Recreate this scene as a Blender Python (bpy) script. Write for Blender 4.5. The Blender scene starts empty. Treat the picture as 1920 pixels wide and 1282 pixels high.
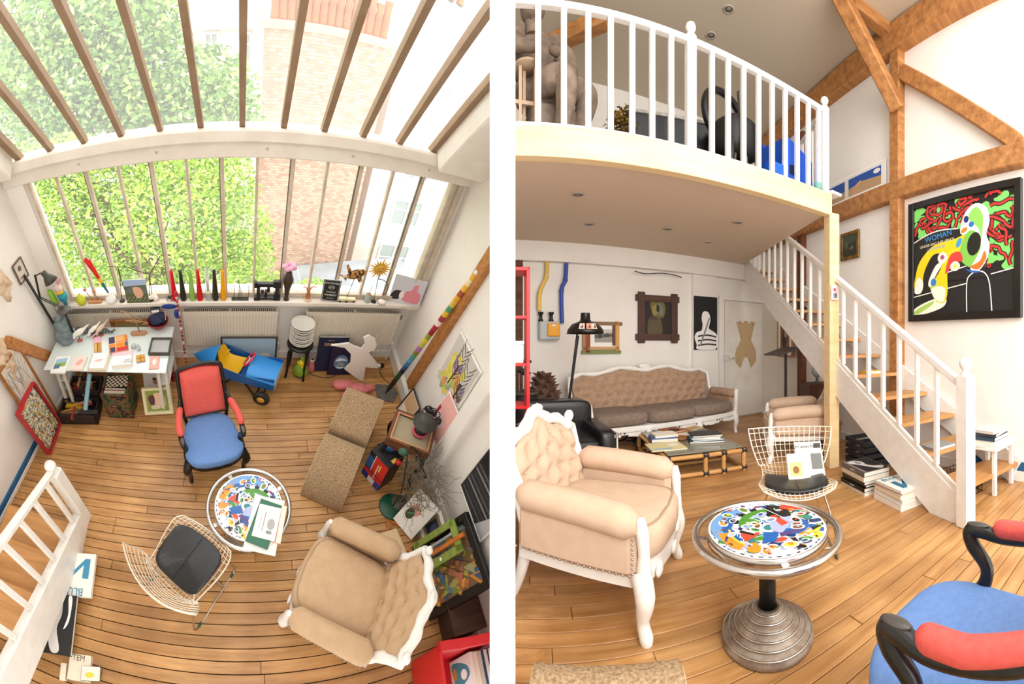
import bpy, bmesh, random
from math import sin, cos, tan, pi, radians, atan2, hypot, sqrt
from mathutils import Matrix, Vector

random.seed(7)
SC = bpy.context.scene
COL = SC.collection
R = radians

# ------------------------------------------------------------------ camera, sky, exposure
# A cylindrical panorama lens: straight uprights, about 149 degrees across, so that both ends of the studio are in view.
FX, FY, CAMZ = 740.0, 710.0, 1.33
cd = bpy.data.cameras.new('camera')
cam = bpy.data.objects.new('camera', cd)
COL.objects.link(cam)
cd.type = 'PANO'
cd.panorama_type = 'CENTRAL_CYLINDRICAL'
cd.central_cylindrical_range_u_min = -960 / FX
cd.central_cylindrical_range_u_max = 960 / FX
cd.central_cylindrical_range_v_min = -641 / FY
cd.central_cylindrical_range_v_max = 641 / FY
cd.central_cylindrical_radius = 1.0
cd.clip_start, cd.clip_end = 0.01, 200
cam.location = (0, 0, CAMZ)
cam.rotation_euler = (R(90), 0, 0)
SC.camera = cam

w = bpy.data.worlds.new('overcast_sky')
SC.world = w
w.use_nodes = True
w.node_tree.nodes['Background'].inputs[0].default_value = (1.0, 0.985, 0.96, 1)
w.node_tree.nodes['Background'].inputs[1].default_value = 3.0
SC.view_settings.view_transform = 'Standard'
SC.view_settings.look = 'None'
SC.view_settings.exposure = 0.28
SC.view_settings.gamma = 1.0
SC.view_settings.use_curve_mapping = False
SC.cycles.max_bounces = 8
SC.cycles.transparent_max_bounces = 16
SC.cycles.use_denoising = True


def area_lamp(name, loc, target, size, power, col=(1, 1, 1)):
    d = bpy.data.lights.new(name, 'AREA')
    d.shape, d.size, d.size_y, d.energy, d.color = 'RECTANGLE', size[0], size[1], power, col
    o = bpy.data.objects.new(name, d)
    COL.objects.link(o)
    o.location = loc
    o.rotation_euler = (Vector(target) - Vector(loc)).to_track_quat('-Z', 'Y').to_euler()
    return o


# daylight from the tall studio window behind the photographer, on the sofa end
area_lamp('studio_window_light', (1.2, -2.6, 3.0), (2.2, 3.6, 1.3), (4.0, 3.0), 160, (1.0, .98, .95))

# ------------------------------------------------------------------ the two ends of the studio
class Place:
    """A room end with its own floor: M takes its metres to the world, at() finds where a line of sight meets a plane in it."""
    def __init__(s, yaw, pitch, H):
        s.H = H
        s.M = Matrix.Translation((0, 0, CAMZ)) @ Matrix.Rotation(-yaw, 4, 'Z') @ Matrix.Rotation(pitch, 4, 'X') @ Matrix.Translation((0, 0, -H))
        s.Q = s.M.to_3x3()
        s.E = Vector((0, 0, H))

    def dir(s, x, y):
        a = (x - 960) / FX
        return s.Q.transposed() @ Vector((sin(a), cos(a), (641 - y) / FY))

    def at(s, x, y, h=0.0):
        d = s.dir(x, y)
        return s.E + d * ((h - s.H) / d.z)

    def plane(s, x, y, co, no):
        d = s.dir(x, y)
        return s.E + d * ((Vector(co) - s.E).dot(no) / d.dot(no))

    def px(s, p):
        q = s.Q @ (Vector(p) - s.E)
        return 960 + FX * atan2(q.x, q.y), 641 - FY * q.z / hypot(q.x, q.y)

    def zat(s, p, y):
        """The height above p at which the upright through p is seen at picture row y."""
        a, b = -2.0, 6.0
        for _ in range(50):
            m = (a + b) / 2
            if s.px((p[0], p[1], m))[1] > y: a = m
            else: b = m
        return a


A = Place((450 - 960) / FX, R(44.5), 3.5)      # the window end, seen from the mezzanine
B = Place(0, 0, CAMZ)                          # the sofa end with the stairs


# ------------------------------------------------------------------ materials
def lin(h):
    if not isinstance(h, str): return (*h, 1) if len(h) == 3 else h
    v = [int(h[i:i + 2], 16) / 255 for i in (0, 2, 4)]
    return (*[c / 12.92 if c <= .04045 else ((c + .055) / 1.055) ** 2.4 for c in v], 1)


MT = {}


def mat(col, rough=.55, metal=0., kind='', col2=None, scale=8., bump=0., name=None, **kw):
    """A Principled material; kind adds grain, cloth, mottling or a pattern between col and col2."""
    key = (col, rough, metal, kind, col2, scale, bump, tuple(sorted(kw.items())))
    if key in MT: return MT[key]
    m = bpy.data.materials.new(name or 'm_%s_%s' % (kind or 'plain', col if isinstance(col, str) else 'x'))
    m.use_nodes = True
    nt = m.node_tree
    N, Lk = nt.nodes, nt.links
    p = N['Principled BSDF']
    p.inputs['Base Color'].default_value = lin(col)
    p.inputs['Roughness'].default_value = rough
    p.inputs['Metallic'].default_value = metal
    if 'spec' in kw: p.inputs['Specular IOR Level'].default_value = kw['spec']
    if 'alpha' in kw: p.inputs['Alpha'].default_value = kw['alpha']
    if 'trans' in kw:
        p.inputs['Transmission Weight'].default_value = kw['trans']
        p.inputs['IOR'].default_value = kw.get('ior', 1.3)
    if kind:
        tc = N.new('ShaderNodeTexCoord')
        mp = N.new('ShaderNodeMapping')
        Lk.new(tc.outputs['Object'], mp.inputs['Vector'])
        fac = None
        c2 = lin(col2 or col)
        if kind in ('wood', 'plank'):
            ax = kw.get('axis', 'x')
            sc = {'x': (1, 9, 9), 'y': (9, 1, 9), 'z': (9, 9, 1)}[ax]
            mp.inputs['Scale'].default_value = [scale * q for q in sc]
            oi = N.new('ShaderNodeObjectInfo')
            ad = N.new('ShaderNodeVectorMath'); ad.operation = 'MULTIPLY_ADD'
            ad.inputs[1].default_value = (37, 53, 91)
            cb = N.new('ShaderNodeCombineXYZ')
            for q in range(3): Lk.new(oi.outputs['Random'], cb.inputs[q])
            Lk.new(cb.outputs[0], ad.inputs[0]); Lk.new(mp.outputs[0], ad.inputs[2])
            nz = N.new('ShaderNodeTexNoise'); nz.inputs['Scale'].default_value = 1; nz.inputs['Detail'].default_value = 6
            nz.inputs['Roughness'].default_value = .65
            Lk.new(ad.outputs[0], nz.inputs['Vector'])
            rp = N.new('ShaderNodeValToRGB')
            rp.color_ramp.elements[0].position, rp.color_ramp.elements[1].position = .32, .68
            rp.color_ramp.elements[0].color, rp.color_ramp.elements[1].color = c2, lin(col)
            Lk.new(nz.outputs['Fac'], rp.inputs[0])
            hs = N.new('ShaderNodeHueSaturation')
            mr = N.new('ShaderNodeMapRange')
            v = kw.get('vary', .12)
            mr.inputs['To Min'].default_value, mr.inputs['To Max'].default_value = 1 - v, 1 + v
            Lk.new(oi.outputs['Random'], mr.inputs['Value']); Lk.new(mr.outputs[0], hs.inputs['Value'])
            Lk.new(rp.outputs[0], hs.inputs['Color'])
            out, fac = hs.outputs[0], nz.outputs['Fac']
            if kind == 'plank':      # worn, darker marks in the varnish
                n2 = N.new('ShaderNodeTexNoise'); n2.inputs['Scale'].default_value = 2.2; n2.inputs['Detail'].default_value = 4
                ge = N.new('ShaderNodeNewGeometry'); Lk.new(ge.outputs['Position'], n2.inputs['Vector'])
                r2 = N.new('ShaderNodeValToRGB')
                r2.color_ramp.elements[0].position, r2.color_ramp.elements[1].position = .38, .62
                r2.color_ramp.elements[0].color, r2.color_ramp.elements[1].color = (.72, .66, .6, 1), (1, 1, 1, 1)
                Lk.new(n2.outputs['Fac'], r2.inputs[0])
                mx = N.new('ShaderNodeMix'); mx.data_type = 'RGBA'; mx.blend_type = 'MULTIPLY'; mx.inputs[0].default_value = 1
                Lk.new(out, mx.inputs[6]); Lk.new(r2.outputs[0], mx.inputs[7])
                out = mx.outputs[2]
            Lk.new(out, p.inputs['Base Color'])
        elif kind == 'brick':
            bt = N.new('ShaderNodeTexBrick')
            bt.inputs['Color1'].default_value, bt.inputs['Color2'].default_value = lin(col), c2
            bt.inputs['Mortar'].default_value = lin(kw.get('mortar', 'd8c8b8'))
            bt.inputs['Scale'].default_value = scale
            bt.inputs['Mortar Size'].default_value = .03
            mp.inputs['Rotation'].default_value = (R(90), 0, 0)
            Lk.new(mp.outputs[0], bt.inputs['Vector'])
            Lk.new(bt.outputs['Color'], p.inputs['Base Color'])
            fac = bt.outputs['Fac']
        elif kind in ('checker', 'cells', 'wave', 'blot', 'dots'):
            mp.inputs['Scale'].default_value = kw.get('sc3', (1, 1, 1))
            if kind == 'checker':
                t = N.new('ShaderNodeTexChecker'); t.inputs['Scale'].default_value = scale; o_ = t.outputs['Fac']
            elif kind == 'wave':
                t = N.new('ShaderNodeTexWave'); t.inputs['Scale'].default_value = scale
                t.inputs['Distortion'].default_value = kw.get('dist', 1.); o_ = t.outputs['Fac']
            elif kind == 'blot':
                t = N.new('ShaderNodeTexNoise'); t.inputs['Scale'].default_value = scale; t.inputs['Detail'].default_value = 2; o_ = t.outputs['Fac']
            else:
                t = N.new('ShaderNodeTexVoronoi'); t.inputs['Scale'].default_value = scale
                o_ = t.outputs['Color'] if kind == 'cells' else t.outputs['Distance']
            Lk.new(mp.outputs[0], t.inputs['Vector'])
            rp = N.new('ShaderNodeValToRGB')
            cols = kw.get('cols') or (col, col2 or col)
            el = rp.color_ramp.elements
            rp.color_ramp.interpolation = kw.get('interp', 'CONSTANT')
            while len(el) < len(cols): el.new(1)
            lo, hi = kw.get('span', (0, 1))
            for i, c in enumerate(cols):
                el[i].position = lo + (hi - lo) * i / len(cols) if len(cols) > 1 else 0
                el[i].color = lin(c)
            Lk.new(o_, rp.inputs[0])
            Lk.new(rp.outputs[0], p.inputs['Base Color'])
            fac = o_
        else:                        # 'cloth', 'plaster', 'mottle'
            mp.inputs['Scale'].default_value = (scale,) * 3
            nz = N.new('ShaderNodeTexNoise'); nz.inputs['Scale'].default_value = 1; nz.inputs['Detail'].default_value = 5
            Lk.new(mp.outputs[0], nz.inputs['Vector'])
            rp = N.new('ShaderNodeValToRGB')
            rp.color_ramp.elements[0].position, rp.color_ramp.elements[1].position = .35, .65
            rp.color_ramp.elements[0].color, rp.color_ramp.elements[1].color = c2, lin(col)
            Lk.new(nz.outputs['Fac'], rp.inputs[0])
            Lk.new(rp.outputs[0], p.inputs['Base Color'])
            fac = nz.outputs['Fac']
        if bump and fac:
            bp = N.new('ShaderNodeBump'); bp.inputs['Strength'].default_value = bump; bp.inputs['Distance'].default_value = .01
            Lk.new(fac, bp.inputs['Height']); Lk.new(bp.outputs[0], p.inputs['Normal'])
    MT[key] = m
    return m


def window_glass(veil, tint=(1, 1, 1, 1)):
    """Thin old pane: clear, a little mirror, and a white veil painting in dust and overexposed haze."""
    key = ('pane', veil)
    if key in MT: return MT[key]
    m = bpy.data.materials.new('window_pane_glass'); m.use_nodes = True
    nt = m.node_tree; N, Lk = nt.nodes, nt.links
    N.remove(N['Principled BSDF'])
    tr = N.new('ShaderNodeBsdfTransparent'); tr.inputs[0].default_value = tint
    gl = N.new('ShaderNodeBsdfGlossy'); gl.inputs['Roughness'].default_value = .05
    di = N.new('ShaderNodeBsdfTranslucent'); di.inputs[0].default_value = (1, 1, 1, 1)  # veil colour puts dust and the overexposed outdoor haze into the pane
    a, b = N.new('ShaderNodeMixShader'), N.new('ShaderNodeMixShader')
    a.inputs[0].default_value, b.inputs[0].default_value = veil, .03
    Lk.new(tr.outputs[0], a.inputs[1]); Lk.new(di.outputs[0], a.inputs[2])
    Lk.new(a.outputs[0], b.inputs[1]); Lk.new(gl.outputs[0], b.inputs[2])
    Lk.new(b.outputs[0], N['Material Output'].inputs['Surface'])
    MT[key] = m
    return m


# ------------------------------------------------------------------ shapes
class MB:
    """Collects simple solids and links them as ONE mesh object."""
    def __init__(s, m=None, smooth=False):
        s.v, s.f, s.fm, s.fs, s.mats = [], [], [], [], []
        s.T = Matrix()
        s.sm = smooth
        s.use(m)

    def use(s, m, smooth=None):
        if m is not None:
            if m not in s.mats: s.mats.append(m)
            s.mi = s.mats.index(m)
        if smooth is not None: s.sm = smooth
        return s

    def add(s, vs, fs, smooth=None):
        b = len(s.v)
        T = s.T
        s.v.extend([tuple(T @ Vector(q)) for q in vs])
        s.f.extend([tuple(b + i for i in q) for q in fs])
        s.fm.extend([s.mi] * len(fs))
        s.fs.extend([s.sm if smooth is None else smooth] * len(fs))
        return s

    def frame(s, o, x, y, z=None):
        x, y = Vector(x), Vector(y)
        z = Vector(z) if z else x.cross(y)
        m = Matrix.Identity(4)
        for i, c in enumerate((x.normalized(), y.normalized(), z.normalized())):
            for j in range(3): m[j][i] = c[j]
        s.T = Matrix.Translation(o) @ m
        return s

    def box(s, c, d, bev=0.0, rz=0.0, rx=0.0, ry=0.0):
        x, y, z = [q / 2 for q in d]
        M4 = Matrix.Translation(c) @ Matrix.Rotation(rz, 4, 'Z') @ Matrix.Rotation(ry, 4, 'Y') @ Matrix.Rotation(rx, 4, 'X')
        if bev <= 0:
            vs = [(a * x, b * y, e * z) for e in (-1, 1) for b in (-1, 1) for a in (-1, 1)]
            fs = [(0, 2, 3, 1), (4, 5, 7, 6), (0, 1, 5, 4), (2, 6, 7, 3), (0, 4, 6, 2), (1, 3, 7, 5)]
        else:
            bev = min(bev, x * .99, y * .99, z * .99)
            vs, idx = [], {}
            for e in (-1, 1):
                for b in (-1, 1):
                    for a in (-1, 1):
                        for k in range(3):
                            q = [a * (x - bev), b * (y - bev), e * (z - bev)]
                            q[k] += (a, b, e)[k] * bev
                            idx[a, b, e, k] = len(vs); vs.append(tuple(q))
            I = idx
            fs = []
            for t in (-1, 1):
                fs.append([I[t, -1, -1, 0], I[t, 1, -1, 0], I[t, 1, 1, 0], I[t, -1, 1, 0]][::t])
                fs.append([I[-1, t, -1, 1], I[-1, t, 1, 1], I[1, t, 1, 1], I[1, t, -1, 1]][::t])
                fs.append([I[-1, -1, t, 2], I[1, -1, t, 2], I[1, 1, t, 2], I[-1, 1, t, 2]][::t])
            for a in (-1, 1):
                for b in (-1, 1):
                    g = a * b
                    fs.append([I[a, b, -1, 0], I[a, b, -1, 1], I[a, b, 1, 1], I[a, b, 1, 0]][::g])
                    fs.append([I[a, -1, b, 2], I[a, -1, b, 0], I[a, 1, b, 0], I[a, 1, b, 2]][::g])
                    fs.append([I[-1, a, b, 1], I[-1, a, b, 2], I[1, a, b, 2], I[1, a, b, 1]][::g])
                    for e in (-1, 1):
                        fs.append([I[a, b, e, 0], I[a, b, e, 1], I[a, b, e, 2]][::g * e])
        return s.add([tuple(M4 @ Vector(q)) for q in vs], fs, False)

    def bar(s, p, q, w, t=None, up=(0, 0, 1), bev=0.0):
        """A squared bar from p to q, w wide and t thick (t along up)."""
        p, q = Vector(p), Vector(q)
        t = w if t is None else t
        d = q - p
        x = d.normalized()
        u = Vector(up)
        if abs(x.dot(u)) > .98: u = Vector((0, 1, 0))
        y = u.cross(x).normalized(); z = x.cross(y)
        old = s.T
        m = Matrix.Identity(4)
        for i, c in enumerate((x, y, z)):
            for j in range(3): m[j][i] = c[j]
        s.T = old @ Matrix.Translation((p + q) / 2) @ m
        s.box((0, 0, 0), (d.length, w, t), bev)
        s.T = old
        return s

    def tube(s, pts, r, n=8, closed=False, caps=True):
        P = [Vector(q) for q in pts]
        k = len(P)
        rs = r if isinstance(r, (list, tuple)) else [r] * k
        vs, fs = [], []
        u = None
        for i in range(k):
            if closed: t = P[(i + 1) % k] - P[i - 1]
            else: t = P[min(i + 1, k - 1)] - P[max(i - 1, 0)]
            t = t.normalized() if t.length > 1e-9 else Vector((0, 0, 1))
            if u is None:
                u = t.orthogonal().normalized()
            else:
                u = (u - t * u.dot(t))
                u = u.normalized() if u.length > 1e-6 else t.orthogonal().normalized()
            v = t.cross(u)
            for j in range(n):
                a = 2 * pi * j / n
                vs.append(tuple(P[i] + (u * cos(a) + v * sin(a)) * rs[i]))
        for i in range(k if closed else k - 1):
            a, b = i * n, ((i + 1) % k) * n
            for j in range(n):
                fs.append((a + j, a + (j + 1) % n, b + (j + 1) % n, b + j))
        s.add(vs, fs, True)
        if caps and not closed:
            s.add(vs[:n], [tuple(range(n))[::-1]], False)
            s.add(vs[-n:], [tuple(range(n))], False)
        return s

    def lathe(s, prof, n=20, c=(0, 0, 0), smooth=True, sx=1., sy=1., caps=True):
        vs, fs = [], []
        for (r, z) in prof:
            for j in range(n):
                a = 2 * pi * j / n
                vs.append((c[0] + r * cos(a) * sx, c[1] + r * sin(a) * sy, c[2] + z))
        for i in range(len(prof) - 1):
            for j in range(n):
                fs.append((i * n + j, i * n + (j + 1) % n, (i + 1) * n + (j + 1) % n, (i + 1) * n + j))
        if caps and prof[0][0] > 1e-5: fs.append(tuple(range(n))[::-1])
        if caps and prof[-1][0] > 1e-5: fs.append(tuple(range((len(prof) - 1) * n, len(prof) * n)))
        return s.add(vs, fs, smooth)

    def cyl(s, c, r, h, n=20, smooth=True):
        return s.lathe([(r, 0), (r, h)], n, c, smooth)

    def ball(s, c, r, n=14, p=1.0, lump=0.0, seed=0):
        """Ellipsoid; p < 1 squares it off into a cushion, lump roughens it."""
        r = (r, r, r) if not isinstance(r, (tuple, list)) else r
        rnd = random.Random(seed)
        ph = [rnd.uniform(0, 6) for _ in range(6)]
        sg = lambda q: abs(q) ** p * (1 if q >= 0 else -1)
        vs, fs = [], []
        m = n // 2 + 1
        for i in range(m + 1):
            b = -pi / 2 + pi * i / m
            for j in range(n):
                a = 2 * pi * j / n
                q = 1 + lump * (sin(3 * a + ph[0]) * cos(2 * b + ph[1]) + .6 * sin(5 * a + ph[2]) * cos(4 * b + ph[3]))
                vs.append((c[0] + r[0] * sg(cos(a)) * sg(cos(b)) * q, c[1] + r[1] * sg(sin(a)) * sg(cos(b)) * q, c[2] + r[2] * sg(sin(b)) * q))
        for i in range(m):
            for j in range(n):
                fs.append((i * n + j, i * n + (j + 1) % n, (i + 1) * n + (j + 1) % n, (i + 1) * n + j))
        return s.add(vs, fs, True)

    def prism(s, pts, z0, z1, smooth=False):
        n = len(pts)
        ar = sum(pts[i][0] * pts[(i + 1) % n][1] - pts[(i + 1) % n][0] * pts[i][1] for i in range(n))
        if ar < 0: pts = pts[::-1]
        vs = [(x, y, z0) for x, y in pts] + [(x, y, z1) for x, y in pts]
        s.add(vs, [tuple(range(n))[::-1], tuple(range(n, 2 * n))], False)
        return s.add(vs, [(i, (i + 1) % n, n + (i + 1) % n, n + i) for i in range(n)], smooth)

    def flat(s, pts, z=0.0):
        n = len(pts)
        ar = sum(pts[i][0] * pts[(i + 1) % n][1] - pts[(i + 1) % n][0] * pts[i][1] for i in range(n))
        if ar < 0: pts = pts[::-1]
        return s.add([(x, y, z) for x, y in pts], [tuple(range(n))], False)

    def quad(s, a, b, c, d):
        return s.add([a, b, c, d], [(0, 1, 2, 3)], False)

    def grid(s, fn, nu, nv, closed_u=False):
        vs = [fn(i / (nu if closed_u else nu - 1), j / (nv - 1)) for j in range(nv) for i in range(nu)]
        fs = []
        for j in range(nv - 1):
            for i in range(nu if closed_u else nu - 1):
                fs.append((j * nu + i, j * nu + (i + 1) % nu, (j + 1) * nu + (i + 1) % nu, (j + 1) * nu + i))
        return s.add(vs, fs)

    def mesh(s, name):
        me = bpy.data.meshes.new(name)
        me.from_pydata(s.v, [], s.f)
        for m in s.mats: me.materials.append(m)
        me.polygons.foreach_set('material_index', s.fm)
        me.polygons.foreach_set('use_smooth', s.fs)
        me.update()
        return me

    def build(s, name, parent=None, label=None, kind=None):
        o = bpy.data.objects.new(name, s.mesh(name))
        COL.objects.link(o)
        if parent is not None: o.parent = parent
        if label: o['label'] = label
        if kind: o['kind'] = kind
        return o


def pose(P, o, loc=(0, 0, 0), rz=0.0, sc=1.0, rx=0.0, ry=0.0):
    o.matrix_world = P.M @ Matrix.Translation(loc) @ Matrix.Rotation(rz, 4, 'Z') @ Matrix.Rotation(ry, 4, 'Y') @ Matrix.Rotation(rx, 4, 'X') @ Matrix.Scale(sc, 4)
    return o


def tag(o, label, cat, group=None):
    o['label'], o['category'] = label, cat
    if group: o['group'] = group
    return o


def thing(P, name, label, cat, loc=(0, 0, 0), rz=0.0, group=None, sc=1.0, rx=0.0, ry=0.0):
    o = bpy.data.objects.new(name, None)
    o.empty_display_size = .05
    COL.objects.link(o)
    pose(P, o, loc, rz, sc, rx, ry)
    return tag(o, label, cat, group)


def solo(P, mb, name, label, cat, loc=(0, 0, 0), rz=0.0, group=None, sc=1.0, rx=0.0, ry=0.0):
    o = mb.build(name)
    pose(P, o, loc, rz, sc, rx, ry)
    return tag(o, label, cat, group)


def struct(P, name, mb=None, clip=0):
    if mb is None:
        o = bpy.data.objects.new(name, None); COL.objects.link(o)
    else:
        o = mb.build(name)
    o['kind'] = 'structure'
    o.matrix_world = P.M
    if clip: cut(P, o, clip)
    return o


def cut(P, o, side):
    """Trim a piece of the building at the partition between the two ends (side -1: keep the window end, 1: the sofa end)."""
    az = ((934 if side < 0 else 951) - 960) / FX
    n = P.Q.transposed() @ Vector((cos(az), -sin(az), 0))
    bm = bmesh.new(); bm.from_mesh(o.data)
    bmesh.ops.bisect_plane(bm, geom=bm.verts[:] + bm.edges[:] + bm.faces[:], plane_co=P.E, plane_no=n, clear_outer=side < 0, clear_inner=side > 0)
    bm.to_mesh(o.data); bm.free()


def copy_tree(o, parent=None):
    c = o.copy(); COL.objects.link(c)
    if parent is not None: c.parent = parent
    for ch in list(o.children): copy_tree(ch, c)
    return c


def writing(txt, m, size, parent=None, name='lettering', loc=(0, 0, 0), rot=(0, 0, 0), align='CENTER', depth=.0006):
    cu = bpy.data.curves.new(name, 'FONT')
    cu.body, cu.size, cu.align_x, cu.align_y, cu.extrude = txt, size, align, 'CENTER', depth
    cu.resolution_u = 3
    cu.materials.append(m)
    tmp = bpy.data.objects.new(name, cu)
    me = bpy.data.meshes.new_from_object(tmp)
    me.name = name
    bpy.data.objects.remove(tmp); bpy.data.curves.remove(cu)
    o = bpy.data.objects.new(name, me); COL.objects.link(o)
    o['kind'] = 'stuff'
    if parent is not None: o.parent = parent
    o.location, o.rotation_euler = loc, rot
    return o


# colours used again and again
WHITE = mat('f4f1ec', .45)
WALL = mat('f3efe9', .8, kind='plaster', col2='efeae3', scale=3, bump=.05)
WHITEWOOD = mat('f5f3ef', .35, kind='plaster', col2='eeebe5', scale=14, bump=.08)
CHROME = mat('c9c6c2', .22, 1.)
STEEL = mat('a8a29a', .35, 1., kind='mottle', col2='8a7f74', scale=30)
BLACK = mat('141312', .35)
DULLBLACK = mat('1c1a19', .6)
BLACKWOOD = mat('17130f', .3, kind='wood', col2='0c0a08', scale=6)
BLACKLEATHER = mat('121214', .33, kind='cloth', col2='1b1b1e', scale=40, bump=.12)
PAPER = mat('f6f4ee', .8)
GREY = mat('8e8c89', .5)
OAK = mat('c98c50', .5, kind='wood', col2='9a5f2c', scale=3)
TIMBER = mat('c48a50', .6, kind='wood', col2='8f5a2c', scale=1.6, bump=.3, vary=.06)
PINE = mat('f3dcae', .5, kind='wood', col2='e6c78f', scale=1.3, vary=.03)
BEIGE = mat('c4a482', .9, kind='cloth', col2='bd9d7b', scale=16, bump=.1)
CREAM = mat('d0b59d', .9, kind='cloth', col2='c9ad94', scale=16, bump=.1)
RED = mat('cc1820', .4)
# ================================================================== A: the window end
YW = 3.15                         # inner face of the window wall
XL0, XL1 = -2.27, -2.02           # left wall at y = 0 and at the window
XR0, XR1 = 1.72, 1.94             # right wall likewise
def xl(y): return XL0 + (XL1 - XL0) * y / YW
def xr(y): return XR0 + (XR1 - XR0) * y / YW
LN = Vector((YW, -(XL1 - XL0), 0)).normalized()      # left wall normal, into the room
RN = Vector((-YW, (XR1 - XR0), 0)).normalized()
def LW(x, y, off=0.0): return A.plane(x, y, Vector((XL0, 0, 0)) + LN * off, LN)
def RW(x, y, off=0.0): return A.plane(x, y, Vector((XR0, 0, 0)) + RN * off, RN)
def WW(x, y, Y=YW): return A.plane(x, y, (0, Y, 0), (0, 1, 0))
SK = Vector((0, -.6, .8))         # skylight runs up and back over the room

PLANK = mat('dcaa70', .33, kind='plank', col2='ae7d47', scale=2.4, bump=.2, vary=.13)
GAPM = mat('2e1c10', .9)
FLOOR_A = struct(A, 'floor')
mb = MB(GAPM); mb.box((-.1, 1.62, -.03), (4.5, 3.66, .02)); mb.build('subfloor', FLOOR_A)
def plank_mesh(wd):
    m = MB(PLANK); m.box((.5, 0, -.01), (1, wd - .005, .02), .0015)
    return m.mesh('plank')
PMESH = plank_mesh(.0703)
rnd = random.Random(3)
y = -.13
while y < 3.38:
    x = -2.33 - rnd.uniform(0, 1.2)
    while x < 1.98:
        ln = rnd.uniform(1.2, 2.4)
        x0, x1 = max(x, -2.33), min(x + ln, 2.02)
        if x1 - x0 > .12:
            o = bpy.data.objects.new('plank', PMESH); COL.objects.link(o); o.parent = FLOOR_A
            o.location = (x0, y, rnd.uniform(-.001, .0008)); o.scale = (x1 - x0 - .003, 1, 1)
        x += ln
    y += .0703

# walls
def wall_slab(pts, n, th, m):
    mb = MB(m)
    P = [Vector(p) for p in pts]; Q = [p - Vector(n) * th for p in P]
    k = len(P)
    mb.add([tuple(p) for p in P + Q], [tuple(range(k)), tuple(range(k, 2 * k))[::-1]] + [(i, (i + 1) % k, k + (i + 1) % k, k + i)[::-1] for i in range(k)], False)
    return mb
zt = lambda y: 2.66 + (YW - y) / .6 * .8
struct(A, 'wall_left', wall_slab([(xl(-.2), -.2, -.02), (xl(YW + .22), YW + .22, -.02), (xl(YW + .22), YW + .22, 2.66), (xl(1.2), 1.2, zt(1.2)), (xl(-.2), -.2, zt(1.2))], LN, .12, WALL))
struct(A, 'wall_right', wall_slab([(xr(-.2), -.2, -.02), (xr(YW + .22), YW + .22, -.02), (xr(YW + .22), YW + .22, 2.66), (xr(1.2), 1.2, zt(1.2)), (xr(-.2), -.2, zt(1.2))][::-1], RN, .12, WALL), clip=-1)
mb = MB(WALL)
mb.box((0, YW + .25, .48), (4.1, .2, 1.0))
mb.box((-1.95, YW + .1, 1.75), (.23, .2, 1.65)); mb.box((1.92, YW + .1, 1.75), (.16, .2, 1.65))
struct(A, 'wall_window', mb)
# the deep white sill and the transom beam
PAINT = mat('e9e2d8', .5, kind='plaster', col2='e0d6ca', scale=5, bump=.1)
mb = MB(PAINT); mb.box((0, YW + .05, 1.015), (4.0, .22, .06), .012); struct(A, 'trim_1', mb)
mb = MB(PAINT)
mb.box((0, YW + .02, 2.52), (4.0, .16, .12), .01)
mb.box((0, YW - .01, 2.63), (3.9, .2, .10), .015)
o = struct(A, 'trim_2', mb)
b = MB(mat('cdbfae', .5), True)
for x in (-1.25, -.62, .2, .85, 1.5): b.ball((x, YW - .062, 2.53), (.012, .006, .012), 8)
b.build('bolt', o, kind='stuff')

# upper skylight: sloping bars and panes
W1 = struct(A, 'window_1')
BARM = mat('9b8066', .55, kind='plaster', col2='8c7157', scale=6)
SK0 = Vector((0, YW - .03, 2.675))
xs = [-1.745 + .2935 * i for i in range(12)]
nrm = SK.cross(Vector((1, 0, 0))).normalized()     # across the slope
for i, x in enumerate(xs):
    m = MB(BARM)
    m.bar(SK0 + Vector((x, 0, 0)) - SK * .02, SK0 + Vector((x, 0, 0)) + SK * 2.3, .042 if 0 < i < 11 else .06, .06, up=nrm)
    m.build('glazing_bar', W1)
GL1 = window_glass(.14)
for i in range(11):
    m = MB(GL1)
    a, b_ = xs[i] + .02, xs[i + 1] - .02
    off = nrm * (.03 if nrm.y > 0 else -.03)
    p = [SK0 + off + Vector((a, 0, 0)), SK0 + off + Vector((b_, 0, 0)), SK0 + off + Vector((b_, 0, 0)) + SK * 2.3, SK0 + off + Vector((a, 0, 0)) + SK * 2.3]
    m.quad(*[tuple(q) for q in p]); m.build('pane', W1)
for o in W1.children: cut(A, o, -1)
# boxed rafters at both ends of the skylight
for s_, x0, x1, nm in ((-1, -2.1, -1.79, 'trim_3'), (1, 1.50, 1.93, 'trim_4')):
    m = MB(mat('efeae2', .5, kind='plaster', col2='e6dfd4', scale=5))
    xm, wd = (x0 + x1) / 2, x1 - x0
    m.bar(SK0 + Vector((xm, -.10, -.03)), SK0 + Vector((xm, -.10, -.03)) + SK * 2.3, wd, .22, up=nrm, bev=.012)
    struct(A, nm, m, clip=-1 if s_ > 0 else 0)

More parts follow.
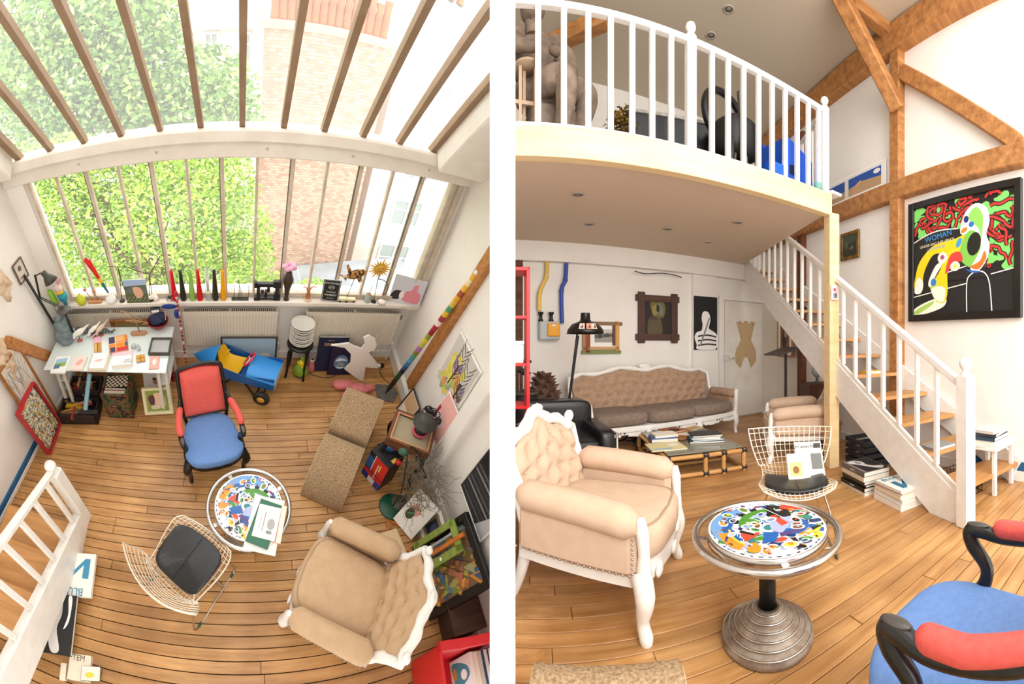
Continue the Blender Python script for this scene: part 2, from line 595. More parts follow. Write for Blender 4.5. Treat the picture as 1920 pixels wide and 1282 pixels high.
# lower casement window
W2 = struct(A, 'window_2')
ZB, ZT = 1.06, 2.47
x2 = [-1.80 + .2765 * i for i in range(14)]
IVORY = mat('cdbfac', .5, kind='plaster', col2='b9a995', scale=9)
RUST = mat('6d5f50', .6, kind='plaster', col2='54473a', scale=12)
for i, x in enumerate(x2):
    m = MB(IVORY)
    wd = .032 if i % 2 == 0 else .024
    m.box((x, YW + .05, (ZB + ZT) / 2), (wd, .05, ZT - ZB), .004)
    if i % 2 == 0 and 0 < i < 13: m.use(RUST).box((x - wd / 2 - .003, YW + .045, (ZB + ZT) / 2), (.007, .03, ZT - ZB - .04))
    m.build('glazing_bar', W2)
m = MB(IVORY)
m.box((0, YW + .05, ZT - .012), (3.66, .06, .03)); m.box((0, YW + .05, ZB + .02), (3.66, .06, .045))
m.build('window_frame', W2)
GL2 = window_glass(.05)
for i in range(13):
    m = MB(GL2); a, b_ = x2[i] + .012, x2[i + 1] - .012
    m.quad((a, YW + .05, ZB), (b_, YW + .05, ZB), (b_, YW + .05, ZT), (a, YW + .05, ZT)); m.build('pane', W2)
m = MB(IVORY); m.box((1.865, YW - .0, 1.78), (.05, .08, 1.5), .006); m.box((1.80, YW + .01, 1.78), (.04, .06, 1.5), .006); struct(A, 'trim_5', m)

# unseen rear wall and flat ceiling behind the skylight, added to cut the fill light
struct(A, 'wall_rear_added', wall_slab([(-2.5, -1.6, -.02), (2.2, -1.6, -.02), (2.2, -1.6, 4.55), (-2.5, -1.6, 4.55)], (0, 1, 0), .12, WALL), clip=-1)
m = MB(WALL); m.box((-.1, .08, 4.58), (4.9, 3.4, .1)); struct(A, 'ceiling', m, clip=-1)
for nm, f_, nn in (('wall_left_rear', xl, LN),):
    struct(A, nm, wall_slab([(f_(-1.6), -1.6, -.02), (f_(-.2), -.2, -.02), (f_(-.2), -.2, 4.55), (f_(-1.6), -1.6, 4.55)], nn, .12, WALL))
# skirting
m = MB(WHITEWOOD); m.box((-.05, YW + .138, .05), (3.95, .024, .12), .004); struct(A, 'baseboard_window', m)
def along_wall(f, y0, y1, z0, z1, th, m, nm, sgn, clip=0):
    mb = MB(m)
    mb.bar((f(y0) + sgn * th / 2, y0, (z0 + z1) / 2), (f(y1) + sgn * th / 2, y1, (z0 + z1) / 2), th, z1 - z0, bev=.003)
    return struct(A, nm, mb, clip)
along_wall(xl, -.1, YW + .15, .0, .055, .024, WHITEWOOD, 'baseboard_left', 1)
along_wall(xl, .1, 2.1, .055, .125, .02, mat('1c6ea4', .45, kind='plaster', col2='14568a', scale=6), 'trim_6', 1)
along_wall(xr, -.1, YW + .15, .0, .16, .05, WHITEWOOD, 'baseboard_right', -1, -1)
# ================================================================== outside the window end
BRICKM = mat('d2ae98', .9, kind='brick', col2='aa8470', scale=2.6, mortar='9a8474')
CREAMW = mat('ddd7cd', .8, kind='plaster', col2='d0cac0', scale=1.2)
ZINC = mat('aab2b9', .5, kind='plaster', col2='969ea6', scale=1.5)
POTM = mat('c07a52', .8, kind='plaster', col2='a8623f', scale=3)
DARKPANE = mat('8f9a98', .15)
def yplane(x, y, Y): return A.plane(x, y, (0, Y, 0), (0, 1, 0))

def house(name, label, Y, px0, px1, ptop, zb, depth, m, wins=(), roof=None):
    a, b_ = yplane(px0, ptop, Y), yplane(px1, ptop, Y)
    zt_ = (a.z + b_.z) / 2
    t = thing(A, name, label, 'building', ((a.x + b_.x) / 2, Y, zb))
    wd = b_.x - a.x
    mb = MB(m); mb.box((0, depth / 2, (zt_ - zb) / 2), (wd, depth, zt_ - zb)); mb.build('wall', t)
    for (x0, y0, x1, y1) in wins:
        p, q = yplane(x0, y0, Y), yplane(x1, y1, Y)
        cx, cz = (p.x + q.x) / 2 - (a.x + b_.x) / 2, (p.z + q.z) / 2 - zb
        w_, h_ = abs(q.x - p.x), abs(p.z - q.z)
        f = MB(WHITE)
        for s_ in (-1, 1):
            f.box((cx + s_ * w_ / 2, -.03, cz), (.09, .12, h_ + .1)); f.box((cx, -.03, cz + s_ * h_ / 2), (w_ + .1, .12, .09))
        f.box((cx, -.02, cz), (.06, .08, h_)); f.box((cx, -.02, cz + h_ * .12), (w_, .06, .05))
        fo = f.build('window', t)
        g = MB(DARKPANE); g.box((cx, -.005, cz), (w_, .03, h_)); g.build('pane', fo)
    return t, wd, zt_ - zb

t, wd, ht = house('brick_building', 'bare brick party wall building with a row of clay chimney pots', 15, 492, 742, 74, -14, 5, BRICKM)
m = MB(CREAMW); m.box((-wd / 2 - .12, .2, ht / 2), (.3, .5, ht)); m.build('drainpipe_strip', t)
m = MB(mat('c9a58c', .9)); m.box((0, .2, ht + .1), (wd + .1, .6, .22), .02); m.build('coping', t)
pot = MB(POTM, True); pot.lathe([(.15, 0), (.13, .1), (.115, .75), (.14, .82), (.14, .9), (.1, .9)], 12)
pm = pot.mesh('chimney_pot')
for i in range(15):
    o = bpy.data.objects.new('chimney_pot', pm); COL.objects.link(o); o.parent = t
    o.location = (-wd / 2 + .35 + i * (wd - .7) / 14, .25, ht + .2); s_ = .85 + .3 * ((i * 7) % 5) / 5; o.scale = (1, 1, s_)
t, wd, ht = house('white_building', 'white rendered building with casement windows right of the brick wall', 17, 735, 1010, 165, -14, 6, CREAMW,
      [(812, 152, 858, 235), (758, 316, 800, 340), (742, 372, 778, 425), (715, 455, 748, 520), (835, 395, 868, 440)])
m = MB(ZINC); m.add([(-wd / 2, -.3, ht), (wd / 2, -.3, ht), (wd / 2, 3.2, ht + 2.4), (-wd / 2, 3.2, ht + 2.4), (-wd / 2, 3.2, ht), (wd / 2, 3.2, ht)],
                    [(0, 1, 2, 3), (0, 3, 4), (1, 5, 2), (2, 5, 4, 3), (0, 4, 5, 1)]); r_ = m.build('roof', t)
m = MB(mat('bcc3c8', .5))
for i in range(9): m.bar((-wd / 2 + .5 + i * wd / 9, -.28, ht + .03), (-wd / 2 + .5 + i * wd / 9, 3.1, ht + 2.36), .05, .06)
m.build('roof_seam', r_, kind='stuff')
m = MB(ZINC); m.box((0, -.35, ht), (wd, .14, .14)); m.build('gutter', t)
for i in range(6):
    o = bpy.data.objects.new('chimney_pot', pm); COL.objects.link(o); o.parent = t; o.location = (-wd / 2 + .8 + i * .42, 2.9, ht + 2.2); o.scale = (1.1, 1.1, 1.1)
t, wd, ht = house('pale_apartment_house', 'tall pale apartment house with windows rising behind the tree', 21, 250, 490, -60, -14, 6, CREAMW,
      [(384, 62, 410, 114), (300, 62, 326, 114), (448, 62, 470, 114), (384, 160, 410, 205), (448, 160, 470, 205)])
m = MB(mat('d8d4cc', .7)); z = yplane(400, 40, 21).z + 14; m.box((0, -.15, z), (wd, .4, .5), .05); m.build('cornice', t)
t, wd, ht = house('grey_roofed_house', 'low grey-roofed house glimpsed between brick wall and pale house', 19, 470, 500, 170, -14, 5, mat('b8bcae', .8))

def leaf_cloud(mb_mats, blobs, n, size, seed, squash=.8):
    """Many small folded leaves through a set of ellipsoid clumps, as one mesh."""
    rd = random.Random(seed)
    mb = MB(mb_mats[0])
    for q in mb_mats: mb.use(q)
    tot = sum(b[1] ** 2 for b in blobs)
    for (c, r) in blobs:
        k = int(n * r * r / tot)
        for _ in range(k):
            while True:
                p = Vector((rd.uniform(-1, 1), rd.uniform(-1, 1), rd.uniform(-1, 1)))
                if .25 < p.length < 1: break
            q = Vector(c) + Vector((p.x * r, p.y * r, p.z * r * squash))
            a = Vector((rd.uniform(-1, 1), rd.uniform(-1, 1), rd.uniform(-.8, .4))).normalized()
            b = a.orthogonal().normalized(); b.rotate(Matrix.Rotation(rd.uniform(0, 6.3), 3, a))
            s_ = size * rd.uniform(.6, 1.3)
            mb.mi = rd.choices(range(len(mb_mats)), (3, 3, 2, 1)[:len(mb_mats)])[0]
            v = len(mb.v)
            mb.v.extend([tuple(q - a * s_), tuple(q + b * s_ * .45), tuple(q + a * s_), tuple(q - b * s_ * .45)])
            mb.f.append((v, v + 1, v + 2, v + 3)); mb.fm.append(mb.mi); mb.fs.append(False)
    return mb
LEAVES = [mat('b3d052', .6, name='leaf_yellow_green'), mat('92b944', .6, name='leaf_green'), mat('d6e384', .6, name='leaf_pale'), mat('6a9a42', .6, name='leaf_deep')]
LEAVES2 = [mat('93b858', .6), mat('75a04a', .6), mat('b8cf86', .6), mat('547f4a', .6)]
def tree(name, label, Y, spots, n, size, seed, lm, px_r):
    blobs = []
    for (x, y, r, dy) in spots:
        p = yplane(x, y, Y + dy)
        blobs.append((p, r))
    cx = sum(b[0].x for b in blobs) / len(blobs)
    t = thing(A, name, label, 'tree', (cx, Y, -14))
    off = Vector((-cx, -Y, 14))
    tr = MB(mat('8a7558', .9, kind='plaster', col2='6d5a42', scale=4))
    zc = max(b[0].z for b in blobs) + 13
    tr.tube([(0, 0, 0), (.1, 0, zc * .4), (-.1, .1, zc * .8), (0, .1, zc)], [.28, .24, .15, .05], 8)
    for (p, r) in blobs:
        q = p + off; tr.tube([(0, .05, max(.5, q.z - 2.2)), tuple((q + Vector((0, 0, q.z - 1.2))) / 2), tuple(q)], [.1, .06, .02], 6)
    tr.build('trunk', t)
    f = leaf_cloud(lm, [(p + off, r) for p, r in blobs], n, size, seed).build('foliage', t, kind='stuff')
    return t
tree('leafy_tree', 'bright yellow-green tree filling the lower left panes', 7.5,
     [(90, 400, 1.25, 0), (200, 430, 1.3, .5), (320, 400, 1.3, 0), (420, 430, 1.1, .4), (150, 520, 1.3, 0), (280, 520, 1.3, .4), (400, 520, 1.2, 0), (455, 480, .8, .6), (40, 340, 1.0, .6), (250, 350, 1.2, .8), (400, 350, 1., .6), (510, 545, .6, .4), (120, 330, 1.1, .6)],
     42000, .058, 5, LEAVES, 0)
tree('tall_tree', 'tall soft-green tree seen through the upper left skylight panes', 10.5,
     [(60, 60, 1.7, 0), (160, 40, 1.9, .5), (120, 150, 1.8, 0), (230, 120, 1.7, .4), (210, 220, 1.7, .3), (320, 190, 1.6, 0), (60, 220, 1.7, .4), (390, 180, 1.3, .4), (400, 235, 1.3, 0), (250, 30, 1.2, .3), (310, 240, 1.4, .4), (20, 130, 1.2, .4)],
     36000, .088, 9, LEAVES2, 0)
tree('low_bush', 'low green bush at the foot of the brick wall below the panes', 12.5, [(585, 555, .9, 0), (505, 560, .9, .3), (640, 570, .7, .2)], 5000, .07, 4, LEAVES, 0)

m = MB(mat('8f9488', .9, kind='plaster', col2='7d8474', scale=.3)); m.box((0, 16, -14.1), (60, 24, .2)); struct(A, 'ground', m)
t = thing(A, 'low_zinc_roof', 'low grey zinc roof sloping below the brick wall behind the right panes', 'roof', (yplane(660, 520, 13.8).x, 13.6, -14))  # low roof whose grey slope also shapes in the brick wall's diagonal shadow
z = yplane(660, 500, 13.8).z + 14
m = MB(CREAMW); m.box((0, 0, (z - .8) / 2), (4.6, 2.4, z - .8)); m.build('wall', t)
m = MB(ZINC); m.bar((-2.5, 0, z - .9), (2.5, 0, z - .1), 2.7, .12); m.build('roof', t)
# ================================================================== B: the sofa end
def bplane(phi, d):
    """An upright plane facing the camera: phi is the compass angle of its normal, d its distance."""
    n = Vector((sin(R(phi)), cos(R(phi)), 0))
    return n * d, n
MZ_C, MZ_N = bplane(-2, 2.75)       # front of the mezzanine
BK_C, BK_N = bplane(-8, 5.10)       # back wall
RT_C, RT_N = bplane(98.6, 3.30)     # right wall
def MZ(x, y, off=0.): return B.plane(x, y, MZ_C - MZ_N * off, MZ_N)
def BK(x, y, off=0.): return B.plane(x, y, BK_C - BK_N * off, BK_N)
def RT(x, y, off=0.): return B.plane(x, y, RT_C - RT_N * off, RT_N)
MZX = Vector((MZ_N.y, -MZ_N.x, 0)); BKX = Vector((BK_N.y, -BK_N.x, 0)); RTX = Vector((RT_N.y, -RT_N.x, 0))
def wpos(C, N, X, u, z, off=0.):
    q = C + X * u - N * off
    return Vector((q.x, q.y, z))
def meet(C1, N1, C2, N2):
    a, b, c, d = N1.x, N1.y, N2.x, N2.y
    e, f = C1.dot(N1), C2.dot(N2)
    D = a * d - b * c
    return Vector(((e * d - b * f) / D, (a * f - e * c) / D, 0))
CORN = meet(BK_C, BK_N, RT_C, RT_N)
CEIL = 2.69                          # underside of the mezzanine
TOPZ = 5.3

FLOOR_B = struct(B, 'floor')
m = MB(GAPM); m.box((2.2, 2.6, -.03), (5.2, 6.6, .02)); m.build('subfloor', FLOOR_B); cut(B, FLOOR_B.children[0], 1)
PM2 = plank_mesh(.085)
rnd = random.Random(11)
ba = R(-4)                           # the boards run nearly across the view
bx, by = Vector((cos(ba), sin(ba), 0)), Vector((-sin(ba), cos(ba), 0))
nP = 0
v = -.35
while v < 6.2:
    u = -1.2 - rnd.uniform(0, 1.5)
    while u < 4.6:
        ln = rnd.uniform(1.3, 2.6)
        a, b_ = max(u, -.9), min(u + ln, 4.6)
        u += ln
        # keep what lies on this side of the partition and inside the walls
        def inside(t):
            p = bx * t + by * v
            return p.x - .003 * p.y > 0 and p.dot(RT_N) < RT_C.dot(RT_N) + .05 and p.dot(BK_N) < BK_C.dot(BK_N) + .05
        st = [a + (b_ - a) * i / 160 for i in range(161)]
        ok = [t for t in st if inside(t)]
        if len(ok) < 3: continue
        a, b_ = ok[0], ok[-1]
        o = bpy.data.objects.new('plank', PM2); COL.objects.link(o); o.parent = FLOOR_B
        p = bx * a + by * v
        o.location = (p.x, p.y, rnd.uniform(-.001, .0008)); o.rotation_euler = (0, 0, ba); o.scale = (b_ - a - .003, 1, 1)
        nP += 1
    v += .085
print('planks B', nP)

def slab_poly(pts, z0, z1, m):
    mb = MB(m); mb.prism([(p[0], p[1]) for p in pts], z0, z1); return mb
L0 = wpos(BK_C, BK_N, BKX, -2.4, 0)
def thick_wall(p, q, n, z0, z1, th, m):
    p, q = Vector(p), Vector(q)
    return slab_poly([p, q, q + n * th, p + n * th], z0, z1, m)
struct(B, 'wall_back', thick_wall(L0, CORN, BK_N, -.02, TOPZ, .15, WALL), clip=1)
RF = RT_C - RTX * -2.6
RB = CORN
far = RT_C + RTX * 3.2
struct(B, 'wall_right', thick_wall(RT_C + RTX * 3.2, CORN + RTX * -.1, RT_N, -.02, TOPZ, .15, WALL))
# upper ceiling over the mezzanine, greyer and lower towards the back
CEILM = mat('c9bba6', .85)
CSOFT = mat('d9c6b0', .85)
# flat plaster ceiling high over the mezzanine
a0, a1 = MZ_C + MZX * -1.2 - MZ_N * 1.3, meet(MZ_C - MZ_N * 1.3, MZ_N, RT_C, RT_N)
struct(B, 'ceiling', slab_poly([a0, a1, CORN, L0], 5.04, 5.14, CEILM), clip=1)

# mezzanine deck: plaster underside, pine edge beam, pine post
POST = Vector((2.93, 2.79, 0))
STA = R(15.5)                                    # the stairs climb in this compass direction
SU = Vector((sin(STA), cos(STA), 0)); SN = Vector((cos(STA), -sin(STA), 0))
NEW = Vector((2.50, 1.12, 0))
def ST(x, y, off=0.): return B.plane(x, y, NEW - SN * off, SN)
d0 = meet(MZ_C, MZ_N, Vector((-.05, 0, 0)), Vector((1, .01, 0)))
d1 = POST + Vector((-.05, .02, 0))
d2 = BK(1390, 488)
struct(B, 'ceiling_mezzanine', slab_poly([d0, d1, Vector((d2.x, d2.y, 0)), L0], CEIL, CEIL + .10, CSOFT), clip=1)
m = MB(mat('4a3a2c', .6)); m.prism([(q.x, q.y) for q in (d0, d1, Vector((d2.x, d2.y, 0)), L0)], CEIL + .10, CEIL + .2); struct(B, 'floor_mezzanine', m, clip=1)
m = MB(PINE); e0 = d0 + MZX * -.1
m.bar(e0 + Vector((0, 0, 2.775)), POST + Vector((-.04, .0, 2.775)), .09, .225, bev=.004); struct(B, 'trim_10', m, clip=1)
m = MB(PINE); m.box((0, 0, 1.345), (.115, .115, 2.69), .004); o = struct(B, 'trim_11', m)
o.matrix_world = B.M @ Matrix.Translation(POST) @ Matrix.Rotation(R(-14), 4, 'Z')
m = MB(WHITEWOOD); m.box((0, 0, 2.9), (.15, .15, .03), .004); o = struct(B, 'trim_12', m)
o.matrix_world = B.M @ Matrix.Translation(POST) @ Matrix.Rotation(R(2), 4, 'Z')
# boxed soffit and chimney breast on the back wall
m = MB(WALL); f = BK_C - BK_N * .0
m.bar(wpos(BK_C, BK_N, BKX, -2, 2.56, .06), wpos(BK_C, BK_N, BKX, (d2 - BK_C).dot(BKX) + .05, 2.56, .06), .12, .27); struct(B, 'trim_13', m, clip=1)
def wallbox(C, N, X, p, q, z0, z1, th, m, bev=0., off=0.):
    """A box standing th proud of an upright wall between two points on it."""
    u0, u1 = (p - C).dot(X), (q - C).dot(X)
    mb = MB(m)
    mb.frame(C, X, -N, (0, 0, 1))
    mb.T = Matrix.Translation(C) @ Matrix(((X.x, -N.x, 0, 0), (X.y, -N.y, 0, 0), (0, 0, 1, 0), (0, 0, 0, 1)))
    mb.box(((u0 + u1) / 2, th / 2 + off, (z0 + z1) / 2), (abs(u1 - u0), th, z1 - z0), bev)
    return mb
struct(B, 'trim_14', wallbox(BK_C, BK_N, BKX, BK(1296, 600), BK(1340, 600), 0, 2.43, .05, WALL))
m = MB(mat('5a3a26', .7, kind='plaster', col2='3c2618', scale=8)); 
struct(B, 'trim_15', wallbox(BK_C, BK_N, BKX, BK(960, 500), BK(978, 500), 0, 2.7, .1, mat('6b4630', .8, kind='wood', col2='4a2d1c', scale=2)), clip=1)
struct(B, 'baseboard_back', wallbox(BK_C, BK_N, BKX, L0, BK(1352, 700), 0, .11, .02, WHITEWOOD, .003), clip=1)

# door
DR = struct(B, 'door_1')
q0, q1 = BK(1357, 700), BK(1434, 700)
DOORM = mat('efe9df', .5, kind='plaster', col2='e8e1d5', scale=5)
wallbox(BK_C, BK_N, BKX, q0, q1, .02, 2.04, .03, DOORM, .004).build('door_leaf', DR)
fr = wallbox(BK_C, BK_N, BKX, BK(1346, 700), BK(1355, 700), 0, 2.1, .045, WALL, .004)
fr.box(((q0 - BK_C).dot(BKX) + .38, .022, 2.09), (1.0, .045, .07), .004)
fr.box(((q1 - BK_C).dot(BKX) + .05, .022, 1.05), (.07, .045, 2.1), .004)
fr.build('door_frame', DR)
lk = wallbox(BK_C, BK_N, BKX, BK(1352, 700), BK(1365, 700), 1.0, 1.1, .06, mat('dedad2', .3), .006); lk.build('lock', DR)
hd = MB(CHROME); hd.T = lk.T.copy(); u = (q0 - BK_C).dot(BKX)
hd.tube([(u + .06, .03, 1.05), (u + .06, .09, 1.05), (u + .16, .09, 1.05)], .009); hd.build('door_handle', DR)
hg = MB(GREY); hg.T = lk.T.copy(); u1 = (q1 - BK_C).dot(BKX)
for z in (.3, 1.1, 1.85): hg.cyl((u1 + .02, .04, z), .012, .12, 8)
hg.build('hinge', DR)

# old timbers of the right wall
def rtbar(p, q, w_, th, nm, m=TIMBER, off=0.):
    mb = MB(m)
    mb.bar(p - RT_N * (th / 2 - .02 + off), q - RT_N * (th / 2 - .02 + off), w_, th, up=RT_N, bev=.012)
    return struct(B, nm, mb)
def rz_(q, z): return Vector((q.x, q.y, z))
ra, rb = RT_C + RTX * 3.0, CORN
zl0, zl1 = 2.985, 3.20
rtbar(rz_(ra, 4.86), rz_(rb, 4.86), .32, .16, 'trim_16')
rtbar(rz_(ra, (zl0 + zl1) / 2), rz_(rb, (zl0 + zl1) / 2), zl1 - zl0, .13, 'trim_17')
p = RT(1687, 600); rtbar(rz_(p, 0), rz_(p, 4.75), .15, .12, 'trim_18')
rtbar(RT(1697, 140), RT(1912, 272), .16, .12, 'trim_19')
p = RT(1507, 600); rtbar(rz_(p, 0), rz_(p, 4.6), .14, .1, 'trim_20', mat('7d4424', .6, kind='wood', col2='5a2e16', scale=1.6))
m = MB(TIMBER); q = RT(1684, 205, .1); t_ = B.at(1572, -14, 5.0); m.bar(q, t_, .15, .15, up=(1, 0, 0), bev=.015); struct(B, 'trim_21', m)
m = MB(TIMBER); m.bar(B.at(1596, 6, 4.98), B.at(1682, 74, 4.98), .13, .13, bev=.012); struct(B, 'trim_22', m)
m = MB(TIMBER); m.bar(B.at(1020, 92, 4.72), B.at(1137, 36, 4.86), .16, .16, bev=.01); struct(B, 'trim_23', m)
# ================================================================== furniture seen from both ends
def lerp(a, b, t): return a + (b - a) * t
def catmull(P, n=6):
    P = [Vector(p) for p in P]
    out = []
    for i in range(len(P) - 1):
        a, b, c, d = P[max(i - 1, 0)], P[i], P[i + 1], P[min(i + 2, len(P) - 1)]
        for k in range(n):
            t = k / n
            out.append(.5 * ((2 * b) + (c - a) * t + (2 * a - 5 * b + 4 * c - d) * t * t + (3 * b - a - 3 * c + d) * t ** 3))
    out.append(P[-1])
    return out
def radii(rs, n):
    m = len(rs) - 1
    return [lerp(rs[min(int(i * m / (n - 1)), m - 1)], rs[min(int(i * m / (n - 1)), m - 1) + 1], i * m / (n - 1) - min(int(i * m / (n - 1)), m - 1)) for i in range(n)]
def curved(mb, pts, rs, n=6, seg=10):
    P = catmull(pts, n)
    return mb.tube(P, radii(rs, len(P)) if isinstance(rs, (list, tuple)) else rs, seg)

NAIL = mat('b9b2a8', .3, 1.)
def tuft_back(m, width, z0, top, y_of, cols, rows, mt, name, parent, bulge=.05):
    """A deep-buttoned back: front skin with dimples, plain skin behind."""
    btn = []
    for j in range(rows):
        for i in range(cols - (j % 2)):
            btn.append(((i + .5 + .5 * (j % 2)) / cols, (j + .7) / (rows + .4)))
    def f(u, v):
        x = (u - .5) * width * (1 + .08 * v)
        h = top(u)
        z = z0 + v * h
        e = min(u, 1 - u, v * .8, (1 - v) * .8)
        d = bulge * min(1, e / .12) ** .5
        for (bu, bv) in btn:
            du, dv = (u - bu) * cols, (v - bv) * (rows + .4)
            q = du * du + dv * dv
            d -= .034 * math_exp(-q * 7)
            # pleats run between neighbouring buttons
            d -= .007 * math_exp(-abs(abs(du) - abs(dv)) * 9) * math_exp(-q * 1.1)
        return (x, y_of(z) - d, z)
    mb = MB(mt, True)
    mb.grid(f, cols * 9 + 1, rows * 9 + 1)
    mb.grid(lambda u, v: ((.5 - u) * width * (1 + .08 * v), y_of(z0 + v * top(1 - u)) + .035, z0 + v * top(1 - u)), 9, 5)
    o = mb.build(name, parent)
    b = MB(mt, True)
    for (bu, bv) in btn:
        p = f(bu, bv); b.ball((p[0], p[1] - .004, p[2]), (.011, .007, .011), 8)
    b.build('button', o, kind='stuff')
    return f
from math import exp as math_exp

def bergere(P, label, loc, rz, sc, fab, seatfab=None, group=None, rake=.56):
    t = thing(P, 'upholstered_armchair', label, 'armchair', loc, rz, group, sc)
    wht = WHITEWOOD
    # seat cushion with a bowed front
    m = MB(seatfab or fab, True)
    def cush(u, v):
        a = 2 * pi * u; b = -pi / 2 + pi * v
        sg = lambda q, p: abs(q) ** p * (1 if q >= 0 else -1)
        x = .285 * sg(cos(a), .35) * sg(cos(b), .45); yy = .30 * sg(sin(a), .4) * sg(cos(b), .45)
        yy -= .05 * (1 - (x / .285) ** 2) * (1 if yy < 0 else 0)
        return (x * (1 - .07 * (yy / .3)), yy - .03, .365 + .085 * sg(sin(b), .5) + .02 * (1 - (x / .28) ** 2) * (1 if b > 0 else 0))
    m.grid(cush, 40, 15, True)
    o = m.build('seat_cushion', t)
    pp = MB(mat('a98f72', .9), True)
    pp.tube([cush(u / 40, .72) for u in range(20, 41)], .006, 6); pp.build('piping', o)
    # carved seat rail
    rail = [(-.33, -.30), (-.2, -.345), (0, -.37), (.2, -.345), (.33, -.30), (.33, .28), (-.33, .28)]
    m = MB(wht); m.prism(rail, .225, .30); m.use(wht, True)
    for q in ((-.2, -.35), (0, -.375), (.2, -.35)): m.ball((q[0], q[1], .245), (.05, .014, .03), 10)
    m.build('seat_rail', t)
    for s_ in (-1, 1):
        m = MB(wht, True)
        curved(m, [(s_ * .325, -.30, .30), (s_ * .345, -.325, .2), (s_ * .325, -.31, .09), (s_ * .33, -.325, .025), (s_ * .33, -.325, 0)], [.045, .042, .026, .03, .024])
        m.build('leg', t)
        m = MB(wht, True)
        curved(m, [(s_ * .28, .27, .26), (s_ * .285, .30, .12), (s_ * .29, .34, 0)], [.034, .026, .02]); m.build('leg', t)
        # upholstered arm: padded roll over a panel
        m = MB(fab, True)
        def roll(u, v):
            a = 2 * pi * u
            yy = lerp(-.295, .27, v)
            cx, cz = s_ * lerp(.345, .335, v), lerp(.505, .54, v) + .012 * sin(pi * v)
            k = min(1, min(v, 1 - v) / .06) ** .4 if 0 < v < 1 else .55
            return (cx + .078 * cos(a) * k, yy, cz + .07 * sin(a) * k)
        m.grid(roll, 18, 14, True)
        m.add([roll(u / 18, 0) for u in range(18)], [tuple(range(18))]); m.add([roll(u / 18, 1) for u in range(18)], [tuple(range(18))[::-1]])
        m.box((s_ * .335, -.01, .39), (.085, .56, .22), .03)
        m.build('arm', t)
        m = MB(wht, True)
        curved(m, [(s_ * .335, -.315, .24), (s_ * .34, -.318, .38), (s_ * .345, -.312, .47), (s_ * .348, -.305, .53)], [.04, .024, .028, .018])
        m.build('arm_post', t)
        n_ = MB(NAIL, True)
        for k in range(20): n_.ball((s_ * .381, -.27 + k * .028, .305), .006, 6)
        for k in range(8): n_.ball((s_ * .379, -.283, .315 + k * .02), .006, 6)
        n_.build('nailhead', t, kind='stuff')
    top = lambda u: .37 + .055 * cos((u - .5) * 2 * pi) + .014 * cos((u - .5) * 6 * pi)
    yof = lambda z: .235 + (z - .40) * rake
    tuft_back(None, .60, .40, top, yof, 5, 4, fab, 'backrest', t)
    m = MB(wht, True)
    pts = []
    for i in range(8): pts.append((-.315 * (1 + .08 * i / 8) - .012 * sin(i * .8), 0, .36 + i / 8 * top(0)))
    for i in range(25): u = i / 24; pts.append(((u - .5) * .655 * 1.07, 0, .40 + top(u) + .025 + .006 * sin(u * 6 * pi)))
    for i in range(8)[::-1]: pts.append((.315 * (1 + .08 * i / 8) + .012 * sin(i * .8), 0, .36 + i / 8 * top(0)))
    P_ = [Vector((x, yof(z) + .005, z)) for x, _, z in pts]
    m.tube(P_, [.033 + .004 * sin(i * 1.7) for i in range(len(P_))], 10)
    m.ball((0, yof(.88) - .012, .885), (.06, .02, .028), 12, lump=.12)
    for s_ in (-1, 1): m.ball((s_ * .328, yof(.75), .79), (.034, .03, .038), 10, lump=.1)
    m.build('back_frame', t)
    return t

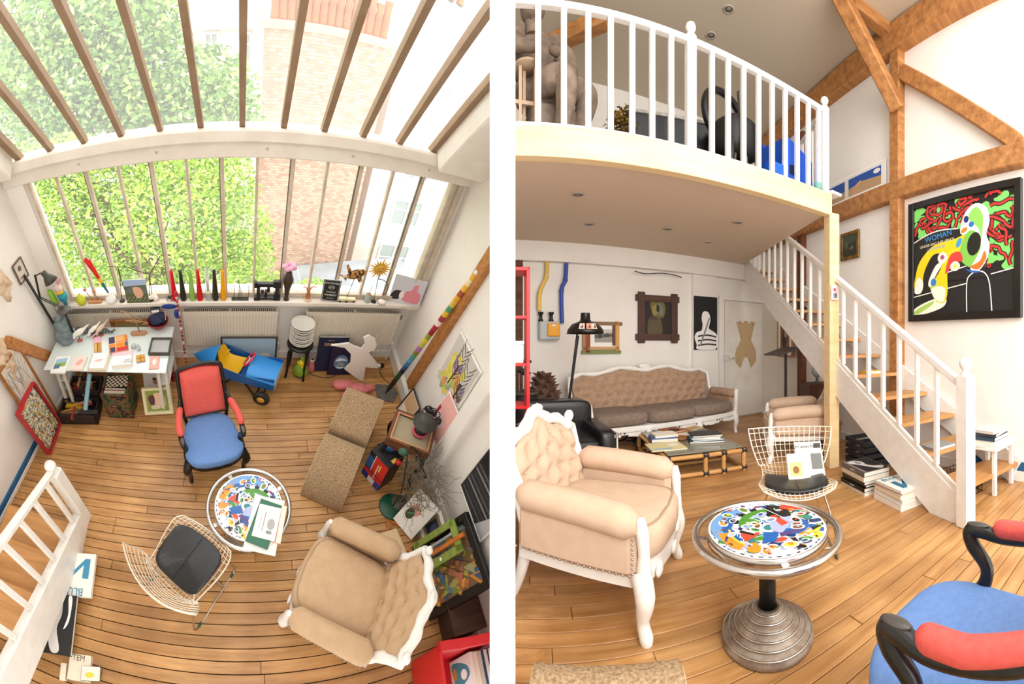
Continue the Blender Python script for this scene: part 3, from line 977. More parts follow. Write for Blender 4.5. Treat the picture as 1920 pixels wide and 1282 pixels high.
BLUEFAB = mat('6a8fca', .8, kind='cloth', col2='6187c2', scale=60, bump=.05)
REDFAB = mat('dd5d54', .75, kind='cloth', col2='d4534c', scale=60, bump=.05)
def parlour_chair(P, label, loc, rz, sc):
    t = thing(P, 'parlour_armchair', label, 'armchair', loc, rz, None, sc)
    sg = lambda q, p: abs(q) ** p * (1 if q >= 0 else -1)
    def cush(u, v):
        a = 2 * pi * u; b = -pi / 2 + pi * v
        x = .265 * sg(cos(a), .55) * sg(cos(b), .4); yy = .265 * sg(sin(a), .55) * sg(cos(b), .4)
        yy -= .045 * (1 - (x / .265) ** 2) * (1 if yy < 0 else 0)
        return (x * (1 - .16 * (yy / .26)), yy - .03, .415 + .06 * sg(sin(b), .5) + (.022 * (1 - (x / .27) ** 2) if b > 0 else 0))
    m = MB(BLUEFAB, True); m.grid(cush, 40, 15, True); m.build('seat', t)
    m = MB(BLACKWOOD, True)
    ring = [cush(u / 40, .36) for u in range(40)]
    m.grid(lambda u, v: (ring[int(u * 40) % 40][0] * (1.0 + .03 * v), ring[int(u * 40) % 40][1] * (1.0 + .03 * v), .40 - .07 * v), 40, 3, True)
    m.prism([(q[0] * .98, q[1] * .98) for q in ring], .335, .36)
    m.build('seat_rail', t)
    def yof(z): return .215 + (z - .45) * .30
    def bp(u, v, d):
        w_ = lerp(.205, .19, v)
        z = .50 + v * .50 + (.035 * (1 - (2 * u - 1) ** 2) if v > .5 else 0) * (v - .5) * 2
        e = min(u, 1 - u, v, 1 - v)
        return ((2 * u - 1) * w_, yof(z) - .012 - d * min(1, e / .14) ** .55, z)
    m = MB(REDFAB, True); m.grid(lambda u, v: bp(u, v, .05), 19, 19); m.grid(lambda u, v: (lambda q: (q[0], q[1] + .05, q[2]))(bp(1 - u, v, 0)), 7, 7); m.build('backrest', t)
    m = MB(BLACKWOOD, True)
    pts = [(-.20, yof(.40), .40), (-.222, yof(.52), .52), (-.222, yof(.7), .7), (-.212, yof(.96), .96)]
    pts += [((2 * u - 1) * .2, yof(1.03), 1.025 + .045 * (1 - (2 * u - 1) ** 2)) for u in [i / 10 for i in range(11)]]
    pts += [(.212, yof(.96), .96), (.222, yof(.7), .7), (.222, yof(.52), .52), (.20, yof(.40), .40)]
    m.tube(catmull(pts, 3), .019, 10); m.tube([(-.21, yof(.48), .485), (0, yof(.47), .475), (.21, yof(.48), .485)], .018, 8)
    m.build('back_frame', t)
    for s_ in (-1, 1):
        m = MB(BLACKWOOD, True)
        curved(m, [(s_ * .225, yof(.70), .70), (s_ * .27, .12, .655), (s_ * .285, -.06, .635), (s_ * .28, -.16, .655), (s_ * .275, -.20, .648), (s_ * .272, -.185, .60), (s_ * .265, -.13, .53), (s_ * .262, -.14, .46), (s_ * .262, -.19, .40)],
               [.02, .021, .022, .028, .024, .027, .024, .026, .034])
        o = m.build('arm', t)
        m = MB(mat('4a4642', .35), True); m.ball((s_ * .278, -.168, .676), (.02, .045, .008), 10); m.build('carving', o)
        m = MB(REDFAB, True)
        def pad(u, v):
            a = 2 * pi * u; yy = lerp(-.115, .20, v)
            k = (min(1, min(v, 1 - v) / .1)) ** .5
            cx = lerp(.283, .24, max(0, (v - .35) / .65) ** 1.3); cz = .672 + .05 * max(0, v - .4)
            return (s_ * (cx + .032 * cos(a) * k), yy, cz + .034 * sin(a) * k)
        m.grid(pad, 20, 26, True); m.build('arm_pad', t)
        m = MB(BLACKWOOD, True)
        curved(m, [(s_ * .25, -.23, .40), (s_ * .285, -.27, .30), (s_ * .265, -.25, .16), (s_ * .265, -.262, .05)], [.045, .042, .024, .022])
        o = m.build('leg', t)
        m = MB(STEEL, True); m.ball((s_ * .265, -.262, .022), (.012, .022, .022), 10); m.build('caster', o)
        m = MB(BLACKWOOD, True)
        curved(m, [(s_ * .2, .2, .38), (s_ * .205, .235, .18), (s_ * .215, .30, 0)], [.026, .022, .018]); m.build('leg', t)
    return t

WIRE = mat('e9dfcc', .35, .3)
def wire_chair(P, label, loc, rz, sc):
    t = thing(P, 'wire_chair', label, 'chair', loc, rz, None, sc)
    prof = catmull([(-.27, .425, .22), (-.2, .445, .25), (-.05, .415, .245), (.10, .395, .215), (.20, .43, .21), (.25, .52, .24), (.295, .64, .285), (.335, .76, .31)], 4)
    def S(u, v):
        k = v * (len(prof) - 1); i = min(int(k), len(prof) - 2); q = prof[i].lerp(prof[i + 1], k - i)
        y_, z_, w_ = q
        c = (2 * u - 1)
        return (c * w_, y_ - (.10 * c * c if v > .55 else .04 * c * c * (-1 if v < .2 else 0)) * min(1, abs(v - .4) * 3), z_ + .045 * c * c * (1 if v < .7 else .2))
    m = MB(WIRE, True)
    for i in range(1, 16): m.tube([S(i / 16, j / 24) for j in range(25)], .0026, 5)
    for j in range(1, 20): m.tube([S(i / 14, j / 20) for i in range(15)], .0026, 5)
    m.build('wire_mesh', t)
    m = MB(WIRE, True)
    loop = [S(i / 12, 0) for i in range(13)] + [S(1, j / 20) for j in range(1, 21)] + [S(1 - i / 12, 1) for i in range(1, 13)] + [S(0, 1 - j / 20) for j in range(1, 20)]
    m.tube(loop, .0052, 6, closed=True); m.build('rim', t)
    m = MB(BLACKLEATHER, True)
    sg = lambda q, p: abs(q) ** p * (1 if q >= 0 else -1)
    def pad(u, v):
        a = 2 * pi * u; b = -pi / 2 + pi * v
        x = .205 * sg(cos(a), .42) * sg(cos(b), .4); y_ = .165 * sg(sin(a), .42) * sg(cos(b), .4)
        y_ -= .035 * (1 - (x / .205) ** 2) * (1 if y_ < 0 else 0)
        return (x * (1 - .06 * y_ / .165), y_ - .01, .445 + .03 * (x / .2) ** 2 - .03 * (y_ / .2) ** 2 * (y_ > 0) + .020 * sg(sin(b), .5))
    m.grid(pad, 40, 15, True)
    o = m.build('seat_pad', t)
    m = MB(mat('0a0a0b', .4), True)
    m.tube([(0, -.20, .455), (0, -.17, .4645), (0, -.05, .4655), (0, .04, .4645), (0, .12, .455), (0, .15, .445)], .0035, 6); m.build('seam', o)
    m = MB(CHROME, True)
    for s_ in (-1, 1):
        m.tube(catmull([(s_ * .16, -.18, .425), (s_ * .22, -.22, .2), (s_ * .24, -.235, .012), (s_ * .24, .0, .008), (s_ * .24, .24, .012), (s_ * .2, .2, .2), (s_ * .15, .10, .40)], 4), .0065, 7)
    m.tube([(-.16, -.18, .425), (.16, -.18, .425)], .006, 6); m.tube([(-.15, .1, .4), (.15, .1, .4)], .006, 6); m.tube([(-.235, -.1, .012), (.235, -.1, .012)], .006, 6)
    m.build('base', t)
    for s_ in (-1, 1):
        for y_ in (-.2, .2):
            m = MB(mat('1d4a2c', .5)); m.box((s_ * .24, y_, .006), (.02, .035, .012), .002); m.build('foot_pad', t)
    return t

PRINTW = mat('f4f2ee', .25)
PC = {k: mat(v, .25) for k, v in dict(blue='1c5fae', sky='6f9fd6', lilac='a9b3de', green='4c8f2f', orange='e8922e', red='dc4a33', black='16161a', navy='23386e', yellow='e7c83c', teal='2f7f84', brown='7a5236', purple='54407a').items()}
def round_table(P, label, loc, rz, sc=1.):
    t = thing(P, 'round_table', label, 'table', loc, rz, None, sc)
    BASEM = mat('a3988a', .42, .45, kind='plaster', col2='7c685a', scale=16, bump=.25)
    m = MB(BASEM, True)
    prof = [(0, 0), (.2, 0), (.203, .012), (.2, .02)]
    r, z = .193, .024
    for i in range(6):
        prof += [(r, z + .004), (r - .004, z + .016), (r - .024, z + .02)]
        r -= .0255; z += .0185
    prof += [(.042, z), (0, z)]
    m.lathe(prof, 40); o = m.build('base', t)
    m = MB(CHROME, True)
    r, z = .193, .024
    for i in range(6):
        m.tube([(r * cos(a), r * sin(a), z + .012) for a in [2 * pi * k / 36 for k in range(36)]], .0042, 6, closed=True)
        r -= .0255; z += .0185
    m.build('chrome_ring', o)
    m = MB(BLACK, True); m.cyl((0, 0, .12), .037, .30, 20); m.build('column', t)
    m = MB(CHROME, True); m.tube([(.312 * cos(a), .312 * sin(a), .466) for a in [2 * pi * k / 60 for k in range(60)]], .0165, 10, closed=True); m.build('hoop', t)
    for a in (30, 120, 210, 300):
        m = MB(CHROME, True)
        c, s_ = cos(R(a)), sin(R(a)); m.bar((.2 * c, .2 * s_, .437), (.30 * c, .30 * s_, .464), .03, .016)
        m.build('bracket', t)
    m = MB(CHROME, True); m.lathe([(0, .425), (.05, .42), (.255, .44), (.264, .448), (.264, .486), (.258, .49), (0, .49)], 48); m.build('tabletop', t)
    # the painted top: flat coloured shapes one over another
    m = MB(PRINTW)
    lay = [.4905]
    def shape(col, pts):
        lay[0] += .00002
        m.use(PC[col] if isinstance(col, str) else col).flat([p for p in pts], lay[0])
    def clipr(p, rr=.247):
        q = hypot(*p); return p if q <= rr else (p[0] * rr / q, p[1] * rr / q)
    def arc(cx, cy, r0, r1, a0, a1, n=14):
        return [clipr((cx + r0 * cos(R(lerp(a0, a1, i / n))), cy + r0 * sin(R(lerp(a0, a1, i / n))))) for i in range(n + 1)] + \
               [clipr((cx + r1 * cos(R(lerp(a1, a0, i / n))), cy + r1 * sin(R(lerp(a1, a0, i / n))))) for i in range(n + 1)]
    def disc(cx, cy, r, n=20, sx=1., rot=0.):
        return [clipr((cx + r * sx * cos(a) * cos(rot) - r * sin(a) * sin(rot), cy + r * sx * cos(a) * sin(rot) + r * sin(a) * cos(rot))) for a in [2 * pi * k / n for k in range(n)]]
    m.flat([(.256 * cos(2 * pi * k / 56), .256 * sin(2 * pi * k / 56)) for k in range(56)], lay[0])
    rd = random.Random(21)
    for k in range(44):
        a = k * 360 / 44 + rd.uniform(-2, 2)
        shape(rd.choice(['navy', 'black', 'navy', 'blue']), arc(0, 0, .240, .248, a, a + rd.uniform(2.5, 5), 3))
    for i in range(95):
        a, rr = rd.uniform(0, 2 * pi), .225 * rd.random() ** .6
        x, y_ = rr * cos(a), rr * sin(a); q, ro = rd.uniform(.012, .026), rd.uniform(0, 3)
        shape(PRINTW, disc(x, y_, q + .004, 12, rd.uniform(1.2, 2.2), ro)); shape(rd.choice(['blue', 'sky', 'navy', 'black', 'red', 'orange', 'green', 'lilac', 'purple', 'yellow', 'teal']), disc(x, y_, q, 12, rd.uniform(1.2, 2.2), ro))
    shape('sky', arc(-.02, .06, .12, .185, 20, 175)); shape('lilac', arc(.02, .05, .06, .12, -10, 120))
    shape('blue', arc(-.02, .02, .13, .17, 70, 160)); shape('green', arc(.03, -.02, .12, .155, 5, 120)); shape('orange', arc(.03, -.02, .12, .155, -15, 15))
    for k in range(9): shape('black' if k % 2 else PRINTW, arc(.03, -.02, .155, .178, 5 + k * 13, 18 + k * 13, 3))
    shape('black', [(.10, .03), (.205, .06), (.225, -.03), (.13, -.08), (.09, -.04)])
    shape('lilac', disc(.03, -.09, .085)); shape('blue', arc(.03, -.09, .03, .085, 170, 350)); shape('sky', arc(.03, -.09, .0, .03, 180, 359))
    shape('red', [(.015, -.06), (.10, .015), (.115, -.005), (.05, -.085)])
    shape('red', [(-.16, .05), (-.10, .09), (-.05, .01), (-.10, .02)]); shape('orange', arc(-.03, 0, .16, .205, 120, 165)); shape('yellow', arc(-.03, 0, .15, .16, 110, 165))
    for k in range(6): shape('black' if k % 2 == 0 else PRINTW, [(-.09 + k * .018, .10 - k * .004), (-.072 + k * .018, .096 - k * .004), (-.085 + k * .018, .03), (-.10 + k * .018, .035)])
    shape('blue', [(-.15, -.02), (-.06, .0), (-.04, -.06), (-.12, -.07)]); shape('purple', [(-.08, -.08), (.0, -.16), (.02, -.145), (-.05, -.065)])
    shape('yellow', [(-.03, -.17), (.05, -.235), (-.01, -.225)]); shape('black', [(.0, -.2), (.06, -.235), (.03, -.19)])
    shape('orange', disc(-.20, .0, .03, 10)); shape('red', arc(0, 0, .19, .235, -18, -2)); shape('teal', disc(.12, -.16, .022, 10))
    fig = [(-.17, -.06), (-.13, -.13), (-.2, -.05), (-.05, .04), (-.01, .05), (.06, .0), (.10, .06), (.05, -.12), (.02, -.13), (.085, -.11), (.0, .16), (-.04, .19), (.04, .2), (.15, -.12), (.17, -.15), (-.12, .12), (.12, .15), (-.09, -.18), (-.03, .08)]
    for i, (x, y_) in enumerate(fig):
        a = rd.uniform(0, 3); q = rd.uniform(.013, .026)
        shape(PRINTW, disc(x, y_, q, 14, 1.5, a)); shape(rd.choice(list(PC)), disc(x, y_, q * .7, 12, 1.5, a)); shape(rd.choice(['yellow', 'red', 'orange', 'lilac', 'navy']), disc(x + q * .3, y_, q * .35, 8))
    for i in range(40):
        a, rr = rd.uniform(0, 2 * pi), rd.uniform(.17, .232)
        shape(rd.choice(['navy', 'black', 'green', 'red', 'purple', 'brown', 'orange']), disc(rr * cos(a), rr * sin(a), rd.uniform(.003, .008), 6, 1.8, rd.uniform(0, 3)))
    shape(PRINTW, [(-.01, .10), (-.006, .10), (.075, -.0), (.072, -.002)]); shape(PRINTW, [(.16, .06), (.164, .058), (.06, -.10), (.057, -.098)])
    o = m.build('painted_top', t)
    writing('9', PRINTW, .06, o, 'numeral', (.165, .0, lay[0] + .0008), (0, 0, R(160)), depth=.0003)
    return t

CARD = mat('b59a78', .9, kind='cloth', col2='83694b', scale=95, bump=.5)
def card_chaise(P, label, loc, rz, sc=1.):
    t = thing(P, 'cardboard_chaise', label, 'chair', loc, rz, None, sc)
    top = [(-.02, .585), (.03, .60), (.10, .575), (.25, .48), (.40, .39), (.425, .27), (.44, .20), (.475, .20), (.49, .39), (.53, .43), (.60, .43), (.72, .395), (.85, .32), (.95, .215), (1.0, .11), (1.01, 0)]
    bot = [(.90, 0), (.84, .13), (.72, .24), (.60, .27), (.50, .12), (.42, .12), (.34, .25), (.2, .35), (.10, .30), (.08, .1), (.08, 0), (-.06, 0), (-.07, .3)]
    pts = [(p.x, p.y) for p in catmull([(x, y_, 0) for x, y_ in top], 4)] + bot
    m = MB(CARD, False)
    m.T = Matrix(((0, 0, 1, 0), (-1, 0, 0, 0), (0, 1, 0, 0), (0, 0, 0, 1)))
    m.prism(pts, -.2, .2, True); m.build('body', t)
    e = MB(mat('e8d9bd', .9, kind='wave', scale=60, cols=('eadcc2', 'd2bd98'), dist=3., interp='LINEAR'))
    e.T = m.T
    e.prism([(x * .995 + .002, y_ * .985 + .002) for x, y_ in pts], .2003, .203); e.prism([(x * .995 + .002, y_ * .985 + .002) for x, y_ in pts], -.203, -.2003)
    e.build('end_panel', t)
    return t

# ------------------------------------------------------------------ placing them
bergere(A, 'beige buttoned armchair with a white carved frame, seen from above on the plank floor', (.735, .63, 0), R(-123), .95, BEIGE)
parlour_chair(A, 'black-framed armchair with blue seat and red back, facing the round table from the window side', (-.265, 1.92, 0), R(15), .93)
wire_chair(A, 'white wire chair with a black leather pad, seen from above beside the stairs', (-.375, .83, 0), R(146), 1.0)
round_table(A, 'round colourful painted table with steel hoop, partly covered by magazines', (.065, 1.225, 0), R(0), 1.0)
card_chaise(A, 'corrugated cardboard chaise with two humps standing on the plank floor', (1.20, 2.23, 0), R(-31), .95)

bergere(B, 'pale buttoned armchair with white carved frame and nailheads, large at the partition', (.475, 2.05, 0), R(55), 1.05, CREAM, rake=.34)
bergere(B, 'beige armchair with padded rolled arms, half hidden behind the pine post', (3.00, 3.40, 0), R(-124), 1.04, CREAM)
wire_chair(B, 'chrome wire chair with black pad and newspapers on it, before the pine post', (1.63, 1.87, 0), R(-33), .93)
round_table(B, 'round colourful painted table with steel hoop on a ridged cone base', (1.037, 1.372, 0), R(38), 1.0)
parlour_chair(B, 'black-framed blue armchair with red arm pads, cut off by the picture edge', (1.03, .36, 0), R(-178), .97)
card_chaise(B, 'top edge of a corrugated cardboard chaise standing in the near foreground', (.225, .91, 0), R(-12), .88)
# ================================================================== pictures, books and other flat goods
class Art:
    """Flat coloured shapes laid over one another on a w by h sheet (coordinates -1..1)."""
    def __init__(s, w, h, bg, z=0.):
        s.w, s.h, s.z = w, h, z
        s.mb = MB(mat(bg, .6) if isinstance(bg, str) else bg)
        s.mb.flat([(-w / 2, -h / 2), (w / 2, -h / 2), (w / 2, h / 2), (-w / 2, h / 2)], z)
    def poly(s, col, pts):
        s.z += .00004
        s.mb.use(mat(col, .6) if isinstance(col, str) else col).flat([(x * s.w / 2, y * s.h / 2) for x, y in pts], s.z)
        return s
    def rect(s, col, x0, y0, x1, y1): return s.poly(col, [(x0, y0), (x1, y0), (x1, y1), (x0, y1)])
    def oval(s, col, cx, cy, rx, ry, rot=0., n=16):
        return s.poly(col, [(cx + rx * cos(a) * cos(rot) - ry * sin(a) * sin(rot), cy + rx * cos(a) * sin(rot) + ry * sin(a) * cos(rot)) for a in [2 * pi * k / n for k in range(n)]])
    def smooth(s, col, pts, n=4):
        P = [Vector((x, y, 0)) for x, y in pts]; P = [P[-1]] + P + P[:2]
        out = []
        for i in range(1, len(P) - 2):
            a, b, c, d = P[i - 1], P[i], P[i + 1], P[i + 2]
            for k in range(n):
                t = k / n
                out.append(.5 * ((2 * b) + (c - a) * t + (2 * a - 5 * b + 4 * c - d) * t * t + (3 * b - a - 3 * c + d) * t ** 3))
        return s.poly(col, [(p.x, p.y) for p in out])
    def line(s, col, pts, wd, n=4):
        P = catmull([(x * s.w / 2, y * s.h / 2, 0) for x, y in pts], n)
        s.z += .00004
        s.mb.use(mat(col, .6) if isinstance(col, str) else col)
        L, Rr = [], []
        for i, p in enumerate(P):
            t = (P[min(i + 1, len(P) - 1)] - P[max(i - 1, 0)]).normalized()
            q = Vector((-t.y, t.x, 0)) * wd / 2
            L.append((p + q).to_tuple()[:2] + (s.z,)); Rr.append((p - q).to_tuple()[:2] + (s.z,))
        k = len(P)
        s.mb.add(Rr + L, [(i, i + 1, k + i + 1, k + i) for i in range(k - 1)], False)
        return s

def wall_at(p, x, n):
    """Matrix of a picture: origin p, x along the wall, y up (or along the lean), z out of the wall."""
    x, n = Vector(x).normalized(), Vector(n).normalized()
    y = n.cross(x)
    m = Matrix.Identity(4)
    for i, c in enumerate((x, y, n)):
        for j in range(3): m[j][i] = c[j]
    m.translation = p
    return m

def framed(P, name, label, T, w_, h_, fw, fd, fm, art=None, cat='picture', group=None, backing=None, mount=None, parts=None):
    """A picture: four-sided frame, backing board, painted face."""
    t = thing(P, name, label, cat, group=group)
    t.matrix_world = P.M @ T
    if fw > 0:
        m = MB(fm)
        for s_ in (-1, 1):
            m.box((s_ * (w_ - fw) / 2, 0, fd / 2), (fw, h_, fd), min(.006, fw * .2)); m.box((0, s_ * (h_ - fw) / 2, fd / 2), (w_ - fw, fw, fd * .96), min(.006, fw * .2))
        m.build('frame', t)
    b = MB(backing or PAPER); b.box((0, 0, fd * .25), (w_ - fw, h_ - fw, fd * .5)); b.build('backing', t)
    z = fd * .5 + .001
    if mount:
        mm = MB(PAPER); mm.box((0, 0, z), (w_ - 2 * fw, h_ - 2 * fw, .002)); mm.build('mount', t); z += .002
    if art is not None:
        k = art.mb
        o = k.build('painting' if not mount else 'print', t); o.location = (0, 0, z)
        t['art'] = o.name
    return t

BOOKCOLS = ['f3efe6', 'e9e2d2', '2a2c33', 'd8d3c8', '7f2f2a', '2f5d8c', 'c8b48a', 'e2e6e6', '4a5a48', 'efe9da']
def book(P, label, loc, rz, d, col, pages='efe8da', art=None, group=None, rx=0., ry=0., name='book', text=None, tcol='222222', tsize=.03, spine=None, tloc=(0, 0), trot=0.):
    """A closed book lying flat: cover boards, page block; d = (width, depth, thickness)."""
    t = thing(P, name, label, 'book', loc, rz, group, 1., rx, ry)
    w_, h_, k = d
    cm = mat(col, .45) if isinstance(col, str) else col
    m = MB(cm); b = min(.003, k * .14)
    m.box((0, 0, b / 2), (w_, h_, b)); m.box((0, 0, k - b / 2), (w_, h_, b)); m.box((-w_ / 2 + b / 2, 0, k / 2), (b, h_, k))
    m.build('cover', t)
    m = MB(mat(pages, .9)); m.box((b * .5, 0, k / 2), (w_ - .006, h_ - .008, k - 2 * b)); m.build('pages', t)
    if art is not None:
        o = art.mb.build('cover_print', t); o.location = (0, 0, k + .0004)
    if text: writing(text, mat(tcol, .5), tsize, t, 'lettering', (tloc[0], tloc[1], k + .004 if art is not None else k + .001), (0, 0, trot), depth=.0004)
    if spine: writing(spine, mat('e8e4da', .5), min(k * .5, .02), t, 'lettering', (-w_ / 2 - .0006, 0, k / 2), (R(90), 0, R(-90)), depth=.0003)
    return t
# ================================================================== B: stairs and balustrades
def finial(m, c, r):
    m.lathe([(r * .9, 0), (r * .9, r * .25), (r * .5, r * .5), (r * .55, r * .8), (r * .95, r * 1.3), (r, r * 1.8), (r * .8, r * 2.4), (0, r * 2.75)], 16, c)
t = thing(B, 'mezzanine_balustrade', 'white wooden balustrade with ball-topped newels along the mezzanine edge', 'balustrade')
def mz(u, z, off=.0): return wpos(MZ_C, MZ_N, MZX, u, z, off)
BASEZ, RAILZ = 2.90, 3.80
def upright(p, z0, z1, w_, ang):
    m = MB(WHITEWOOD); m.T = Matrix.Translation(p) @ Matrix.Rotation(ang, 4, 'Z')
    m.box((0, 0, (z0 + z1) / 2), (w_, w_, z1 - z0), w_ * .12); return m
ANG = R(-2)
us = [.279, .461, .637, .805, .970, 1.130, 1.287, 1.653, 1.810, 1.969, 2.131, 2.287, 2.445, 2.60, 2.75, 2.895]
for u in us: upright(mz(u, 0, 0), BASEZ, RAILZ, .042, ANG).build('baluster', t)
for u in (1.458, 2.985):
    o = upright(mz(u, 0, 0), BASEZ - .02, RAILZ + .04, .078, ANG).build('newel', t)
    m = MB(WHITEWOOD, True); q = mz(u, RAILZ + .04); finial(m, (q.x, q.y, q.z), .042); m.build('finial', o)
m = MB(WHITEWOOD); m.bar(mz(.03, RAILZ), mz(2.97, RAILZ), .06, .05, bev=.008); m.build('handrail', t)
m = MB(WHITEWOOD); m.bar(mz(.03, BASEZ - .012), mz(3.02, BASEZ - .012), .10, .045, bev=.006); m.build('base_rail', t)

t = thing(B, 'stairwell_balustrade', 'short white balustrade running back beside the stairwell opening', 'balustrade')
p0, p1 = mz(2.985, 0) + Vector((.03, .06, 0)), Vector((d2.x - .05, d2.y - .9, 0))
for k in range(1, 13): upright(p0.lerp(p1, k / 13), BASEZ - .05, RAILZ, .036, R(20)).build('baluster', t)
m = MB(WHITEWOOD); m.bar(rz_(p0, RAILZ), rz_(p1, RAILZ), .05, .045, bev=.006); m.build('handrail', t)

t = thing(B, 'open_staircase', 'white open staircase with oak treads climbing along the right wall', 'staircase')
def stp(tt, z, off=0.): q = NEW + SU * tt + SN * off; return Vector((q.x, q.y, z))
for off, nm in ((0, 'stringer'), (None, 'stringer')):
    m = MB(WHITEWOOD)
    if off == 0:
        m.T = Matrix(((SU.x, 0, SN.x, NEW.x), (SU.y, 0, SN.y, NEW.y), (0, 1, 0, 0), (0, 0, 0, 1)))
        m.prism([(.05, 0), (.33, 0), (4.55, 2.41), (4.72, 2.80), (4.45, 2.70), (.05, .205)], -.02, .02)
        m.bar((.05, .222, 0), (4.5, 2.735, 0), .055, .025, up=(0, 0, 1))
    else:
        m.bar(RT(1905, 880, .03) * 1 + Vector((0, 0, .1 - RT(1905, 880, .03).z)), rz_(RT(1440, 700, .03), 2.72), .03, .26, bev=.003)
    m.build('stringer', t)
NT = 13
TREAD = mat('cf9a62', .45, kind='wood', col2='b17c45', scale=2.2, vary=.06)
for k in range(NT):
    tt, z = .16 + k * .345, .19 + k * .198
    a = stp(tt, z, .02); b_ = stp(tt + .29, z, .02)
    def towall(p): return p + SN * (((RT_C - p).dot(RT_N) - .03) / SN.dot(RT_N))
    m = MB(TREAD)
    m.prism([(q.x, q.y) for q in (a, towall(a), towall(b_), b_)], z - .035, z); m.build('tread', t)
for tt in [.28 + .212 * i for i in range(7)] + [1.83 + .212 * i for i in range(13)]:
    m = MB(WHITEWOOD); z0, z1 = .225 + .566 * tt, 1.0 + .60 * tt
    m.T = Matrix.Translation(stp(tt, 0)) @ Matrix.Rotation(-STA, 4, 'Z')
    if z1 > 3.5: z1 = 3.5
    m.box((0, 0, (z0 + z1) / 2), (.036, .036, z1 - z0), .004); m.build('baluster', t)
m = MB(WHITEWOOD); m.bar(stp(.02, 1.0 + .012), stp(4.1, 1.0 + .60 * 4.1), .055, .06, bev=.01); m.build('handrail', t)
m = MB(WHITEWOOD); m.T = Matrix.Translation(stp(0, 0)) @ Matrix.Rotation(-STA, 4, 'Z'); m.box((0, 0, .545), (.10, .10, 1.09), .006); o = m.build('newel', t)
m = MB(WHITEWOOD, True); q = stp(0, 1.09); finial(m, tuple(q), .048); m.build('finial', o)

# ------------------------------------------------------------------ lights sunk in the ceilings
for i, (x, y, z) in enumerate(((1084, 364, CEIL), (1105, 420, CEIL), (1252, 429, CEIL), (1328, 454, CEIL), (1383, 417, CEIL), (1366, 17, 5.04), (1333, 66, 5.04))):
    p = B.at(x, y, z)
    lab = ['round downlight in the mezzanine underside, nearest the partition', 'round downlight over the black floor lamp', 'round downlight in the middle of the mezzanine underside', 'round downlight nearest the chimney breast', 'round downlight nearest the stair opening', 'upper ceiling downlight, the higher of two', 'upper ceiling downlight, the lower of two'][i]
    t = thing(B, 'downlight', lab, 'light', (p.x, p.y, z - .001), 0, 'recessed downlights')
    m = MB(mat('b9ada0', .4), True); m.lathe([(.062, 0), (.062, -.006), (.045, -.009), (.042, -.002)], 20); m.build('rim', t)
    m = MB(mat('8d857c', .3), True); m.lathe([(.043, -.003), (.0, -.004)], 16); m.build('lens', t)

# ------------------------------------------------------------------ up on the mezzanine
STONE = mat('8f7c6c', .85, kind='plaster', col2='6f5f52', scale=9, bump=.3)
p = mz(.43, 2.89, -.40)
t = thing(B, 'stone_figure', 'weathered stone figure of a seated person behind the first balusters', 'sculpture', tuple(p), R(12), None, .78)
m = MB(STONE, True)
m.ball((-.16, .12, 1.05), (.24, .2, .36), 18, lump=.05); m.ball((-.12, .0, .62), (.28, .26, .2), 18, lump=.05)
m.ball((-.22, -.05, 1.52), (.13, .15, .17), 16, lump=.06); m.tube([(-.2, 0, 1.25), (-.21, -.02, 1.45)], .08, 12)
curved(m, [(-.1, .0, .62), (.08, -.1, .66), (.26, -.16, .64), (.32, -.17, .56), (.27, -.12, .3), (.22, -.1, .06)], [.15, .15, .13, .115, .09, .07], 5, 14)
curved(m, [(-.22, -.05, .6), (-.1, -.25, .62), (.02, -.36, .6), (.02, -.34, .3), (-.02, -.3, .05)], [.14, .14, .12, .09, .07], 5, 14)
m.ball((.25, -.18, .045), (.08, .15, .045), 12); m.ball((0, -.38, .045), (.07, .14, .045), 12)
curved(m, [(.02, .05, 1.27), (.16, -.06, 1.05), (.16, -.14, .82), (-.02, -.24, .9)], [.085, .075, .062, .05], 5, 12)
curved(m, [(-.36, .02, 1.25), (-.4, -.16, 1.0), (-.22, -.28, .92)], [.085, .07, .05], 5, 12)
m.ball((-.05, -.27, .92), (.07, .05, .05), 10)
m.box((0, .05, .25), (.5, .5, .5), .08)
m.build('body', t)
t = thing(B, 'sculptors_stand', 'pale wooden sculptors stand with crossbars behind the first baluster', 'stand', tuple(mz(.14, 2.89, -.10)), 0)
for (x, y_) in ((.02, 0), (.13, .03), (.05, .10)):
    m = MB(mat('b39a80', .7)); m.bar((x, y_ * .8, 0), (x, y_ * .6, .52), .022, .022); m.build('leg', t)
m = MB(mat('b39a80', .7)); m.bar((-.02, 0, .25), (.17, .04, .25), .02, .03); m.build('crossbar', t)
m = MB(mat('a58c74', .7)); m.lathe([(.1, .52), (.1, .54)], 16, (.07, .03, 0)); m.build('top', t)

PIANO = mat('0d0c0c', .3)
p = mz(1.62, 2.89, -.62)
t = thing(B, 'black_cabinet', 'long low black cabinet with a pale dusty top behind the balusters', 'cabinet', tuple(p), R(-6))
m = MB(PIANO); m.box((0, 0, .27), (.95, .35, .54), .01); m.build('body', t)
m = MB(mat('b9b4ac', .8, kind='plaster', col2='8f8a82', scale=30)); m.box((0, 0, .555), (.97, .37, .03), .004); m.build('top', t)
p = mz(1.06, 2.89, -.55)
t = thing(B, 'dried_bouquet', 'small bunch of golden dried flowers in a low pale pot on the mezzanine', 'plant', tuple(p))
m = MB(mat('cfc4b4', .7), True); m.lathe([(.06, 0), (.1, .06), (.11, .2), (.09, .22)], 16); m.build('pot', t)
gd = [mat('8a6a1e', .7), mat('6a5220', .8), mat('4a4a20', .8)]
m = leaf_cloud(gd, [(Vector((0, 0, .42)), .15), (Vector((.03, 0, .52)), .10), (Vector((-.08, 0, .32)), .08)], 420, .03, 8); o = m.build('flowers', t, kind='stuff')
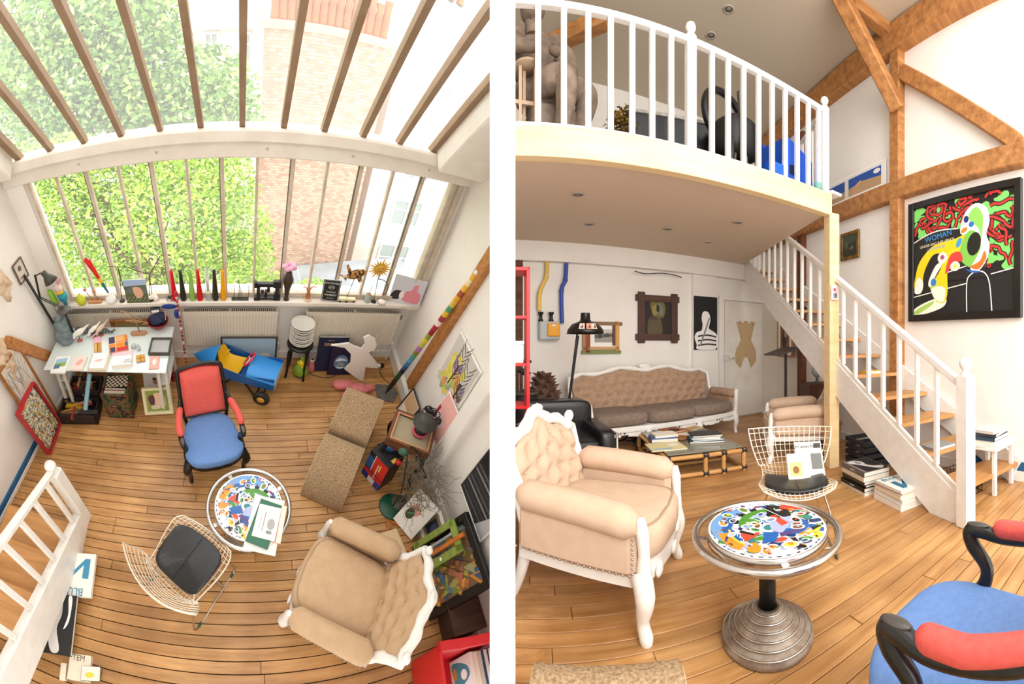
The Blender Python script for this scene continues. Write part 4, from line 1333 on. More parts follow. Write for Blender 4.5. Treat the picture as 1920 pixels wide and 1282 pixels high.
p = mz(2.02, 2.89, -.35)
t = thing(B, 'hoop_back_chair', 'black chair with a round hoop back behind the middle balusters', 'chair', tuple(p), R(20))
m = MB(BLACK, True); m.tube([(.30 * cos(a), .02 * sin(a), .60 + .27 * sin(a)) for a in [2 * pi * k / 36 for k in range(36)]], .035, 10, closed=True); m.build('hoop_back', t)
m = MB(DULLBLACK, True); m.ball((0, -.12, .36), (.24, .2, .2), 20, p=.7); m.build('seat', t)
for x in (-.2, .2):
    for y_ in (-.22, .05):
        m = MB(BLACK, True); m.tube([(x, y_, 0), (x * .9, y_, .3)], .02, 8); m.build('leg', t)
t = thing(B, 'grey_easel', 'slim grey upright easel post leaning beside the hoop-backed chair', 'easel', tuple(mz(2.02, 2.89, -.12)), R(5))
m = MB(mat('5f5a55', .6)); m.bar((.06, 0, 0), (.02, .03, .78), .05, .03); m.build('mast', t)
m = MB(mat('5f5a55', .6)); m.bar((-.08, .0, 0), (.02, .03, .6), .02, .02); m.build('leg', t)
t = thing(B, 'louvred_panel', 'cream louvred panel glimpsed through the hoop-backed chair', 'panel', tuple(mz(1.95, 3.2, -.9)), R(10))
for k in range(4):
    m = MB(mat('efe4c8', .6)); m.box((0, 0, .05 + k * .05), (.42, .03, .036), .003); m.build('slat', t)
m = MB(mat('a87f4a', .6)); m.box((0, .02, .1), (.46, .02, .24)); m.build('back_board', t)
m = MB(mat('a87f4a', .6)); m.box((0, .03, -.155), (.05, .03, .31)); m.build('foot', t)
BLUEB = mat('0f56c8', .45)
p = mz(2.70, 2.89, -.10)
t = thing(B, 'blue_crate', 'bright blue open crate with a dark slot behind the last balusters', 'crate', tuple(p), R(8), None, .92)
m = MB(BLUEB)
m.prism([(-.24, 0), (.24, 0), (.21, .42), (-.2, .56)], .0, .02); m.T = Matrix.Rotation(R(90), 4, 'X'); mm = MB(BLUEB)
mm.T = Matrix(((1, 0, 0, 0), (0, 0, -1, 0), (0, 1, 0, 0), (0, 0, 0, 1)))
mm.prism([(-.25, 0), (.27, 0), (.24, .43), (-.21, .57)], -.02, .0)
mm.prism([(-.25, 0), (.27, 0), (.24, .43), (-.21, .57)], -.34, -.32)
mm.T = Matrix(); mm.box((-.235, .16, .26), (.02, .3, .5), ry=R(4)); mm.box((.255, .16, .21), (.02, .3, .42)); mm.box((0, .16, .01), (.5, .32, .02))
mm.build('body', t)
m = MB(BLUEB); m.box((-.36, -.02, .085), (.22, .12, .17), .01); m.build('step', t)
m = MB(mat('0a1430', .8)); m.prism([(-.12, .17), (.02, .15), (-.04, .27), (-.12, .26)], 0, .003); m2 = MB(mat('0a1430', .8))
m2.T = Matrix(((1, 0, 0, 0), (0, 0, -1, -.003), (0, 1, 0, 0), (0, 0, 0, 1))); m2.prism([(-.13, .16), (.02, .15), (-.03, .27), (-.13, .26)], 0, .002); m2.build('slot', t)
t = thing(B, 'glass_jar', 'small pale teal glass jar on the ledge beside the end newel', 'jar', tuple(mz(2.87, 2.912, .02)))
m = MB(mat('9fd6cf', .1, trans=.6, ior=1.2), True); m.lathe([(.0, .0), (.035, 0), (.042, .01), (.042, .075), (.038, .08), (.036, .075), (.036, .01), (0, .008)], 16); m.build('body', t)
m = MB(mat('d8e8e2', .3), True); m.lathe([(.026, .0), (.026, .05), (.02, .06), (0, .06)], 12, (-.0, 0, .012)); m.build('candle', t)

# ------------------------------------------------------------------ pictures and fittings on the walls
def bkT(x0, y0, x1, y1, off=.0):
    p, q = BK(x0, y0), BK(x1, y1); c = (p + q) / 2 - BK_N * off
    return wall_at(c, BKX, -BK_N), abs((q - p).dot(BKX)), abs(p.z - q.z)
def rtT(u0, z1, u1, z0, off=.0):
    return wall_at(rz_(RT_C + RTX * (u0 + u1) / 2 - RT_N * off, (z0 + z1) / 2), RTX, -RT_N), u1 - u0, z1 - z0

T, w_, h_ = rtT(-2.83, 2.89, -1.49, 1.56, .01)
FW = .075
a = Art(w_ - 2 * FW + .01, h_ - 2 * FW + .01, '1b191a')
rd = random.Random(4)
top_edge = lambda x: (-.02 + .20 * x if x < .0 else -.02 + .2 * x)
a.poly('140f10', [(-1, .30), (-.6, .42), (-.2, .42), (.15, .3), (.45, -.1), (.5, -.42), (1, -.34), (1, 1), (-1, 1)])
def in_red(x, y): return (x < .1 and y > .48) or (x >= .1 and x < .5 and y > .42 + .0 * x) or (x >= .45 and y > -.3)
for k in range(150):
    x, y = rd.uniform(-.97, .97), rd.uniform(-.36, .96)
    if in_red(x, y): a.smooth('7ed66b', [(x + rd.uniform(.04, .11) * cos(q) * 1.2, y + rd.uniform(.04, .11) * sin(q)) for q in [2 * pi * i / 6 for i in range(6)]], 3)
for k in range(95):
    x, y = rd.uniform(-.95, .95), rd.uniform(-.34, .95)
    if not in_red(x, y): continue
    pts = [(x, y)]; d_ = rd.uniform(0, 6.3)
    for i in range(5):
        d_ += rd.uniform(-1.1, 1.1); x = max(-.97, min(.97, x + .085 * cos(d_))); y = min(.97, y + .085 * sin(d_))
        if not in_red(x, y): break
        pts.append((x, y))
    if len(pts) > 2: a.line('1a0d0c', pts, .044, 3); a.line('c92f2b', pts, .024, 3)
    if k % 4 == 0: a.oval('c92f2b', pts[0][0], pts[0][1], .04, .04, 0, 10); a.oval('1a0d0c', pts[0][0], pts[0][1], .018, .018, 0, 8)
a.poly('1b191a', [(-1, .37), (-.7, .47), (-.3, .49), (.05, .45), (.42, .28), (.5, -.42), (-1, -.42)])
WH = 'efe9e6'
a.line(WH, [(-1, .36), (-.7, .46), (-.4, .5), (-.05, .47)], .012)
a.line(WH, [(.13, -1), (.13, -.5), (.2, -.36), (.34, -.31), (.48, -.36), (.56, -.55), (.6, -1)], .012)
a.line(WH, [(-1, -.66), (-.3, -.56), (.12, -.5)], .011); a.line(WH, [(-.3, -.28), (.12, -.2)], .011); a.line(WH, [(.58, -.38), (1, -.31)], .011)
YE = 'f2cf16'
a.smooth('f6f2df', [(-1, -1), (-.7, -.98), (-.35, -.88), (-.28, -.74), (-.5, -.72), (-.8, -.8), (-1, -.9)])
a.smooth('a8cf62', [(-1, -.95), (-.8, -.84), (-.55, -.76), (-.6, -.84), (-.9, -.98)])
a.smooth(YE, [(-.98, -.5), (-.95, -.25), (-.85, .0), (-.6, .22), (-.35, .28), (-.1, .3), (.1, .34), (.2, .2), (.1, 0), (-.1, -.1), (-.25, -.25), (-.25, -.6), (-.32, -.8), (-.5, -.76), (-.6, -.5), (-.4, -.2), (-.35, .05), (-.55, .08), (-.7, -.1), (-.78, -.3), (-.8, -.55)])
a.smooth('f4efe6', [(-.98, -.52), (-.9, -.3), (-.78, -.4), (-.82, -.58), (-.95, -.6)])
a.smooth('f4efe6', [(-.66, -.4), (-.5, -.12), (-.36, -.1), (-.5, -.3), (-.62, -.5)]); a.smooth('c8d85a', [(-.62, -.5), (-.5, -.35), (-.45, -.5), (-.56, -.6)])
a.smooth('f0f0dc', [(-.6, -.56), (-.45, -.5), (-.3, -.56), (-.34, -.78), (-.5, -.74)])
a.smooth('7fc24e', [(.0, .1), (.1, .34), (.2, .42), (.3, .5), (.42, .2), (.4, -.1), (.25, -.24), (.08, -.16), (-.02, -.02)])
a.smooth('f5f2ea', [(.0, .42), (.1, .72), (.3, .84), (.5, .74), (.56, .5), (.5, .3), (.56, .1), (.5, -.14), (.36, -.3), (.2, -.26), (.3, -.1), (.4, .1), (.32, .34), (.2, .4), (.08, .34)])
a.smooth('8fcf5e', [(.16, .62), (.3, .78), (.44, .6), (.4, .2), (.36, .4)]); a.smooth('e2742e', [(.36, -.28), (.5, -.1), (.46, .02), (.38, -.14), (.2, -.22)])
a.oval('14110f', .27, .16, .13, .2, -.2); a.oval('1c2a6e', .12, .6, .05, .06); a.oval('f0822e', .08, .42, .07, .04, .4); a.oval('2f6fc0', .22, .5, .05, .05)
a.smooth('d6403a', [(-.2, .02), (.0, .06), (.05, -.1), (-.1, -.12), (-.3, -.3)]); a.oval('f5f2ea', -.36, -.0, .1, .1); a.oval('e0504a', -.36, .01, .045, .045); a.oval('3355a0', -.36, .01, .02, .02)
a.oval('f7f3d8', -.1, -.18, .1, .085); a.oval('f0d848', -.1, -.18, .04, .035); a.oval('3d78c2', -.55, -.42, .06, .07); a.oval('3d9ad0', -.02, .22, .05, .09, -.5); a.smooth('2e62b8', [(.1, -.25), (.25, -.33), (.4, -.32), (.2, -.28)])
t = framed(B, 'figure_painting', 'large black-framed painting of a yellow figure lying on a black sofa', T, w_, h_, FW, .05, BLACKWOOD, a, backing=DULLBLACK)
def on_art(t, z=.05):
    return [c for c in t.children if c.name.startswith(('painting', 'print'))][0]
o = on_art(t); zz = a.z + .0006
writing('WOMAN', mat('3b8fd0', .6), .085, o, 'lettering', (-.27, .235, zz), (0, 0, R(6)))
writing('UNDER BAD INFLUENCE', mat('d8d2b0', .6), .04, o, 'lettering', (-.29, .165, zz), (0, 0, R(4))); writing('OF OSCAR 90', mat('5b9fd0', .6), .038, o, 'lettering', (-.30, .115, zz), (0, 0, R(4)))

T, w_, h_ = rtT(-4.35, 3.56, -3.2, 3.205, .01)
a = Art(w_ - .16, h_ - .12, 'b79770'); a.poly('1f4fa0', [(-1, -.1), (-.3, -.2), (.3, .2), (1, -.05), (1, 1), (-1, 1)]); a.poly('e6dccb', [(-.35, -1), (-.2, -1), (-.2, 1), (-.35, 1)]); a.smooth('c99c78', [(-.1, -.9), (.1, .1), (.3, .3), (.15, -.5), (.4, -.8)]); a.oval('f0ece4', .85, .6, .12, .25)
framed(B, 'white_framed_print', 'white framed blue and tan print standing on the long timber', T, w_, h_, .05, .02, WHITE, a)
T, w_, h_ = rtT(-4.02, 2.80, -3.66, 2.43, .01)
GOLD = mat('8f6a2c', .4, .4, kind='plaster', col2='5d4318', scale=20, bump=.3)
a = Art(w_ - .08, h_ - .08, '2c3327'); a.poly('3f4a3a', [(-1, .1), (1, .3), (1, 1), (-1, 1)]); a.oval('6a4436', .1, -.3, .3, .12); a.oval('4a5a40', -.5, .1, .2, .4); a.oval('8a8474', .3, -.2, .1, .15)
framed(B, 'gilt_landscape', 'small dark landscape in gilt frame on the wall just behind the pine post', T, w_, h_, .045, .03, GOLD, a)
T, w_, h_ = rtT(-5.62, 1.72, -5.15, 1.08, .05)
a = Art(w_ - .2, h_ - .2, '7d5c46'); a.oval('3f2c22', -.1, -.1, .5, .7); a.oval('b59a7c', .2, .3, .3, .3)
framed(B, 'mounted_print', 'brown print with white mount in a wooden frame under the stairs', T, w_, h_, .03, .025, OAK, a, mount=True)
T, w_, h_ = bkT(1297, 555, 1340, 655, .055)
a = Art(w_, h_, '1c1b1c'); a.smooth('f2f0ec', [(-.98, -.55), (-.8, -.35), (-.4, -.28), (-.3, -.05), (-.38, .15), (-.3, .38), (-.05, .45), (.25, .38), (.38, .15), (.3, -.05), (.25, -.2), (.6, -.3), (.9, -.4), (1.0, -.55), (.85, -.98), (-.7, -.98), (-.8, -.8)])
for k in range(3): a.line('2a2829', [(-.7, -.5 - k * .17), (.1, -.45 - k * .17), (.9, -.52 - k * .15)], .025)
a.line('8d8a88', [(-.5, -.85), (.0, -.2), (.3, .2)], .03)
framed(B, 'black_white_painting', 'tall unframed black and white painting of a person seen from behind in a striped top', T, w_, h_, .0, .03, BLACK, a, backing=DULLBLACK)
# dark painting in a crossed plank frame
T, w_, h_ = bkT(1195, 552, 1268, 638, .01)
t = thing(B, 'plank_framed_painting', 'dark old painting in a crossed brown plank frame over the sofa', 'picture'); t.matrix_world = B.M @ T
PLK = mat('5d4034', .7, kind='wood', col2='46302a', scale=3)
for s_ in (-1, 1):
    m = MB(PLK); m.box((s_ * w_ * .42, 0, .02), (.11, h_ * 1.12, .026), .003); m.build('frame_board', t)
    m = MB(PLK); m.box((0, s_ * h_ * .43, .012), (w_ * 1.12, .10, .022), .003); m.build('frame_board', t)
a = Art(w_ * .78, h_ * .84, '26211c'); a.smooth('6e6232', [(-.5, .8), (.2, .95), (.5, .6), (.4, .1), (.1, .0), (-.3, .2)]); a.smooth('5c5138', [(-.6, -.9), (-.6, -.1), (-.2, .1), (.2, -.1), (.25, -.9)]); a.oval('8f8246', -.2, .4, .2, .3); a.oval('6f7a70', .15, .45, .2, .35, .3); a.oval('1a1714', .0, .5, .1, .2); a.smooth('4e3a34', [(-.5, .0), (-.2, .1), (.0, -.1), (-.4, -.1)])
o = a.mb.build('painting', t); o.location = (0, 0, .008)
T, w_, h_ = bkT(1094, 606, 1158, 655, .01)
t = thing(B, 'offcut_framed_photograph', 'grey photograph in a frame of mixed wood offcuts behind the lamp', 'picture'); t.matrix_world = B.M @ T
m = MB(PAPER); m.box((0, 0, .008), (w_, h_, .012)); m.build('mount', t)
for (x, y_, ww, hh, c) in ((.02, h_ / 2, w_ * 1.15, .05, '8a6a4e'), (-w_ * .40, -.02, .07, h_ * 1.12, '9a4a2c'), (w_ * .47, 0, .055, h_ * 1.2, 'd6a55e'), (w_ * .36, .02, .04, h_ * .8, '6a4030'), (0, -h_ / 2 + .02, w_ * 1.05, .045, 'c9a26c'), (-.0, -h_ / 2 - .035, w_ * 1.15, .05, '7f8a4c'), (-w_ * .5, .0, .05, h_ * 1.05, 'a8865e')):
    m = MB(mat(c, .7)); m.box((x, y_, .02), (ww, hh, .02), .003); m.build('frame_board', t)
a = Art(w_ * .52, h_ * .5, '9a9690'); a.poly('5c5a58', [(-1, -.4), (1, -.1), (1, .3), (-1, .1)]); a.poly('c5c2bc', [(-1, .3), (1, .5), (1, 1), (-1, 1)]); a.oval('3c3a3a', -.4, 0, .2, .4); a.oval('4a4848', .4, .1, .3, .3)
o = a.mb.build('photograph', t); o.location = (.03, .01, .016)

# torso cut-out pinned on the door
T, w_, h_ = bkT(1376, 600, 1415, 688, .036)
t = thing(B, 'torso_cutout', 'tan cut-out of a naked torso pinned to the white door', 'cutout'); t.matrix_world = B.M @ T
TAN = mat('c2a67e', .7)
half = [(.12, -.55), (.22, -.6), (.5, -1), (.95, -.75), (1, -.45), (.9, -.2), (.6, .05), (.48, .2), (.62, .45), (.75, .7), (.9, .92), (.5, .98), (.3, .85), (.15, .98), (0, .99)]
pts = [(x, y_) for x, y_ in half] + [(-x, y_) for x, y_ in half[::-1][1:]]
m = MB(TAN); m.prism([(x * w_ / 2, y_ * h_ / 2) for x, y_ in pts], 0, .006); m.build('body', t)
m = MB(mat('8a744c', .7), True)
for (x, y_, r) in ((-.45, .28, .012), (.4, .26, .012), (0, -.18, .009), (.62, .82, .012), (-.62, .85, .012), (0, -.45, .014)): m.ball((x * w_ / 2, y_ * h_ / 2, .007), (r, r, .003), 8)
m.build('mark', t, kind='stuff')

# gas meter with its pipes
T, w_, h_ = bkT(1008, 603, 1045, 637, .012)
t = thing(B, 'gas_meter', 'grey gas meter with yellow cover and black valves on the back wall', 'meter'); t.matrix_world = B.M @ T
m = MB(mat('b9c0c2', .5)); m.box((0, 0, .06), (w_, h_, .12), .012); m.build('case', t)
m = MB(mat('f0a818', .45)); m.box((w_ * .18, .01, .13), (w_ * .62, h_ * .72, .04), .012); o = m.build('cover', t)
m = MB(mat('e8e4d8', .5)); m.box((w_ * .18, .07, .152), (w_ * .2, .03, .004)); m.build('label_plate', o)
for x in (-w_ * .4, w_ * .12):
    m = MB(BLACK, True); m.lathe([(.03, 0), (.035, .02), (.022, .04), (.022, .09), (.036, .1), (.036, .13)], 12, (x, 0, 0)); m.v = [(vx, h_ / 2 + vz, .06 + vy) for vx, vy, vz in m.v]; m.build('valve', t)
def bkp(x, y, off): q = BK(x, y, off); return tuple(q)
for nm, lab, pts, c in (('gas_pipe', 'yellow gas pipe bending down the wall to the meter', [(1026, 491), (1024, 520), (1012, 548), (1011, 582)], 'e6c25c'), ('water_pipe', 'blue pipe running down the wall behind the lamp', [(1062, 494), (1060, 525), (1053, 545), (1054, 606)], '2b49a8')):
    t = thing(B, nm, lab, 'pipe')
    m = MB(mat(c, .4), True); m.tube(catmull([bkp(x, y, .07) for x, y in pts], 6), .028, 10); m.build('tube', t)
    m = MB(mat(c, .5), True)
    for x, y in pts[1:3]: q = bkp(x, y, .04); m.ball(q, .036, 8)
    m.build('clip', t, kind='stuff')
m = MB(BLACK, True); m.tube(catmull([bkp(x, y, .02 + .1) for x, y in ((1190, 508), (1210, 513), (1240, 512), (1262, 515), (1278, 520))], 5), .007, 6)
solo(B, m, 'black_cable', 'thin black cable sagging along the wall beneath the soffit', 'cable')
T = wall_at(POST + Vector((-.0, -.075, 0)) + Vector((-.03, 0, 1.85)), (cos(R(-14)), sin(R(-14)), 0), (sin(R(-14)), -cos(R(-14)), 0))
a = Art(.085, .15, 'd9d6d4'); a.oval('c0303a', -.1, .35, .4, .25); a.oval('e8a0a8', .2, .2, .3, .2); a.rect('8a8690', -.5, -.8, .5, -.1); a.oval('39425e', .2, -.4, .2, .3)
framed(B, 'postcard', 'small grey and red postcard fixed to the pine post', T, .09, .155, 0, .006, PAPER, a, cat='card')

# ------------------------------------------------------------------ sofa along the back wall
SOFAB = mat('b3947a', .9, kind='cloth', col2='a5866c', scale=20, bump=.1); SOFAC = mat('8c7a6c', .95, kind='cloth', col2='7b6a5d', scale=28, bump=.15)
LSF = 2.25
pc = Vector((1.87, 4.78, 0))
t = thing(B, 'long_sofa', 'long brown buttoned sofa with white carved frame along the back wall', 'sofa', tuple(pc), R(11.5))
def stop(u):
    q = abs(2 * u - 1)
    return .44 + .07 * (1 - q ** 2) + .025 * cos(u * 6 * pi) - (.06 * max(0, (q - .85) / .15))
syof = lambda z: .26 + (z - .40) * .22
tuft_back(None, LSF * .9, .42, stop, syof, 13, 4, SOFAB, 'backrest', t, .05)
m = MB(WHITEWOOD)
P_ = [Vector(((-.5) * LSF * .985, syof(.36 + i * .1), .36 + i * .1)) for i in range(5)] + [Vector(((i / 40 - .5) * LSF * .975, syof(.42 + stop(i / 40)), .42 + stop(i / 40) + .025)) for i in range(41)] + [Vector((.5 * LSF * .985, syof(.78 - i * .1), .78 - i * .1)) for i in range(5)]
m.tube(P_, [.032 + .006 * sin(i * 1.3) for i in range(len(P_))], 10); m.use(WHITEWOOD, True); m.ball((0, syof(.97) - .02, .985), (.1, .02, .04), 12, lump=.1); m.build('back_frame', t)
for k in (-1, 0, 1):
    m = MB(SOFAC, True)
    bow = -.06 * (1 - (k * .8) ** 2)
    m.ball((k * LSF * .30, -.05 + bow, .40), (LSF * .155, .30, .085), 26, p=.42); m.build('seat_cushion', t)
m = MB(WHITEWOOD)
fr = [(lerp(-.5, .5, i / 24) * LSF * .98, -.30 - .08 * (1 - (2 * i / 24 - 1) ** 2)) for i in range(25)]
m.prism(fr + [(LSF * .48, .28), (-LSF * .48, .28)], .25, .32)
for i in range(24):
    x, y_ = fr[i]; x2_, y2_ = fr[i + 1]
    dz = .025 + .03 * abs(sin(i * pi / 4))
    m.add([(x, y_, .26), (x2_, y2_, .26), (x2_, y2_, .25 - dz), (x, y_, .25 - dz), (x, y_ + .02, .26), (x2_, y2_ + .02, .26), (x2_, y2_ + .02, .25 - dz), (x, y_ + .02, .25 - dz)], [(0, 3, 2, 1), (4, 5, 6, 7), (3, 7, 6, 2), (0, 4, 7, 3), (1, 2, 6, 5)])
o = m.build('seat_rail', t)
m = MB(BLACK, True)
for c in (-.66, -.33, 0, .33, .66):
    for k in (-1, 0, 1):
        x = c * LSF / 2 + k * .05; m.ball((x, -.302 - .08 * (1 - (2 * x / LSF) ** 2), .245), (.014, .004, .008), 8)
m.build('carving', o, kind='stuff')
for x in (-.48, -.17, .17, .48):
    m = MB(WHITEWOOD, True); y_ = -.29 - .07 * (1 - (2 * x) ** 2)
    curved(m, [(x * LSF, y_, .28), (x * LSF, y_ - .02, .17), (x * LSF, y_, .07), (x * LSF, y_ - .015, 0)], [.045, .036, .022, .024]); m.build('leg', t)
for x in (-.47, .47):
    m = MB(WHITEWOOD, True); m.tube([(x * LSF, .27, .28), (x * LSF, .32, 0)], [.03, .02], 8); m.build('leg', t)
for s_ in (-1, 1):
    m = MB(SOFAB, True)
    def roll(u, v):
        a = 2 * pi * u; k = min(1, min(v, 1 - v) / .06) ** .4 if 0 < v < 1 else .5
        return (s_ * LSF * .485 + .075 * cos(a) * k, lerp(-.27, .25, v), .565 + .07 * sin(a) * k)
    m.grid(roll, 16, 12, True); m.add([roll(u / 16, 0) for u in range(16)], [tuple(range(16))]); m.box((s_ * LSF * .475, 0, .42), (.07, .5, .24), .03); m.build('arm', t)
    m = MB(WHITEWOOD, True); curved(m, [(s_ * LSF * .475, -.30, .27), (s_ * LSF * .48, -.31, .42), (s_ * LSF * .49, -.29, .57), (s_ * LSF * .5, -.27, .62)], [.04, .025, .035, .03]); m.build('arm_post', t)

# cables heaped under the sofa
t = thing(B, 'cable_heap', 'heap of dark and blue cables lying under the sofa', 'cable', (1.75, 4.72, 0), R(11))
rd = random.Random(2)
for c, n_ in (('1d1f26', 7), ('23427a', 3)):
    m = MB(mat(c, .6), True)
    for k in range(n_):
        cx, cy = rd.uniform(-.35, .35), rd.uniform(-.05, .05)
        m.tube([(cx + .14 * cos(a) * rd.uniform(.7, 1.2), cy + .07 * sin(a), .02 + .06 * rd.random() + k * .006) for a in [2 * pi * i / 12 for i in range(12)]], .012, 6, closed=True)
    m.build('cable_coil', t, kind='stuff')

# ------------------------------------------------------------------ black leather armchair, book, lamp, bag, cone, red shelf
t = thing(B, 'leather_armchair', 'square black leather armchair with chrome frame in front of the lamp', 'armchair', (.40, 3.62, 0), R(6))
for nm, c, d_ in (('back_cushion', (0, .22, .52), (.40, .10, .22)), ('seat_cushion', (0, -.06, .36), (.38, .32, .10))):
    m = MB(BLACKLEATHER, True); m.ball(c, d_, 26, p=.28); m.build(nm, t)
for s_ in (-1, 1):
    m = MB(BLACKLEATHER, True); m.ball((s_ * .37, -.08, .36), (.075, .34, .19), 22, p=.3); m.build('arm_cushion', t)
m = MB(CHROME, True)
for s_ in (-1, 1):
    m.tube([(s_ * .46, -.38, 0), (s_ * .46, -.38, .50), (s_ * .46, .26, .50), (s_ * .46, .26, 0)], .014, 8)
m.tube([(-.46, -.38, .2), (.46, -.38, .2)], .012, 8); m.tube([(-.46, .3, .5), (.46, .3, .5)], .012, 8); m.tube([(-.46, .26, .2), (.46, .26, .2)], .012, 8)
m.build('frame', t)
a = Art(.10, .27, '6b5364'); a.rect('4d3a4a', -.8, -.8, .8, .2); a.oval('8f9a78', .1, -.7, .5, .2)
t = book(B, 'mauve hardback book leaning upright on the black leather seat', (.135, 3.36, .50), R(14), (.12, .28, .04), '5d4656', art=Art(.10, .26, '6b5364'), rx=R(90), ry=R(-22))
t = thing(B, 'floor_lamp', 'black floor lamp with domed shade covered in stickers', 'lamp', (.575, 4.25, 0), 0)
m = MB(BLACK, True); m.lathe([(0, 0), (.15, 0), (.15, .02), (.03, .035), (0, .035)], 24); m.build('base', t)
m = MB(BLACK, True); m.tube([(0, 0, .03), (.03, 0, .55)], .014, 10); o = m.build('pole', t)
m = MB(BLACK, True); m.ball((.03, 0, .56), .024, 10); m.box((.03, 0, .6), (.05, .03, .09), .008); m.build('joint', o)
m = MB(BLACK, True); m.tube([(.03, 0, .57), (.13, -.02, 1.42)], .012, 10); m.tube([(.045, .02, .6), (.15, 0, 1.40)], .008, 8); m.build('arm', t)
m = MB(BLACK, True); m.lathe([(.05, .22), (.055, .14), (.075, .12), (.15, .09), (.195, .03), (.205, -.02), (.19, -.02), (.14, .07), (0, .1)], 28, (.22, -.02, 1.44), caps=False); m.lathe([(0, .22), (.05, .22)], 20, (.22, -.02, 1.44)); o = m.build('shade', t)
m = MB(mat('e7dccb', .5))
for (a_, c) in ((-112, 'e7dccb'), (-88, 'd9a58c'), (-70, 'e2d5c5')):
    aa = R(a_); m.use(mat(c, .5)); r0, r1 = .199, .135
    m.add([(.22 + r0 * cos(aa - .16), -.02 + r0 * sin(aa - .16), 1.472), (.22 + r0 * cos(aa + .16), -.02 + r0 * sin(aa + .16), 1.472), (.22 + (r1 + .03) * cos(aa + .16), -.02 + (r1 + .03) * sin(aa + .16), 1.535), (.22 + (r1 + .03) * cos(aa - .16), -.02 + (r1 + .03) * sin(aa - .16), 1.535)], [(0, 1, 2, 3)], False)
    m.use(mat('7a2a24', .5)); m.add([(.22 + (r0 + .001) * cos(aa - .06), -.02 + (r0 + .001) * sin(aa - .06), 1.486), (.22 + (r0 + .001) * cos(aa + .08), -.02 + (r0 + .001) * sin(aa + .08), 1.486), (.22 + (r1 + .045) * cos(aa + .05), -.02 + (r1 + .045) * sin(aa + .05), 1.525)], [(0, 1, 2)], False)
m.build('sticker', o, kind='stuff')
t = thing(B, 'pine_cone_sculpture', 'big brown scaly cone sculpture standing by the lamp foot', 'sculpture', (.34, 4.28, 0), 0)
m = MB(mat('5b4034', .8, kind='plaster', col2='3f2a22', scale=12)); m.lathe([(.16, 0), (.24, .3), (.2, .6), (.06, .95), (0, 1.0)], 16)
m.build('core', t)
sc_ = MB(mat('6d4c3c', .8, kind='plaster', col2='4a3026', scale=12))
for k in range(110):
    a_ = k * 2.4; z = .12 + k * .0075; r = .245 * sin(min(1., (1.06 - z) / .75) * pi / 2)
    c, s_ = cos(a_), sin(a_)
    sc_.add([(r * .8 * c - .05 * s_, r * .8 * s_ + .05 * c, z), (r * .8 * c + .05 * s_, r * .8 * s_ - .05 * c, z), ((r + .05) * c, (r + .05) * s_, z + .07), (r * .7 * c, r * .7 * s_, z + .06)], [(0, 1, 2), (0, 2, 3), (1, 3, 2)], False)
sc_.build('scale', t, kind='stuff')
t = thing(B, 'golf_bag', 'dark golf bag with club heads and a magenta pocket behind the leather armchair', 'bag', (.115, 4.05, 0), 0)
m = MB(DULLBLACK, True); m.lathe([(.14, 0), (.15, .1), (.14, .72), (.15, .78)], 18); m.build('body', t)
m = MB(mat('8f1f5a', .6), True); m.ball((.05, -.13, .66), (.07, .04, .05), 12, p=.6); m.build('pocket', t)
m = MB(mat('4b4038', .6), True); m.tube([(.15 * cos(a), .15 * sin(a), .79) for a in [2 * pi * k / 20 for k in range(20)]], .02, 8, closed=True); m.build('collar', t)
for (x, y_, h_, dx) in ((.02, .02, 1.12, .03), (-.04, .04, 1.02, .05), (.05, -.03, 1.0, -.05)):
    m = MB(STEEL, True); m.tube([(x, y_, .7), (x, y_, h_ - .02)], .006, 6); o = m.build('club_shaft', t)
    m = MB(mat('2b2926', .4, .3), True); m.ball((x + dx * .5, y_, h_), (.055, .04, .028), 12); m.build('club_head', o)
t = thing(B, 'red_shelf', 'tall bright red shelf unit beside the partition', 'shelf', (.08, 3.18, 0), R(2))
RDM = mat('e01f26', .4)
for x in (-.105, .05):
    m = MB(RDM); m.box((x, .14, .98), (.028, .30, 1.96), .003); m.build('side_panel', t)
m = MB(RDM); m.box((-.0275, .14, 1.945), (.183, .30, .03), .003); m.build('top_panel', t)
for z in (.06, .42, .78, 1.14, 1.54):
    m = MB(RDM); m.box((-.0275, .14, z), (.15, .29, .022)); m.build('shelf_board', t)
t = thing(B, 'white_box', 'white lidded box standing on the red shelf', 'box', (.04, 3.26, 1.152), R(2))
m = MB(PAPER); m.box((0, 0, .08), (.10, .15, .16), .006); m.build('body', t)
m = MB(WHITE); m.box((0, 0, .172), (.112, .165, .03), .006); m.build('lid', t)

# ------------------------------------------------------------------ rattan coffee table with books
ct = [B.at(x, y, .24) for x, y in ((1208, 812), (1250, 848), (1372, 838), (1325, 800))]
cc = sum(ct, Vector()) / 4
ax = ((ct[2] - ct[1]) + (ct[3] - ct[0])) / 2; ay = ((ct[0] - ct[1]) + (ct[3] - ct[2])) / 2
ca = atan2(ax.y, ax.x)
TW, TD, TH = .80, 1.05, .235
t = thing(B, 'rattan_coffee_table', 'low rattan coffee table with glass top and black bound corners', 'table', (cc.x, cc.y, 0), ca)
RAT = mat('d8a868', .45, kind='wood', col2='c08a4a', scale=6, vary=.03); BIND = mat('2a2422', .6)
m = MB(RAT, True)
for z in (.03, TH - .03):
    for s_ in (-1, 1):
        m.tube([(-TW / 2, s_ * TD / 2, z), (TW / 2, s_ * TD / 2, z)], .022, 10); m.tube([(s_ * TW / 2, -TD / 2, z), (s_ * TW / 2, TD / 2, z)], .022, 10)
m.build('rail', t)
